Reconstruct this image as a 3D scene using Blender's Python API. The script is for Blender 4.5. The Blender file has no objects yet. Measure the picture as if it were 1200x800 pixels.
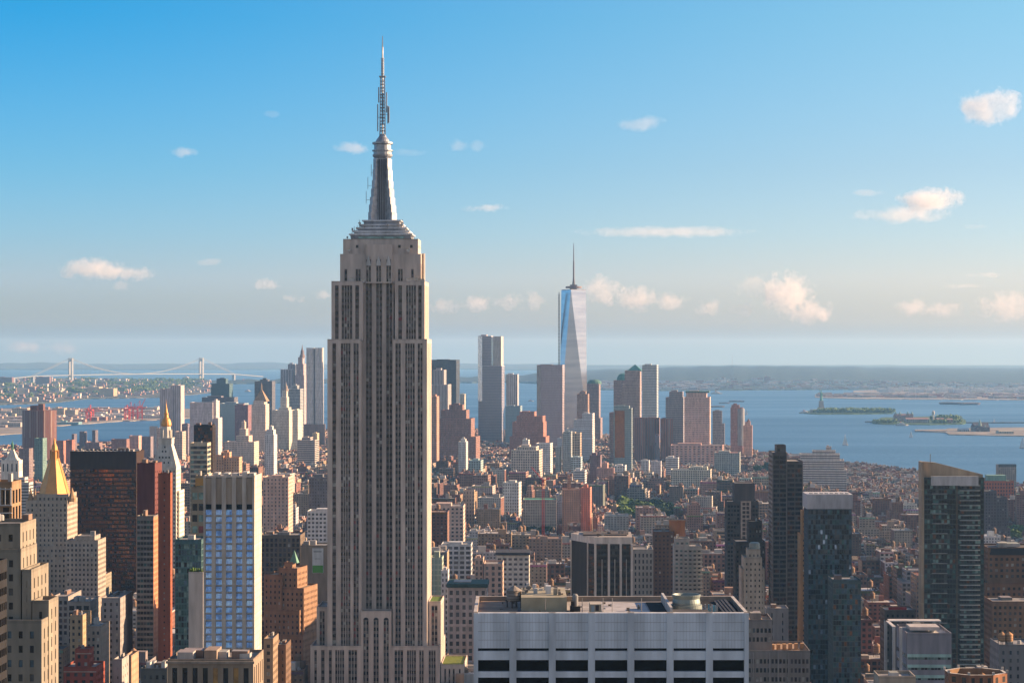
import bpy, math, random
import numpy as np
from mathutils import Vector, Matrix, noise
R_ = random.Random(7)
SC = bpy.context.scene
COL = SC.collection
# ------------------------------------------------------------------ camera, sky, sun, exposure
F = 2650.0            # focal length in pixels of the 1200 px wide photograph
EYE = 255.0           # observation deck height
YE = 409.0            # image row of the eye level
cam_d = bpy.data.cameras.new('camera'); cam = bpy.data.objects.new('camera', cam_d); COL.objects.link(cam)
cam.location = (0, 0, EYE); cam.rotation_euler = (math.pi/2, 0, 0)
cam_d.sensor_width = 36; cam_d.lens = 36*F/1200; cam_d.shift_y = (YE-400)/1200.0
cam_d.clip_start = 1; cam_d.clip_end = 200000
SC.camera = cam
SUN_AZ, SUN_EL = 78.0, 17.0      # degrees right of the view, above the horizon
world = bpy.data.worlds.new("World"); SC.world = world; world.use_nodes = True
nt = world.node_tree; nt.nodes.clear()
wo = nt.nodes.new('ShaderNodeOutputWorld'); bg = nt.nodes.new('ShaderNodeBackground')
sky = nt.nodes.new('ShaderNodeTexSky'); sky.sky_type = 'NISHITA'; sky.sun_disc = False
sky.sun_elevation = math.radians(SUN_EL); sky.sun_rotation = math.radians(SUN_AZ)
sky.altitude = 250; sky.air_density = 1.0; sky.dust_density = 0.6; sky.ozone_density = 3.0
tc = nt.nodes.new('ShaderNodeTexCoord'); sx = nt.nodes.new('ShaderNodeSeparateXYZ')
def sky_ramp(stops):
    r = nt.nodes.new('ShaderNodeValToRGB'); nt.links.new(sx.outputs['Z'], r.inputs[0]); cr = r.color_ramp
    cr.elements[0].position = stops[0][0]; cr.elements[0].color = (*stops[0][1], 1); cr.elements[1].position = stops[-1][0]; cr.elements[1].color = (*stops[-1][1], 1)
    for p_, c_ in stops[1:-1]: cr.elements.new(p_).color = (*c_, 1)
    return r.outputs[0]
nt.links.new(tc.outputs['Generated'], sx.inputs[0])
rL = sky_ramp([(0, (.12, .20, .33)), (.012, (.46, .53, .73)), (.03, (.56, .65, .95)), (.05, (.44, .65, .95)), (.079, (.30, .63, .91)), (.146, (.06, .57, .88)), (.20, (.10, .55, .92)), (.5, (1.0, .85, .78))])
rR = sky_ramp([(0, (.26, .33, .42)), (.012, (.62, .61, .71)), (.03, (.80, .74, .88)), (.05, (.71, .73, .88)), (.079, (.64, .69, .81)), (.146, (.55, .76, .80)), (.20, (.5, .75, .85)), (.5, (1.0, .85, .78))])  # top stop of both ramps: warm tint added overhead for the unlit north faces
mr_ = nt.nodes.new('ShaderNodeMapRange'); mr_.interpolation_type = 'SMOOTHSTEP'; nt.links.new(sx.outputs['X'], mr_.inputs[0]); mr_.inputs[1].default_value = -.26; mr_.inputs[2].default_value = .27
mh = nt.nodes.new('ShaderNodeMix'); mh.data_type = 'RGBA'; nt.links.new(mr_.outputs[0], mh.inputs[0]); nt.links.new(rL, mh.inputs[6]); nt.links.new(rR, mh.inputs[7])
mx = nt.nodes.new('ShaderNodeMix'); mx.data_type = 'RGBA'; mx.blend_type = 'MULTIPLY'; mx.inputs[0].default_value = 1.0
my_ = nt.nodes.new('ShaderNodeMapRange'); nt.links.new(sx.outputs['Y'], my_.inputs[0]); my_.inputs[1].default_value = .3; my_.inputs[2].default_value = -.3
mb_ = nt.nodes.new('ShaderNodeMix'); mb_.data_type = 'RGBA'; nt.links.new(my_.outputs[0], mb_.inputs[0]); nt.links.new(mh.outputs[2], mb_.inputs[6]); mb_.inputs[7].default_value = (1.04, .79, .69, 1)  # warm tint added to the sky behind the camera to warm north faces
nt.links.new(sky.outputs[0], mx.inputs[6]); nt.links.new(mb_.outputs[2], mx.inputs[7])
nt.links.new(mx.outputs[2], bg.inputs[0]); bg.inputs[1].default_value = 0.083
nt.links.new(bg.outputs[0], wo.inputs[0])
sl = bpy.data.lights.new('sun', 'SUN'); sl.energy = 5.0; sl.angle = math.radians(0.53); sl.color = (1.0, .67, .41)
so = bpy.data.objects.new('sun', sl); COL.objects.link(so)
_a, _e = math.radians(SUN_AZ), math.radians(SUN_EL)
SUNV = Vector((math.cos(_e)*math.sin(_a), math.cos(_e)*math.cos(_a), math.sin(_e)))
so.rotation_euler = SUNV.to_track_quat('Z', 'Y').to_euler(); so.location = (500, 0, 900)
SC.view_settings.view_transform = 'Standard'; SC.view_settings.look = 'None'
SC.view_settings.gamma = 1; SC.view_settings.exposure = 1.34
SC.cycles.use_denoising = True
SC.cycles.max_bounces = 5; SC.cycles.diffuse_bounces = 2; SC.cycles.glossy_bounces = 2; SC.cycles.transmission_bounces = 2
SC.cycles.volume_bounces = 4; SC.cycles.volume_step_rate = 1.0; SC.cycles.volume_max_steps = 64
SC.cycles.caustics_reflective = False; SC.cycles.caustics_refractive = False
SC.cycles.sample_clamp_indirect = 4

# ------------------------------------------------------------------ placing
def drop(D): return -D*D/1.486e7                     # the earth's curvature
def wx(px, D): return (px-600.0)/F*D
def wz(py, D): return EYE-(py-YE)/F*D
def gdist(py):                                       # distance of a point at sea level seen on row py
    k = (py-YE)/F; a, b, c = 1/1.486e7, -k, EYE
    disc = b*b-4*a*c
    return 61500.0 if disc < 0 else (-b-math.sqrt(disc))/(2*a)
GR = -math.radians(1.54)                             # the street grid's turn

# ------------------------------------------------------------------ materials
MATS = {}
def nodes(name):
    m = bpy.data.materials.new(name); m.use_nodes = True; t = m.node_tree; t.nodes.clear()
    o = t.nodes.new('ShaderNodeOutputMaterial'); p = t.nodes.new('ShaderNodeBsdfPrincipled')
    t.links.new(p.outputs[0], o.inputs[0]); return m, t, p
def simple(name, col, rough=.8, metal=0, var=.12, scale=.2, spec=.5, bump=0):
    if name in MATS: return MATS[name]
    m, t, p = nodes(name); N = t.nodes.new; L = t.links.new
    p.inputs['Roughness'].default_value = rough; p.inputs['Metallic'].default_value = metal
    p.inputs['Specular IOR Level'].default_value = spec
    g = N('ShaderNodeNewGeometry'); n = N('ShaderNodeTexNoise'); n.inputs['Scale'].default_value = scale; n.inputs['Detail'].default_value = 5
    L(g.outputs['Position'], n.inputs['Vector'])
    mr = N('ShaderNodeMapRange'); mr.inputs[1].default_value = .3; mr.inputs[2].default_value = .7
    mr.inputs[3].default_value = 1-var; mr.inputs[4].default_value = 1+var; L(n.outputs[0], mr.inputs[0])
    v = N('ShaderNodeVectorMath'); v.operation = 'SCALE'; v.inputs[0].default_value = col[:3]; L(mr.outputs[0], v.inputs['Scale'])
    L(v.outputs[0], p.inputs['Base Color'])
    if bump:
        b = N('ShaderNodeBump'); b.inputs['Strength'].default_value = bump; L(n.outputs[0], b.inputs['Height']); L(b.outputs[0], p.inputs['Normal'])
    MATS[name] = m; return m

def facade_material():
    """walls of all buildings: colour, window rhythm and glass colour come from the mesh's attributes, the UV map is in metres"""
    m, t, p = nodes('facade'); N = t.nodes.new; L = t.links.new
    def math_(op, a, b=None, c=None):
        n = N('ShaderNodeMath'); n.operation = op
        for i, x in enumerate((a, b, c)):
            if x is None: continue
            if isinstance(x, (int, float)): n.inputs[i].default_value = x
            else: L(x, n.inputs[i])
        return n.outputs[0]
    uv = N('ShaderNodeUVMap'); uv.uv_map = 'UVMap'; s = N('ShaderNodeSeparateXYZ'); L(uv.outputs[0], s.inputs[0])
    def attr(n, c=False):
        a = N('ShaderNodeAttribute'); a.attribute_name = n
        return a.outputs['Color' if c else 'Vector']
    fp = N('ShaderNodeSeparateXYZ'); L(attr('fp'), fp.inputs[0])     # bay, floor, window width share
    fq = N('ShaderNodeSeparateXYZ'); L(attr('fq'), fq.inputs[0])     # window height share, seed, roughness of glass
    U = math_('DIVIDE', s.outputs[0], fp.outputs[0]); V = math_('DIVIDE', s.outputs[1], fp.outputs[1])
    cu = math_('FLOOR', U); cv = math_('FLOOR', V)
    fu = math_('ABSOLUTE', math_('SUBTRACT', math_('FRACT', U), .5)); fv = math_('ABSOLUTE', math_('SUBTRACT', math_('FRACT', V), .5))
    wu = math_('LESS_THAN', fu, math_('MULTIPLY', fp.outputs[2], .5)); wv = math_('LESS_THAN', fv, math_('MULTIPLY', fq.outputs[0], .5))
    win = math_('MULTIPLY', wu, wv)
    cb = N('ShaderNodeCombineXYZ'); L(cu, cb.inputs[0]); L(cv, cb.inputs[1]); L(fq.outputs[1], cb.inputs[2])
    wn = N('ShaderNodeTexWhiteNoise'); wn.noise_dimensions = '3D'; L(cb.outputs[0], wn.inputs['Vector'])
    blind = math_('POWER', wn.outputs['Value'], 5.0)
    gm = N('ShaderNodeMix'); gm.data_type = 'RGBA'; L(math_('MULTIPLY', blind, math_('MAXIMUM', math_('SUBTRACT', 1.25, math_('MULTIPLY', fp.outputs[2], 1.25)), .08)), gm.inputs[0]); L(attr('gc', True), gm.inputs[6]); gm.inputs[7].default_value = (.42, .42, .38, 1)
    # wall colour with stains and courses
    g = N('ShaderNodeNewGeometry'); mp = N('ShaderNodeMapping'); mp.inputs['Scale'].default_value = (.35, .35, .06); L(g.outputs['Position'], mp.inputs[0])
    n1 = N('ShaderNodeTexNoise'); n1.inputs['Scale'].default_value = 1; n1.inputs['Detail'].default_value = 6; L(mp.outputs[0], n1.inputs['Vector'])
    mr = N('ShaderNodeMapRange'); mr.inputs[1].default_value = .3; mr.inputs[2].default_value = .7; mr.inputs[3].default_value = .58; mr.inputs[4].default_value = .96; L(n1.outputs[0], mr.inputs[0])
    # a belt course every few storeys
    belt = math_('LESS_THAN', math_('FRACT', math_('DIVIDE', s.outputs[1], math_('MULTIPLY', fp.outputs[1], 5.0))), .05)
    lift = math_('ADD', mr.outputs[0], math_('MULTIPLY', belt, .12))
    wc = N('ShaderNodeVectorMath'); wc.operation = 'SCALE'; L(attr('wc', True), wc.inputs[0]); L(lift, wc.inputs['Scale'])
    cm = N('ShaderNodeMix'); cm.data_type = 'RGBA'; L(win, cm.inputs[0]); L(wc.outputs[0], cm.inputs[6]); L(gm.outputs[2], cm.inputs[7])
    L(cm.outputs[2], p.inputs['Base Color'])
    rm = N('ShaderNodeMix'); rm.data_type = 'FLOAT'; L(win, rm.inputs[0]); rm.inputs[2].default_value = .9; L(fq.outputs[2], rm.inputs[3])
    L(rm.outputs[0], p.inputs['Roughness'])
    sp = N('ShaderNodeMapRange'); L(win, sp.inputs[0]); sp.inputs[3].default_value = .25; sp.inputs[4].default_value = .6; L(sp.outputs[0], p.inputs['Specular IOR Level'])
    b = N('ShaderNodeBump'); b.inputs['Strength'].default_value = .5; b.inputs['Distance'].default_value = .3; b.invert = True; L(win, b.inputs['Height']); L(b.outputs[0], p.inputs['Normal'])
    return m
FAC = facade_material()
def glass(name, col, rough=.12, metal=0, spec=.5):
    if name in MATS: return MATS[name]
    m, t, p = nodes(name); p.inputs['Specular IOR Level'].default_value = spec; N = t.nodes.new; L = t.links.new
    p.inputs['Roughness'].default_value = rough; p.inputs['Metallic'].default_value = metal; p.inputs['IOR'].default_value = 1.5
    g = N('ShaderNodeNewGeometry'); n = N('ShaderNodeTexNoise'); n.inputs['Scale'].default_value = .35; n.inputs['Detail'].default_value = 2; L(g.outputs['Position'], n.inputs['Vector'])
    mr = N('ShaderNodeMapRange'); mr.inputs[1].default_value = .35; mr.inputs[2].default_value = .65; mr.inputs[3].default_value = .6; mr.inputs[4].default_value = 1.4; L(n.outputs[0], mr.inputs[0])
    v = N('ShaderNodeVectorMath'); v.operation = 'SCALE'; v.inputs[0].default_value = col; L(mr.outputs[0], v.inputs['Scale']); L(v.outputs[0], p.inputs['Base Color'])
    b = N('ShaderNodeBump'); b.inputs['Strength'].default_value = .25; b.inputs['Distance'].default_value = .05 if metal < .5 else .12; L(n.outputs[0], b.inputs['Height']); L(b.outputs[0], p.inputs['Normal'])
    MATS[name] = m; return m
GL = dict(dark=glass('glass_dark', (.014, .015, .018), .12, 0, .35), mid=glass('glass_grey', (.06, .065, .07)), blind=glass('window_blind', (.3, .29, .26), .5),
          red=glass('window_red', (.16, .02, .02), .5), blue=glass('glass_blue', (.42, .60, .90), .2, .7), blue2=glass('glass_pale_blue', (.62, .74, .95), .2, .7),
          sky=glass('glass_sky', (.06, .11, .16), .15, .35), bronze=glass('glass_bronze', (.13, .06, .03), .18, .55), bronze2=glass('glass_bronze_warm', (.22, .10, .04), .2, .6),
          teal=glass('glass_teal', (.05, .12, .13), .15, .4), teal2=glass('glass_light_teal', (.15, .25, .25), .25, .3), amber=glass('window_amber', (.35, .2, .06), .3), black=glass('glass_black', (.003, .004, .006), .3, 0, .15))

# ------------------------------------------------------------------ mesh building
NOFP = (3.0, 3.5, 0.0)
class MB:
    """collects polygons; build() links them as one mesh object"""
    def __init__(s): s.v = []; s.f = []; s.uv = []; s.wc = []; s.gc = []; s.fp = []; s.fq = []; s.mi = []; s.mats = []
    def poly(s, pts, uv=None, wc=(.4, .4, .4), fp=NOFP, fq=(.5, 0, .2), gc=(.02, .022, .026), mat=0):
        b = len(s.v); s.v.extend(pts); s.f.append(tuple(range(b, b+len(pts))))
        s.uv.extend(uv if uv else [(0., 0.)]*len(pts)); s.wc.append(wc); s.gc.append(gc); s.fp.append(fp); s.fq.append(fq); s.mi.append(mat)
    def box(s, x0, x1, y0, y1, z0, z1, wc=(.4, .4, .4), top=None, bottom=False, mat=0, **k):
        a = (x0, y0); b = (x1, y0); c = (x1, y1); d = (x0, y1)
        for p, q in ((a, b), (b, c), (c, d), (d, a)):
            s.wall(p, q, z0, z1, wc, mat=mat, **k)
        s.poly([(x0, y0, z1), (x1, y0, z1), (x1, y1, z1), (x0, y1, z1)], wc=top or wc, mat=mat)
        if bottom: s.poly([(x0, y1, z0), (x1, y1, z0), (x1, y0, z0), (x0, y0, z0)], wc=wc, mat=mat)
    def wall(s, p, q, z0, z1, wc=(.4, .4, .4), fp=NOFP, fq=(.5, 0, .2), gc=(.02, .022, .026), mat=0):
        L = math.hypot(q[0]-p[0], q[1]-p[1]); n = max(1, round(L/fp[0])); sc = n*fp[0]/L
        h = z1-z0; pz = fp[1]
        s.poly([(p[0], p[1], z0), (q[0], q[1], z0), (q[0], q[1], z1), (p[0], p[1], z1)],
               [(0, -h), (L*sc, -h), (L*sc, 0), (0, 0)], wc, fp, fq, gc, mat)
    def prism(s, pts, z0, z1, wc=(.4, .4, .4), top=None, pts1=None, mat=0, cap=True, **k):
        n = len(pts); P1 = pts1 or pts
        for i in range(n):
            j = (i+1) % n
            if pts1 is None: s.wall(pts[i], pts[j], z0, z1, wc, mat=mat, **k)
            else:
                L = math.hypot(pts[j][0]-pts[i][0], pts[j][1]-pts[i][1])
                s.poly([(*pts[i], z0), (*pts[j], z0), (*P1[j], z1), (*P1[i], z1)], [(0, z0-z1), (L, z0-z1), (L, 0), (0, 0)], wc, mat=mat, **k)
        if cap: s.poly([(*p, z1) for p in P1], wc=top or wc, mat=mat)
    def ring(s, cx, cy, r, n, rot=0, sy=1): return [(cx+r*math.cos(rot+2*math.pi*i/n), cy+sy*r*math.sin(rot+2*math.pi*i/n)) for i in range(n)]
    def lathe(s, cx, cy, prof, n=12, wc=(.4, .4, .4), rot=0, mat=0):
        for (r0, z0), (r1, z1) in zip(prof, prof[1:]):
            s.prism(s.ring(cx, cy, max(r0, .01), n, rot), z0, z1, wc, pts1=s.ring(cx, cy, max(r1, .01), n, rot), cap=False, mat=mat)
        s.poly([(*p, prof[-1][1]) for p in s.ring(cx, cy, max(prof[-1][0], .01), n, rot)], wc=wc, mat=mat)
    def tube(s, a, b, r, n=5, wc=(.4, .4, .4), mat=0, r1=None):
        a = Vector(a); b = Vector(b); d = (b-a).normalized(); u = d.orthogonal().normalized(); w = d.cross(u); r1 = r if r1 is None else r1
        A = [a+(u*math.cos(2*math.pi*i/n)+w*math.sin(2*math.pi*i/n))*r for i in range(n)]
        B = [b+(u*math.cos(2*math.pi*i/n)+w*math.sin(2*math.pi*i/n))*r1 for i in range(n)]
        for i in range(n):
            j = (i+1) % n; s.poly([tuple(A[i]), tuple(A[j]), tuple(B[j]), tuple(B[i])], wc=wc, mat=mat)
        s.poly([tuple(p) for p in B], wc=wc, mat=mat); s.poly([tuple(p) for p in reversed(A)], wc=wc, mat=mat)
    def build(s, name, mats=None, parent=None, smooth=False):
        me = bpy.data.meshes.new(name)
        mats = [FAC] if mats is None else (mats if isinstance(mats, list) else [mats])
        nv = len(s.v); nf = len(s.f)
        if nf:
            lens = np.fromiter((len(f) for f in s.f), np.int32, nf); tot = int(lens.sum())
            me.vertices.add(nv); me.vertices.foreach_set('co', np.asarray(s.v, np.float32).ravel())
            me.loops.add(tot); me.loops.foreach_set('vertex_index', np.arange(tot, dtype=np.int32))
            me.polygons.add(nf); me.polygons.foreach_set('loop_start', np.concatenate(([0], np.cumsum(lens)[:-1])).astype(np.int32))
            me.polygons.foreach_set('material_index', np.asarray(s.mi, np.int32))
            me.update(calc_edges=True)
            if FAC in mats:
                uvl = me.uv_layers.new(name='UVMap'); uvl.data.foreach_set('uv', np.asarray(s.uv, np.float32).ravel())
                for nm, arr in (('wc', s.wc), ('gc', s.gc)):
                    a = me.attributes.new(nm, 'FLOAT_COLOR', 'CORNER'); A = np.ones((nf, 4), np.float32); A[:, :3] = np.asarray(arr, np.float32)[:, :3]
                    a.data.foreach_set('color', np.repeat(A, lens, axis=0).ravel())
                for nm, arr in (('fp', s.fp), ('fq', s.fq)):
                    a = me.attributes.new(nm, 'FLOAT_VECTOR', 'CORNER'); a.data.foreach_set('vector', np.repeat(np.asarray(arr, np.float32), lens, axis=0).ravel())
        for m in mats: me.materials.append(m)
        o = bpy.data.objects.new(name, me); COL.objects.link(o)
        if parent: o.parent = parent
        return o
def weld(o, d=.001):
    import bmesh
    bm = bmesh.new(); bm.from_mesh(o.data); bmesh.ops.remove_doubles(bm, verts=bm.verts, dist=d); bm.to_mesh(o.data); bm.free()
def tag(o, label, cat, group=None, kind=None):
    if label: o['label'] = label
    if cat: o['category'] = cat
    if group: o['group'] = group
    if kind: o['kind'] = kind
    return o
def empty(name, loc, rz, label, cat, group=None):
    o = bpy.data.objects.new(name, None); COL.objects.link(o); o.location = loc; o.rotation_euler = (0, 0, rz); o.empty_display_size = 5
    return tag(o, label, cat, group)
def struct(o): o['kind'] = 'structure'; return o
def stuff(o, label=None): o['kind'] = 'stuff'; return tag(o, label, None)
def jit(c, a=.12, r=R_): k = 1+r.uniform(-a, a); return tuple(max(0, x*k*(1+r.uniform(-a, a)*.25)) for x in c)
# ------------------------------------------------------------------ water, land, hills
def fnoise(x, y, s, z=0.0): return noise.noise((x/s, y/s, z))
def surface_material(name, a, b, scale, rough=.95, detail=8, bump=0):
    m, t, p = nodes(name); N = t.nodes.new; L = t.links.new
    g = N('ShaderNodeNewGeometry'); n = N('ShaderNodeTexNoise'); n.inputs['Scale'].default_value = scale; n.inputs['Detail'].default_value = detail; n.inputs['Roughness'].default_value = .75
    L(g.outputs['Position'], n.inputs['Vector']); r = N('ShaderNodeValToRGB'); r.color_ramp.elements[0].position = .38; r.color_ramp.elements[1].position = .62
    r.color_ramp.elements[0].color = (*a, 1); r.color_ramp.elements[1].color = (*b, 1); L(n.outputs[0], r.inputs[0]); L(r.outputs[0], p.inputs['Base Color'])
    p.inputs['Roughness'].default_value = rough; p.inputs['Specular IOR Level'].default_value = .2
    return m
def water_material():
    m, t, p = nodes('bay_water'); N = t.nodes.new; L = t.links.new
    g = N('ShaderNodeNewGeometry')
    mp = N('ShaderNodeMapping'); mp.inputs['Scale'].default_value = (.0006, .0022, 1); mp.inputs['Rotation'].default_value = (0, 0, .12); L(g.outputs['Position'], mp.inputs[0])
    n = N('ShaderNodeTexNoise'); n.inputs['Scale'].default_value = 1; n.inputs['Detail'].default_value = 7; L(mp.outputs[0], n.inputs['Vector'])
    r = N('ShaderNodeValToRGB'); r.color_ramp.elements[0].position = .35; r.color_ramp.elements[1].position = .68
    r.color_ramp.elements[0].color = (.045, .135, .26, 1); r.color_ramp.elements[1].color = (.065, .17, .31, 1); L(n.outputs[0], r.inputs[0]); L(r.outputs[0], p.inputs['Base Color'])
    rr = N('ShaderNodeMapRange'); L(n.outputs[0], rr.inputs[0]); rr.inputs[1].default_value = .35; rr.inputs[2].default_value = .65; rr.inputs[3].default_value = .5; rr.inputs[4].default_value = .36; L(rr.outputs[0], p.inputs['Roughness'])
    w = N('ShaderNodeTexNoise'); w.inputs['Scale'].default_value = .06; w.inputs['Detail'].default_value = 4; L(g.outputs['Position'], w.inputs['Vector'])
    b = N('ShaderNodeBump'); b.inputs['Strength'].default_value = .9; b.inputs['Distance'].default_value = 4.0; L(w.outputs[0], b.inputs['Height']); L(b.outputs[0], p.inputs['Normal'])
    p.inputs['IOR'].default_value = 1.33
    return m
def polar(name, mat, px0, px1, npx, D0, D1, nD, zf, log=True):
    ks = np.linspace(px0, px1, npx); Ds = np.geomspace(D0, D1, nD) if log else np.linspace(D0, D1, nD)
    mb = MB(); V = []; 
    for D in Ds:
        for k in ks: V.append((wx(k, D), D, zf(k, D)))
    me = bpy.data.meshes.new(name); fs = []
    for i in range(nD-1):
        for j in range(npx-1):
            a = i*npx+j; fs.append((a, a+1, a+npx+1, a+npx))
    me.from_pydata(V, [], fs); me.materials.append(mat)
    o = bpy.data.objects.new(name, me); COL.objects.link(o); return struct(o)
polar('water', water_material(), -1500, 3200, 48, 400, 75000, 120, lambda k, D: drop(D))
def lerp(tab, x):
    if x <= tab[0][0]: return tab[0][1:]
    for a, b in zip(tab, tab[1:]):
        if x <= b[0]:
            t = (x-a[0])/(b[0]-a[0]); return tuple(a[i]+(b[i]-a[i])*t for i in range(1, len(a)))
    return tab[-1][1:]
def land(name, mat, cols, h0=2.5, hill=None, nD=14, step=6, rough=0, dist=False, seed=0):
    """a coast-to-coast sheet; cols: (px, near row, far row) of its shores at sea level (or distances)"""
    x0, x1 = cols[0][0], cols[-1][0]; ks = np.arange(x0, x1+.1, step); V = []; fs = []
    for k in ks:
        n_, f_ = lerp(cols, k); Dn, Df = (n_, f_) if dist else (gdist(n_), gdist(f_))
        w = 1+rough*fnoise(k, seed*31.7, 13.0)+rough*.5*fnoise(k, seed*11.1+5, 4.0); Dn *= w; Df *= 1+rough*.7*fnoise(k, seed*17.3+9, 11.0)
        Df = max(Df, Dn*1.002)
        V.append((wx(k, Dn), Dn, drop(Dn)-3))
        for i in range(nD+1):
            t = i/nD; D = Dn*(Df/Dn)**t
            edge = min(1, (k-x0)/18+.02, (x1-k)/18+.02)
            h = h0+(hill(k, D, t)*edge if hill else 0)
            V.append((wx(k, D), D, drop(D)+h))
        V.append((wx(k, Df), Df, drop(Df)-3))
    m = nD+3
    for i in range(len(ks)-1):
        for j in range(m-1):
            a = i*m+j; fs.append((a, a+m, a+m+1, a+1))
    me = bpy.data.meshes.new(name); me.from_pydata(V, [], fs); me.materials.append(mat)
    o = bpy.data.objects.new(name, me); COL.objects.link(o); return struct(o)
asphalt = surface_material('street_asphalt', (.04, .04, .042), (.075, .072, .07), .05)
lowland = surface_material('far_ground', (.035, .06, .03), (.16, .14, .12), .006)
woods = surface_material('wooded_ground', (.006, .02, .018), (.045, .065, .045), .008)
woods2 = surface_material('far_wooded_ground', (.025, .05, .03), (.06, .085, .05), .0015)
park = surface_material('park_grass', (.04, .09, .025), (.07, .12, .04), .02)
docks = surface_material('dock_ground', (.16, .15, .13), (.34, .31, .27), .01)
# Manhattan
MAN = [(-1400, 350, 3300), (-900, 350, 4706), (-179, 350, 5338), (60, 350, 5900), (156, 350, 6121), (427, 350, 7041), (513, 350, 7158), (640, 350, 6850), (816, 350, 6032), (900, 350, 5500), (1000, 350, 4950), (1163, 350, 4240), (1400, 350, 3700), (2406, 350, 2347)]
land('manhattan_ground', asphalt, MAN, h0=3, dist=True, nD=40, step=20)
def man_far(px): return lerp(MAN, px)[1]
# Brooklyn, from the near docks to the far point
land('brooklyn_dock_ground', docks, [(-300, 522, 480), (-20, 511, 479), (30, 508, 479), (62, 500, 478), (95, 497, 478.5), (130, 494.5, 478), (190, 492, 479), (260, 488, 480)], step=4, rough=.006, seed=1)
land('brooklyn_ground', lowland, [(-300, 474, 445), (0, 474.5, 443.2), (60, 472.5, 443), (100, 467.5, 443.5), (190, 466, 445), (215, 463.5, 446.5), (240, 461, 448.5), (248, 460.5, 449.5)], step=4, rough=.008, seed=2,
     hill=lambda k, D, t: 26*math.sin(math.pi*t)*(1+fnoise(wx(k, D), D, 900)))
# far shore of the lower bay
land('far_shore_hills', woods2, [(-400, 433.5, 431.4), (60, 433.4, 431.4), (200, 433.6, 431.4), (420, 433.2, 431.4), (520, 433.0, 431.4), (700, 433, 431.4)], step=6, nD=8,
     hill=lambda k, D, t: (105+40*fnoise(k, 3, 90)+18*fnoise(k, 8, 22))*min(1, t*2.2+.12))
land('bay_entrance_shore', woods, [(232, 449.8, 448.2), (262, 450.4, 446.8), (330, 449.2, 446), (420, 449.5, 445), (520, 449, 443), (600, 448.6, 441), (690, 451.5, 439)], step=3, rough=.006, seed=3,
     hill=lambda k, D, t: (24+20*fnoise(k, 1, 20)+max(0, (k-500))*.25)*math.sin(math.pi*min(1, t*1.2+.08)))
# Staten Island ridge and the New Jersey lowland
def si_hill(k, D, t):
    ridge = lerp([(600, 20), (690, 52), (760, 78), (800, 92), (860, 108), (905, 98), (960, 92), (1050, 70), (1120, 62), (1250, 58), (1500, 40)], k)[0]
    prof = min(1, max(0, (t-.04)/.42))**.8 if t < .62 else 1-(t-.62)*.7
    return max(0, prof)*(ridge+14*fnoise(k, 5, 24)+7*fnoise(wx(k, D), D, 500)+5*fnoise(wx(k, D), D, 170))
land('staten_island_hills', woods, [(640, 451.5, 441), (690, 456.5, 437), (760, 458, 435), (860, 457.5, 434.5), (950, 456.8, 434), (1040, 456.5, 433.5), (1120, 455.5, 433), (1400, 454, 433)], step=3, nD=36, hill=si_hill, rough=.006, seed=4)
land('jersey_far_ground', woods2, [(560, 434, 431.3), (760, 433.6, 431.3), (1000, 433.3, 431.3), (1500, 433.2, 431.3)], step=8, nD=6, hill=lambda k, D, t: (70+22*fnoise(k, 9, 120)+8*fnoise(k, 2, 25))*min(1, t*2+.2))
land('long_pier_ground', docks, [(955, 466, 462.6), (1000, 467.6, 461.5), (1080, 468.2, 461.8), (1200, 469, 462), (1500, 470, 462)], step=3, rough=.003, seed=5)
land('tank_farm_ground', docks, [(1000, 460, 458), (1040, 461, 456.5), (1200, 462.5, 455), (1500, 464, 455)], step=4, rough=.003, seed=6)
land('statue_island_ground', park, [(942, 484.6, 482.6), (958, 485.6, 480.5), (1000, 485.6, 479.7), (1046, 484.8, 482.8)], step=2, rough=.001, seed=7, h0=2.5, nD=6)
land('museum_island_ground', park, [(1022, 496.0, 494.4), (1034, 497.4, 489.6), (1090, 497.8, 488.6), (1128, 497.2, 490.6), (1133, 496, 493.6)], step=2, rough=.001, seed=8, nD=6)
land('rail_pier_ground', docks, [(1072, 505.6, 504.0), (1108, 507.0, 503.6), (1112, 509.6, 502.6), (1170, 510.8, 501.6), (1300, 513, 500)], step=2, rough=0, seed=9, nD=6)
# ------------------------------------------------------------------ air and clouds
def haze():
    m = bpy.data.materials.new('haze_air'); m.use_nodes = True; t = m.node_tree; t.nodes.clear()
    o = t.nodes.new('ShaderNodeOutputMaterial'); v = t.nodes.new('ShaderNodeVolumePrincipled')
    v.inputs['Color'].default_value = (.22, .50, .88, 1); v.inputs['Absorption Color'].default_value = (.68, .46, .22, 1); v.inputs['Density'].default_value = HAZE; v.inputs['Anisotropy'].default_value = .25
    t.links.new(v.outputs[0], o.inputs['Volume'])
    me = bpy.data.meshes.new('haze'); x, y0, y1, z0, z1 = 42000, -3000, 76000, drop(75000)-1.5, 562
    vs = [(a, b, c) for a in (-x, x) for b in (y0, y1) for c in (z0, z1)]
    me.from_pydata(vs, [], [(0, 1, 3, 2), (4, 6, 7, 5), (0, 4, 5, 1), (2, 3, 7, 6), (0, 2, 6, 4), (1, 5, 7, 3)]); me.materials.append(m)
    ob = bpy.data.objects.new('haze', me); COL.objects.link(ob); ob['kind'] = 'stuff'; ob['label'] = 'pale blue air haze over the whole city and bay'
HAZE = 3.3e-5
haze()
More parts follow.
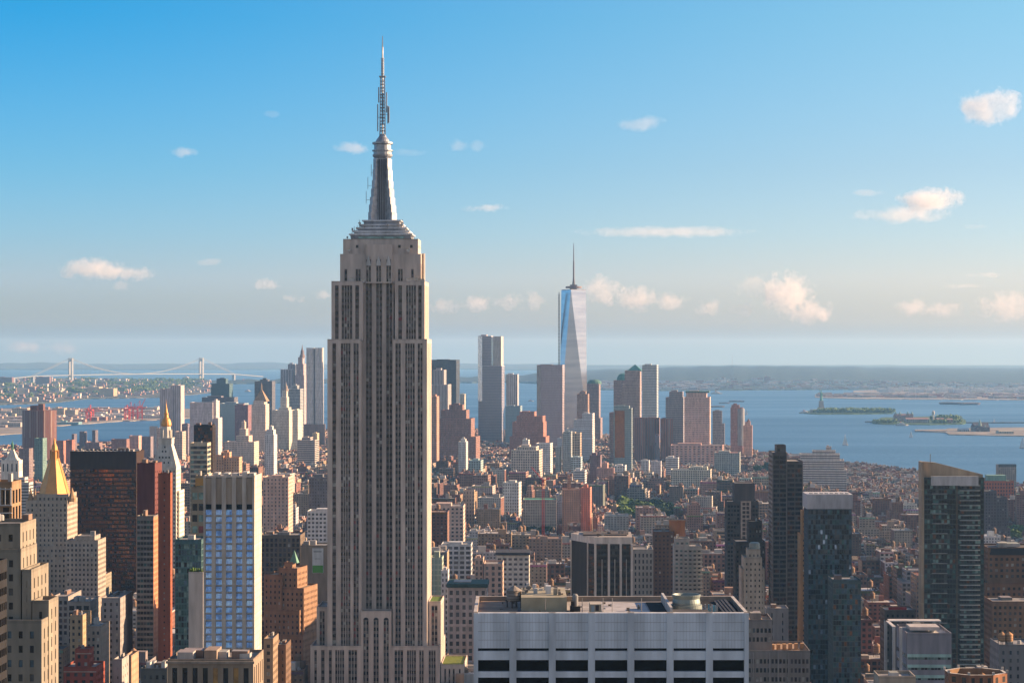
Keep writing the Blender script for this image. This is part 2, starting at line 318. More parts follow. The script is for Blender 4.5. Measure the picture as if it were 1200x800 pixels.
def cloud_material():
    m = bpy.data.materials.new('cloud_vapour'); m.use_nodes = True; t = m.node_tree; t.nodes.clear(); N = t.nodes.new; L = t.links.new
    o = N('ShaderNodeOutputMaterial'); v = N('ShaderNodeVolumePrincipled'); tc = N('ShaderNodeTexCoord'); oi = N('ShaderNodeObjectInfo')
    v.inputs['Color'].default_value = (.98, .98, .98, 1); v.inputs['Anisotropy'].default_value = .1
    # object coordinates: unit ball, flat underside
    ln = N('ShaderNodeVectorMath'); ln.operation = 'LENGTH'; L(tc.outputs['Object'], ln.inputs[0])
    a = N('ShaderNodeVectorMath'); a.operation = 'ADD'; g = N('ShaderNodeNewGeometry'); sc = N('ShaderNodeVectorMath'); sc.operation = 'SCALE'; sc.inputs['Scale'].default_value = .0075
    L(g.outputs['Position'], sc.inputs[0])
    n = N('ShaderNodeTexNoise'); n.inputs['Scale'].default_value = 1.0; n.inputs['Detail'].default_value = 5; n.inputs['Roughness'].default_value = .72; L(sc.outputs[0], n.inputs['Vector'])
    s1 = N('ShaderNodeMath'); s1.operation = 'SUBTRACT'; s1.inputs[0].default_value = 1.0; L(ln.outputs['Value'], s1.inputs[1])
    s2 = N('ShaderNodeMath'); s2.operation = 'MULTIPLY_ADD'; L(n.outputs[0], s2.inputs[0]); s2.inputs[1].default_value = 3.4; s2.inputs[2].default_value = -1.95
    s3 = N('ShaderNodeMath'); s3.operation = 'ADD'; L(s1.outputs[0], s3.inputs[0]); L(s2.outputs[0], s3.inputs[1])
    mr = N('ShaderNodeMapRange'); L(s3.outputs[0], mr.inputs[0]); mr.inputs[1].default_value = .05; mr.inputs[2].default_value = .35; mr.inputs[3].default_value = 0
    L(oi.outputs['Alpha'], mr.inputs[4])
    L(mr.outputs[0], v.inputs['Density']); L(v.outputs[0], o.inputs['Volume']); return m
CM = cloud_material()
def ball_mesh():
    import bmesh
    me = bpy.data.meshes.new('cloud'); bm = bmesh.new(); bmesh.ops.create_icosphere(bm, subdivisions=2, radius=1.0); bm.to_mesh(me); bm.free(); me.materials.append(CM); return me
BALL = ball_mesh()
def cloud(px, py, w, h, D, dens=.008):
    o = bpy.data.objects.new('cloud', BALL); COL.objects.link(o)
    W = w*D/F/2; H = h*D/F/2
    o.location = (wx(px, D), D, wz(py, D)); o.scale = (W, W*.8, H); o.color = (1, 1, 1, dens*.5); struct(o)
CL = [  # centre, width, height in photo pixels, distance, density
 (1158, 125, 100, 52, 11000, .012), (1092, 236, 96, 40, 13000, .012), (1055, 252, 130, 24, 13500, .004), (780, 272, 240, 14, 15000, .0022), (752, 145, 72, 22, 12000, .004),
 (414, 174, 60, 18, 12000, .006), (535, 170, 34, 20, 12000, .004), (560, 171, 30, 18, 12000, .003), (214, 178, 48, 16, 12000, .006), (570, 244, 66, 13, 15000, .005), (320, 134, 28, 10, 12000, .002),
 (110, 316, 96, 32, 19000, .006), (155, 320, 60, 22, 19000, .005), (143, 335, 28, 16, 19000, .004), (310, 334, 42, 18, 20000, .005), (246, 307, 42, 12, 20000, .002), (345, 350, 34, 14, 22000, .004), (377, 345, 30, 14, 22000, .004),
 (520, 359, 46, 22, 24000, .004), (560, 356, 50, 24, 24000, .005), (600, 354, 44, 24, 24000, .005), (628, 352, 36, 34, 24000, .004), (705, 340, 60, 44, 24000, .005), (745, 350, 66, 36, 24000, .006), (785, 353, 54, 26, 24000, .004), (829, 360, 40, 26, 24000, .004),
 (868, 362, 40, 22, 25000, .003), (922, 345, 80, 64, 25000, .006), (950, 365, 70, 34, 25000, .005), (885, 335, 60, 34, 25000, .002), (1070, 360, 52, 26, 26000, .004), (1104, 363, 66, 22, 26000, .003), (1180, 358, 90, 44, 26000, .003), (1020, 226, 70, 9, 14000, .002),
 (1155, 322, 56, 8, 20000, .002), (1145, 265, 34, 8, 15000, .002), (30, 407, 60, 18, 40000, .0015), (75, 408, 50, 20, 40000, .0012), (480, 178, 60, 10, 12000, .0015), (1125, 335, 60, 8, 22000, .0015)]
for c in CL: cloud(*c)
# ------------------------------------------------------------------ kit for buildings
FOOT = []            # (px0, px1, D0, D1) where generic blocks must not stand
HERO = []            # (px0, px1, D, ytop, name) for the visibility estimate and for the labels
ROOFC = [(.30, .29, .28), (.22, .21, .20), (.42, .40, .37), (.13, .125, .12), (.5, .49, .47), (.26, .20, .17)]
PANE_ORDER = []
class Bld:
    """a building as an Empty with parts; local x across, y away from the camera, z up from sea level at its distance"""
    def __init__(s, name, label, cat, x0, x1, yt, D, depth, rot=GR, group=None, foot=True, far=False):
        s.D = D; s.k = D/F; s.x0, s.x1 = x0, x1; s.pc = (x0+x1)/2; s.gz = drop(D)+2.6; s.depth = depth; s.name = name
        s.root = empty(name, (wx(s.pc, D), D, s.gz), rot, label, cat, group); s.n = {}; s.panes = []; s.rot = rot
        s.W = (x1-x0)*s.k; s.sd = R_.random()*99
        if foot: FOOT.append((x0, x1, D, D+depth)); HERO.append((x0, x1, D, yt, label))
    def x(s, p): return (p-s.pc)*s.k
    def xx(s, p, y): return ((p-600)*(s.D+y)-(s.pc-600)*s.D)/F+y*math.sin(s.rot)
    def z(s, py): return wz(py, s.D)-s.gz
    def part(s, mb, name, mats=None, parent=None, label=None):
        o = mb.build(name, mats, parent or s.root)
        if label: o['label'] = label
        return o
    def pane(s, pts, mat, pr, nm='window'): s.panes.append((pr, pts, mat, nm))
    def face(s, mb, p, q, z0, z1, col, bay=3.5, fl=3.6, ww=.5, wh=.5, pal=(('dark', 5), ('mid', 2), ('blind', 1)), rev=.3, mode='punch', sp=(.12, .12, .12), off=0, ends=.3, pr=0, strips=None, topm=1.2, spf=.4, nm='window', mull=0):
        """one facade from p to q (left to right seen from outside) with real openings"""
        dx, dy = q[0]-p[0], q[1]-p[1]; Lf = math.hypot(dx, dy); ux, uy = dx/Lf, dy/Lf; nx, ny = uy, -ux
        def P(u, z, d=0): return (p[0]+ux*u-nx*d, p[1]+uy*u-ny*d, z)
        def Q(u0, u1, a, b, d=0, c=col): mb.poly([P(u0, a, d), P(u1, a, d), P(u1, b, d), P(u0, b, d)], wc=c)
        if strips is None:
            usable = Lf-2*ends; n = max(1, round(usable/bay)); bw = usable/n
            us = [(ends+bw*(i+.5-ww/2), ends+bw*(i+.5+ww/2)) for i in range(n)]
        else: us = strips
        zt = z1-topm; nf = max(1, int((zt-z0)/fl)); zs = [(zt-fl*(j+1)+fl*(1-wh)*.5+off, zt-fl*(j+1)+fl*(1+wh)*.5+off) for j in range(nf)]
        tot = sum(w for _, w in pal); pk = []
        for m_, w in pal: pk += [m_]*w
        def pn(u0, u1, a, b, d):
            s.pane([P(u0, a, d), P(u1, a, d), P(u1, b, d), P(u0, b, d)], R_.choice(pk), pr, nm)
        def split(u0, u1, a, b, d):
            k = max(1, round((u1-u0)/mull)) if mull else 1; w = (u1-u0)/k
            for i in range(k): pn(u0+w*i+(.06 if mull else 0), u0+w*(i+1)-(.06 if mull else 0), a, b, d)
        if mode == 'strip':
            u = 0; nf = max(1, round((zt-z0)/fl)); fl = (zt-z0)/nf; zs = [(zt-fl*(j+1)+fl*(1-wh)*.5+off, zt-fl*(j+1)+fl*(1+wh)*.5+off) for j in range(nf)]
            zb, ztt = zs[-1][0], zt
            for a, b in us:
                Q(u, a, z0, z1); u = b
                Q(a, b, ztt, z1); Q(a, b, z0, zb)
                mb.poly([P(a, zb), P(a, ztt), P(a, ztt, rev), P(a, zb, rev)], wc=col); mb.poly([P(b, ztt), P(b, zb), P(b, zb, rev), P(b, ztt, rev)], wc=col)
                mb.poly([P(a, ztt), P(b, ztt), P(b, ztt, rev), P(a, ztt, rev)], wc=col)
                mb.poly([P(a, zb, rev), P(b, zb, rev), P(b, ztt, rev), P(a, ztt, rev)], wc=sp)
                k_ = max(1, round((b-a)/mull)) if mull else 1
                for i_ in range(1, k_):
                    um = a+(b-a)*i_/k_; mb.poly([P(um-.2, zb, rev-.12), P(um+.2, zb, rev-.12), P(um+.2, ztt, rev-.12), P(um-.2, ztt, rev-.12)], wc=(.46, .42, .38))
                    mb.poly([P(um+.2, zb, rev-.12), P(um+.2, zb, rev), P(um+.2, ztt, rev), P(um+.2, ztt, rev-.12)], wc=(.46, .42, .38))
                for c, d in zs: split(a+.08, b-.08, c, d, rev-.05)
            Q(u, Lf, z0, z1)
            return
        zprev = z1
        for c, d in zs:
            Q(0, Lf, d, zprev); zprev = c; u = 0
            for a, b in us:
                if a-u > .001: Q(u, a, c, d)
                u = b
                mb.poly([P(a, c), P(a, d), P(a, d, rev), P(a, c, rev)], wc=col); mb.poly([P(b, d), P(b, c), P(b, c, rev), P(b, d, rev)], wc=col)
                mb.poly([P(a, d), P(b, d), P(b, d, rev), P(a, d, rev)], wc=col); mb.poly([P(a, c, rev), P(b, c, rev), P(b, c), P(a, c)], wc=col)
                mb.poly([P(a, c, rev+.04), P(b, c, rev+.04), P(b, d, rev+.04), P(a, d, rev+.04)], wc=(.03, .03, .03))
                split(a, b, c, d, rev)
            if Lf-u > .001: Q(u, Lf, c, d)
        Q(0, Lf, z0, zprev)
    def block(s, mb, x0, x1, y0, y1, z0, z1, col, side=None, sides='NWE', roof=(.3, .29, .28), par=1.0, rmb=None, pr=0, sidecol=None, **k):
        """a box with windows on chosen sides, a parapet and a roof deck"""
        sc = sidecol or col
        for f, p, q in (('N', (x0, y0), (x1, y0)), ('W', (x1, y0), (x1, y1)), ('S', (x1, y1), (x0, y1)), ('E', (x0, y1), (x0, y0))):
            if f in sides:
                kk = dict(k); c = col
                if f != 'N': kk.update(side or {}); c = sc; kk['strips'] = (side or {}).get('strips')
                s.face(mb, p, q, z0, z1, c, pr=pr+(0 if f == 'N' else 1), **kk)
            else: mb.wall(p, q, z0, z1, sc)
        roofbox(rmb if rmb is not None else mb, x0, x1, y0, y1, z1, col, roof, par)
    def tower(s, x0, x1, y0, y1, z0, z1, col, roof=(.3, .29, .28), par=1.0, mb=None, **k):
        mb = mb or MB(); r = MB(); s.block(mb, x0, x1, y0, y1, z0, z1, col, roof=roof, par=par, rmb=r, **k)
        return mb, r
    def done(s, cap=100, stuffname='window'):
        P = s.panes
        # panes whose number passes 100: the highest and frontmost as parts, the rest one part
        P.sort(key=lambda t: (t[0], -max(q[2] for q in t[1])))
        for pr, pts, mat, nm in P[:cap]:
            me = bpy.data.meshes.new(nm); me.from_pydata(pts, [], [tuple(range(len(pts)))]); me.materials.append(GL[mat])
            o = bpy.data.objects.new(nm, me); COL.objects.link(o); o.parent = s.root
        if len(P) > cap:
            mb = MB(); ms = sorted({t[2] for t in P[cap:]})
            for pr, pts, mat, nm in P[cap:]: mb.poly(pts, mat=ms.index(mat))
            o = mb.build(P[cap][3], [GL[m] for m in ms], s.root); o['kind'] = 'stuff'
        s.panes = []; return s
def roofbox(m, x0, x1, y0, y1, z, col, roof, par=1.0, t=.35):
    """parapet standing on the wall line and the deck inside it"""
    if par <= 0: m.poly([(x0, y0, z), (x1, y0, z), (x1, y1, z), (x0, y1, z)], wc=roof); return
    zi = z-.05; zt = z+par; a, b, c, d = x0+t, x1-t, y0+t, y1-t
    m.poly([(a, c, zi), (b, c, zi), (b, d, zi), (a, d, zi)], wc=roof)
    for p, q in (((x0, y0), (x1, y0)), ((x1, y0), (x1, y1)), ((x1, y1), (x0, y1)), ((x0, y1), (x0, y0))):
        m.wall(p, q, z, zt, col)
    for p, q in (((b, c), (a, c)), ((b, d), (b, c)), ((a, d), (b, d)), ((a, c), (a, d))): m.wall(p, q, zi, zt, col)
    o = [(x0, y0), (x1, y0), (x1, y1), (x0, y1)]; i_ = [(a, c), (b, c), (b, d), (a, d)]
    for j in range(4):
        k = (j+1) % 4; m.poly([(*o[j], zt), (*o[k], zt), (*i_[k], zt), (*i_[j], zt)], wc=col)
def clutter(b, x0, x1, y0, y1, z, n=4, seed=0, hmax=5, tank=False):
    """bulkheads, fans and ducts on a roof, each a part of its building"""
    r = random.Random(seed+int(b.D))
    W, Dp = x1-x0, y1-y0
    for i in range(n):
        w = r.uniform(.12, .3)*W; d = r.uniform(.15, .35)*Dp; h = r.uniform(1.5, hmax); cx = r.uniform(x0+w/2+1, x1-w/2-1); cy = r.uniform(y0+d/2+1, y1-d/2-1)
        c = r.choice([(.4, .38, .35), (.3, .2, .15), (.5, .49, .47), (.25, .24, .23)])
        m = MB()
        if r.random() < .35:
            m.lathe(cx, cy, [(w*.22, z), (w*.22, z+h*.6), (w*.15, z+h*.7)], 10, wc=(.5, .5, .48)); b.part(m, 'roof_fan')
        else:
            m.box(cx-w/2, cx+w/2, cy-d/2, cy+d/2, z, z+h, wc=c, top=jit((.3, .29, .28), .3, r)); b.part(m, 'bulkhead')
LOCS = {}
def tank(x, y, z, s=1.0, label=None, group='water tanks on the rooftops', col=(.24, .15, .09)):
    """wooden water tank on steel legs, a thing of its own; world coordinates of its base"""
    key = ('tank', col)
    if key not in LOCS:
        a = MB(); a.lathe(0, 0, [(1.9, 2.6), (1.9, 6.2)], 12, wc=col); 
        for zz in (3.1, 4.2, 5.3): a.prism(a.ring(0, 0, 1.94, 12), zz, zz+.12, wc=(.08, .07, .06), cap=False)
        c = MB(); c.lathe(0, 0, [(2.1, 6.15), (.05, 7.9)], 12, wc=tuple(q*1.25 for q in col))
        l = MB()
        l.box(-1.8, 1.8, -1.5, -1.2, 2.2, 2.58, wc=(.12, .11, .1)); l.box(-1.8, 1.8, 1.2, 1.5, 2.2, 2.58, wc=(.12, .11, .1)); l.box(-.2, .2, -1.2, 1.2, 2.25, 2.55, wc=(.12, .11, .1))
        for sx_ in (-1.3, 1.3):
            for sy_ in (-1.35, 1.35): l.box(sx_-.12, sx_+.12, sy_-.12, sy_+.12, 0, 2.2, wc=(.12, .11, .1))
        r = a.build('water_tank'); r1 = c.build('tank_roof', parent=r); r2 = l.build('tank_stand', parent=r)
        weld(r); LOCS[key] = (r, r1, r2); o = r
    else:
        r, r1, r2 = LOCS[key]; o = r.copy(); COL.objects.link(o)
        for p in (r1, r2): q = p.copy(); COL.objects.link(q); q.parent = o
    o.location = (x, y, z); o.scale = (s, s, s); o.rotation_euler = (0, 0, R_.uniform(0, 1)); o['group'] = group
    if label: tag(o, label, 'water tank')
    return o
def wpos(b, lx, ly, lz):
    c, s_ = math.cos(b.rot), math.sin(b.rot); l = b.root.location
    return (l[0]+lx*c-ly*s_, l[1]+lx*s_+ly*c, l[2]+lz)
# ------------------------------------------------------------------ the tall limestone skyscraper with the mast
LIME = (.58, .50, .44)
def skyscraper():
    b = Bld('skyscraper', 'towering grey limestone skyscraper with setbacks and a silver antenna mast on its crown', 'skyscraper', 383.5, 500.5, 42, 1340, 45)
    x, z = b.x, b.z
    pal = (('dark', 12), ('mid', 7), ('red', 1), ('blind', 1))
    kw = dict(mode='strip', fl=3.7, wh=.52, rev=.55, sp=(.17, .14, .125), mull=1.5, pal=pal, topm=1.6)
    sd = dict(bay=5.2, ww=.3, ends=1.5)
    d = 42.0; zt = {n: z(y) for n, y in dict(top=281, a=297, b=331, c=399, d=757, e=716, f=707, g=779).items()}
    def L(px): return x(px)
    # wings: (x0, x1, list of strips in photo pixels)
    def wing(name, x0, x1, y0, y1, z0, z1, strips, sides='NWE', par=.9, pr=0, parent=None):
        m = MB(); r = MB()
        st = [((a-x0)*b.k, (c-x0)*b.k) for a, c in strips] if strips else None
        b.block(m, L(x0), L(x1), y0, y1, z0, z1, LIME, side=sd, sides=sides, roof=(.28, .27, .26), par=par, rmb=r, strips=st, pr=pr, **kw)
        o = b.part(m, name); b.part(r, 'parapet', parent=o)
    Lc = [(389.3, 393.6), (399.3, 410.5), (414.2, 420.2)]; Rc = [(463.4, 469.6), (474.9, 486), (489.6, 495.2)]
    # lowest visible stages
    wing('base_tier', 364.5, 423.6, -4, 52, 0, zt['d'], [(369, 372), (377, 381), (386, 389.5), (393.5, 404), (409, 419)], pr=2)
    wing('base_tier', 459, 516, -4, 52, 0, zt['d'], [(463, 473), (477.5, 488), (492, 497), (503, 511)], pr=2)
    m = MB(); r = MB()
    cs = [(426.5, 432.6), (438.4, 444.4), (450.2, 456.2)]
    b.block(m, L(423.6), L(459), -4, 7, 0, zt['e'], LIME, sides='N', roof=(.3, .29, .28), par=.8, rmb=r, strips=[((a-423.6)*b.k, (c-423.6)*b.k) for a, c in cs], pr=2, **{**kw, 'topm': 4.5})
    o = b.part(m, 'entrance_stage'); b.part(r, 'parapet', parent=o)
    for a, c in cs:     # rounded heads of the three tall bays
        m = MB(); cx, w = L((a+c)/2), (c-a)*b.k/2; n = 10; zc = zt['e']-4.6
        for i in range(n):
            t0, t1 = math.pi*i/n, math.pi*(i+1)/n
            m.poly([(cx+w*math.cos(t0), -4.08, zc+w*math.sin(t0)), (cx, -4.08, zc), (cx+w*math.cos(t1), -4.08, zc+w*math.sin(t1))][::-1], wc=(.03, .03, .035))
        b.part(m, 'arch_head')
    wing('side_wing', 369.5, 382.5, 6, 38, zt['d']-2, zt['e']+1, [(373, 379)], pr=2)
    wing('side_wing', 501.3, 516, 6, 38, zt['d']-2, zt['f'], [(505, 512)], pr=2)
    m = MB(); m.box(L(502), L(515.2), 7, 37, zt['f']-.02, zt['f']+.25, wc=(.09, .16, .02)); b.part(m, 'roof_garden')
    wing('street_block', 517, 544, -2, 40, 0, zt['g'], [(521, 523), (526, 528), (531, 533), (538, 540)], pr=2)
    m = MB(); m.box(L(518), L(543), -1, 39, zt['g']-.02, zt['g']+.25, wc=(.13, .17, .02)); b.part(m, 'roof_garden')
    # the shaft: two wings either side of a recessed middle
    wing('shaft_wing', 383.5, 423.5, 0, d, zt['d']-3, zt['c'], Lc, sides='NEW')
    wing('shaft_wing', 460.2, 500.5, 0, d, zt['d']-3, zt['c'], Rc, sides='NEW')
    m = MB(); cc = [(427.6, 434.6), (439.7, 446.7), (451.6, 458.6)]
    for p, q in (((L(423.5), 6.5), (L(460.2), 6.5)),):
        b.face(m, p, q, zt['e']-6, zt['b']-.0, LIME, strips=[((a-423.5)*b.k, (c-423.5)*b.k) for a, c in cc], **{**kw, 'topm': .1})
    m.wall((L(423.5), 36), (L(423.5), 6.5), zt['d'], zt['c']); m.wall((L(460.2), 6.5), (L(460.2), 36), zt['d'], zt['c'])
    m.wall((L(460.2), 37), (L(423.5), 37), 0, zt['b'], LIME)
    b.part(m, 'recessed_bay')
    wing('shoulder_wing', 388, 425.0, 1.2, d-2, zt['c'], zt['b'], [(392.2, 396.4), (400, 412.4), (416, 420.4)])
    wing('shoulder_wing', 462.6, 497.5, 1.2, d-2, zt['c'], zt['b'], [(466.6, 471), (475.8, 487.3), (490, 494)])
    # crown
    m = MB(); r = MB()
    b.face(m, (L(397.2), 6), (L(427.5), 6), zt['b']-.3, zt['a'], LIME, strips=[(2.6, 4.2), (9.3, 12.2)], **{**kw, 'topm': 9})
    b.face(m, (L(459), 6), (L(492.5), 6), zt['b']-.3, zt['a'], LIME, strips=[(3.3, 6.1), (11.2, 12.6)], **{**kw, 'topm': 9})
    b.face(m, (L(492.5), 6), (L(492.5), 34), zt['b']-.3, zt['a'], LIME, bay=4.5, ww=.4, **{**kw, 'topm': 6})
    m.wall((L(397.2), 34), (L(397.2), 6), zt['b']-.3, zt['a'], LIME); m.wall((L(492.5), 34), (L(397.2), 34), zt['b']-.3, zt['a'], LIME)
    m.poly([(L(397.2), 6, zt['a']), (L(427.5), 6, zt['a']), (L(427.5), 34, zt['a']), (L(397.2), 34, zt['a'])], wc=LIME)
    m.poly([(L(459), 6, zt['a']), (L(492.5), 6, zt['a']), (L(492.5), 34, zt['a']), (L(459), 34, zt['a'])], wc=LIME)
    b.face(m, (L(427.5), 4.6), (L(459), 4.6), zt['b']-.3, z(286), LIME, strips=[((a-427.5)*b.k, (c-427.5)*b.k) for a, c in ((428.3, 433.8), (440.2, 445.7), (452.0, 457.5))], **{**kw, 'topm': 9})
    m.wall((L(427.5), 8), (L(427.5), 4.6), zt['b'], z(286), LIME); m.wall((L(459), 4.6), (L(459), 8), zt['b'], z(286), LIME)
    m.poly([(L(427.5), 4.6, z(286)), (L(459), 4.6, z(286)), (L(459), 8, z(286)), (L(427.5), 8, z(286))], wc=LIME)
    b.face(m, (L(400.5), 7.5), (L(489), 7.5), zt['a'], zt['top'], LIME, strips=[((p-400.5)*b.k-.8, (p-400.5)*b.k+.8) for p in (417, 431, 443.5, 454, 467, 481)], mode='punch', fl=6, wh=.3, pal=(('red', 2), ('dark', 2)), rev=.4, topm=.6)
    b.face(m, (L(489), 7.5), (L(489), 32), zt['a'], zt['top'], LIME, mode='punch', bay=5, ww=.25, fl=6, wh=.3, pal=(('dark', 1),), rev=.4, topm=.6)
    m.wall((L(400.5), 32), (L(400.5), 7.5), zt['a'], zt['top'], LIME); m.wall((L(489), 32), (L(400.5), 32), zt['a'], zt['top'], LIME)
    oc = b.part(m, 'crown'); roofbox(r, L(400.5), L(489), 7.5, 32, zt['top'], LIME, (.3, .29, .28), .9); b.part(r, 'parapet', parent=oc)
    for a, c in ((428.3, 433.8), (440.2, 445.7), (452.0, 457.5)):   # pale winged heads over the middle bays
        m = MB(); cx, w = L((a+c)/2), (c-a)*b.k/2
        m.prism([(cx-w, 3.9), (cx+w, 3.9), (cx+w, 4.55), (cx-w, 4.55)], z(311), z(305), wc=(.6, .6, .58), pts1=[(cx-w*.75, 3.9), (cx+w*.75, 3.9), (cx+w*.75, 4.55), (cx-w*.75, 4.55)])
        m.prism([(cx-w*.6, 3.8), (cx+w*.6, 3.8), (cx+w*.6, 4.5), (cx-w*.6, 4.5)], z(305), z(299.5), wc=(.62, .62, .6), pts1=[(cx-w*.12, 3.9), (cx+w*.12, 3.9), (cx+w*.12, 4.5), (cx-w*.12, 4.5)])
        b.part(m, 'ornament')
    # silver base of the mast
    ST = (.46, .46, .45); STD = (.2, .2, .205); cx = L(445); cy = 20
    m = MB()
    for i, (xa, xb, y0, y1, dp) in enumerate(((409, 480.5, 280, 273.5, 11.5), (413, 477, 273.5, 270, 10.5), (417, 473.5, 270, 266, 9.5), (420.5, 469.5, 266, 262, 8.8), (424, 466.5, 262, 257, 8))):
        m.box(L(xa), L(xb), cy-dp, cy+dp, z(y0)+.8*(i == 0), z(y1), wc=(.62, .65, .70) if i % 2 else (.36, .39, .44))
        m.box(L(xa)-.9, L(xb)+.9, cy-dp-.9, cy+dp+.9, z(y1)-.5, z(y1)+.3, wc=(.78, .80, .83), bottom=True)
    ms = b.part(m, 'mast_base')
    m = MB(); m.box(L(418), L(472), cy-12.3, cy-11.6, z(280.4)+.8, z(276.5), wc=(.2, .42, .45)); b.part(m, 'observation_glass', GL['teal2'], ms)
    # the ribbed mast
    m = MB()
    m.lathe(cx, cy, [(4.9, z(257)), (4.7, z(235)), (4.4, z(200)), (4.3, z(181))], 16, wc=(.7, .72, .75))
    mast = b.part(m, 'mast')
    for ang in range(4):   # four winged buttresses, stepped
        a = math.pi/4+ang*math.pi/2; m = MB(); ux, uy = math.cos(a), math.sin(a)
        prof = [(10.2, 257), (9.6, 247), (8.8, 238), (8.0, 229), (7.3, 219), (6.7, 209), (6.2, 196), (5.6, 183)]
        for (r0, ya), (r1, yb) in zip(prof, prof[1:]):
            w = 1.6
            pts = [(cx+ux*3-uy*w, cy+uy*3+ux*w), (cx+ux*3+uy*w, cy+uy*3-ux*w), (cx+ux*r0+uy*w*.8, cy+uy*r0-ux*w*.8), (cx+ux*r0-uy*w*.8, cy+uy*r0+ux*w*.8)]
            m.prism(pts[::1] if False else [pts[1], pts[2], pts[3], pts[0]], z(ya), z(yb)-.0, wc=(.3, .3, .3))
        b.part(m, 'mast_fin', MAST, mast)
    for q in (-1.3, 0, 1.3):  # dark vertical window bands of the mast
        m = MB(); m.box(cx+q-.32, cx+q+.32, cy-5.2, cy-4.0, z(256), z(184), wc=(.12, .12, .13)); b.part(m, 'mast_window', parent=mast)
    m = MB(); m.lathe(cx, cy, [(4.6, z(183)), (5.9, z(180)), (6.1, z(178))], 20, wc=STD); m.lathe(cx, cy, [(5.5, z(178)), (5.5, z(174))], 20, wc=(.3, .42, .42)); m.lathe(cx, cy, [(6.3, z(174)), (6.3, z(172.6)), (5.2, z(172.6)), (5.1, z(166.5)), (6.2, z(165.5)), (6.2, z(163.4)), (4.4, z(163)), (3.7, z(160)), (2.4, z(157)), (1.6, z(153.5))], 20, wc=(.5, .5, .49))
    b.part(m, 'observation_drum', MAST, mast)
    # antenna
    m = MB(); zc = [z(q) for q in (154, 86)]
    for (ax, ay) in ((-1.2, -1.2), (1.2, -1.2), (1.2, 1.2), (-1.2, 1.2)):
        m.tube((cx+ax*1.35, cy+ay*1.35, zc[0]-1), (cx+ax, cy+ay, zc[1]), .24, 4, wc=(.34, .3, .28))
    zz = zc[0]; i = 0
    while zz < zc[1]-2:
        for (p0, p1) in (((-1, -1), (1, -1)), ((1, -1), (1, 1)), ((1, 1), (-1, 1)), ((-1, 1), (-1, -1))):
            s_ = 1.3; a, c = (p0, p1) if i % 2 else (p1, p0)
            m.tube((cx+a[0]*s_, cy+a[1]*s_, zz), (cx+c[0]*s_, cy+c[1]*s_, zz+2), .13, 3, wc=(.34, .3, .28))
        m.box(cx-1.5, cx+1.5, cy-1.5, cy+1.5, zz, zz+.18, wc=(.4, .36, .34)); zz += 2; i += 1
    m.tube((cx, cy, zc[0]-1), (cx, cy, zc[1]), .55, 6, wc=(.3, .27, .26))
    m.box(cx-1.9, cx+1.9, cy-1.9, cy+1.9, zc[1], zc[1]+.7, wc=(.2, .19, .19))
    m.tube((cx, cy, zc[1]), (cx, cy, z(64)), .85, 8, wc=(.36, .33, .32), r1=.7); m.tube((cx, cy, z(64)), (cx, cy, z(50)), .5, 6, wc=(.3, .27, .27)); m.tube((cx, cy, z(50)), (cx, cy, z(37)), .4, 5, wc=(.25, .22, .22), r1=.22)
    for yy in range(64, 86, 3): m.lathe(cx, cy, [(1.15, z(yy)), (1.15, z(yy)+.3)], 8, wc=(.3, .28, .28))
    ant = b.part(m, 'antenna', MAST)
    for dx_, ya, yb in ((-2.9, 150, 118), (3.2, 141, 120), (3.9, 140, 121), (2.4, 128, 104), (-2.3, 116, 98)):
        m = MB(); m.box(cx+dx_-.3, cx+dx_+.3, cy-.9, cy+.9, z(ya), z(yb), wc=(.5, .48, .47), bottom=True); m.tube((cx, cy, z((ya+yb)/2)), (cx+dx_, cy, z((ya+yb)/2)), .15, 4, wc=(.3, .3, .3)); b.part(m, 'antenna_panel', MAST, ant)
    # small aerials, dishes and equipment on the setbacks
    rr = random.Random(3)
    for i in range(46):
        px = rr.choice([rr.uniform(409, 428), rr.uniform(462, 482), rr.uniform(404, 486)]); base = 281 if px < 411 or px > 479 else 273 if px < 417 or px > 472 else 266
        m = MB(); h = rr.uniform(1.5, 5.5); yy = cy-rr.uniform(6, 11)
        m.tube((L(px), yy, z(base)-.2), (L(px)+rr.uniform(-.2, .2), yy, z(base)+h), .13, 4, wc=(.22, .2, .19))
        if rr.random() < .5: m.box(L(px)-.5, L(px)+.5, yy-.2, yy+.2, z(base)+h*.5, z(base)+h*.5+rr.uniform(.5, 1.6), wc=(.5, .48, .46))
        b.part(m, 'aerial')
    for ya, xx in ((205, 430.0), (222, 428), (190, 434)):
        m = MB(); m.tube((L(xx)-1, cy-3, z(ya+14)), (L(xx)-1, cy-3, z(ya)), .18, 4, wc=(.25, .22, .2)); m.tube((L(xx)-1, cy-3, z(ya+10)), (L(xx)+3, cy-3, z(ya+10)), .14, 4, wc=(.25, .22, .2)); b.part(m, 'aerial', parent=mast)
    for px, yy, r_ in ((411, 328, 1.7), (425, 328.5, 1.3), (478, 327, 1.4), (483, 328.5, 1.8), (487, 326, 1.2), (491, 328, 1.4), (495, 328.5, 1.1), (407.8, 292, 1.0), (477.5, 292.5, 1.25)):
        m = MB(); zz = z(yy); n = 10; y0 = 4.2 if yy > 300 else 5.2
        ring = [(L(px)+r_*math.cos(2*math.pi*i/n), y0, zz+r_*math.sin(2*math.pi*i/n)) for i in range(n)]
        for i in range(n): m.poly([ring[i], (L(px), y0+.6, zz), ring[(i+1) % n]], wc=(.6, .56, .5)); m.poly([ring[(i+1) % n], (L(px), y0+.75, zz), ring[i]], wc=(.5, .46, .4))
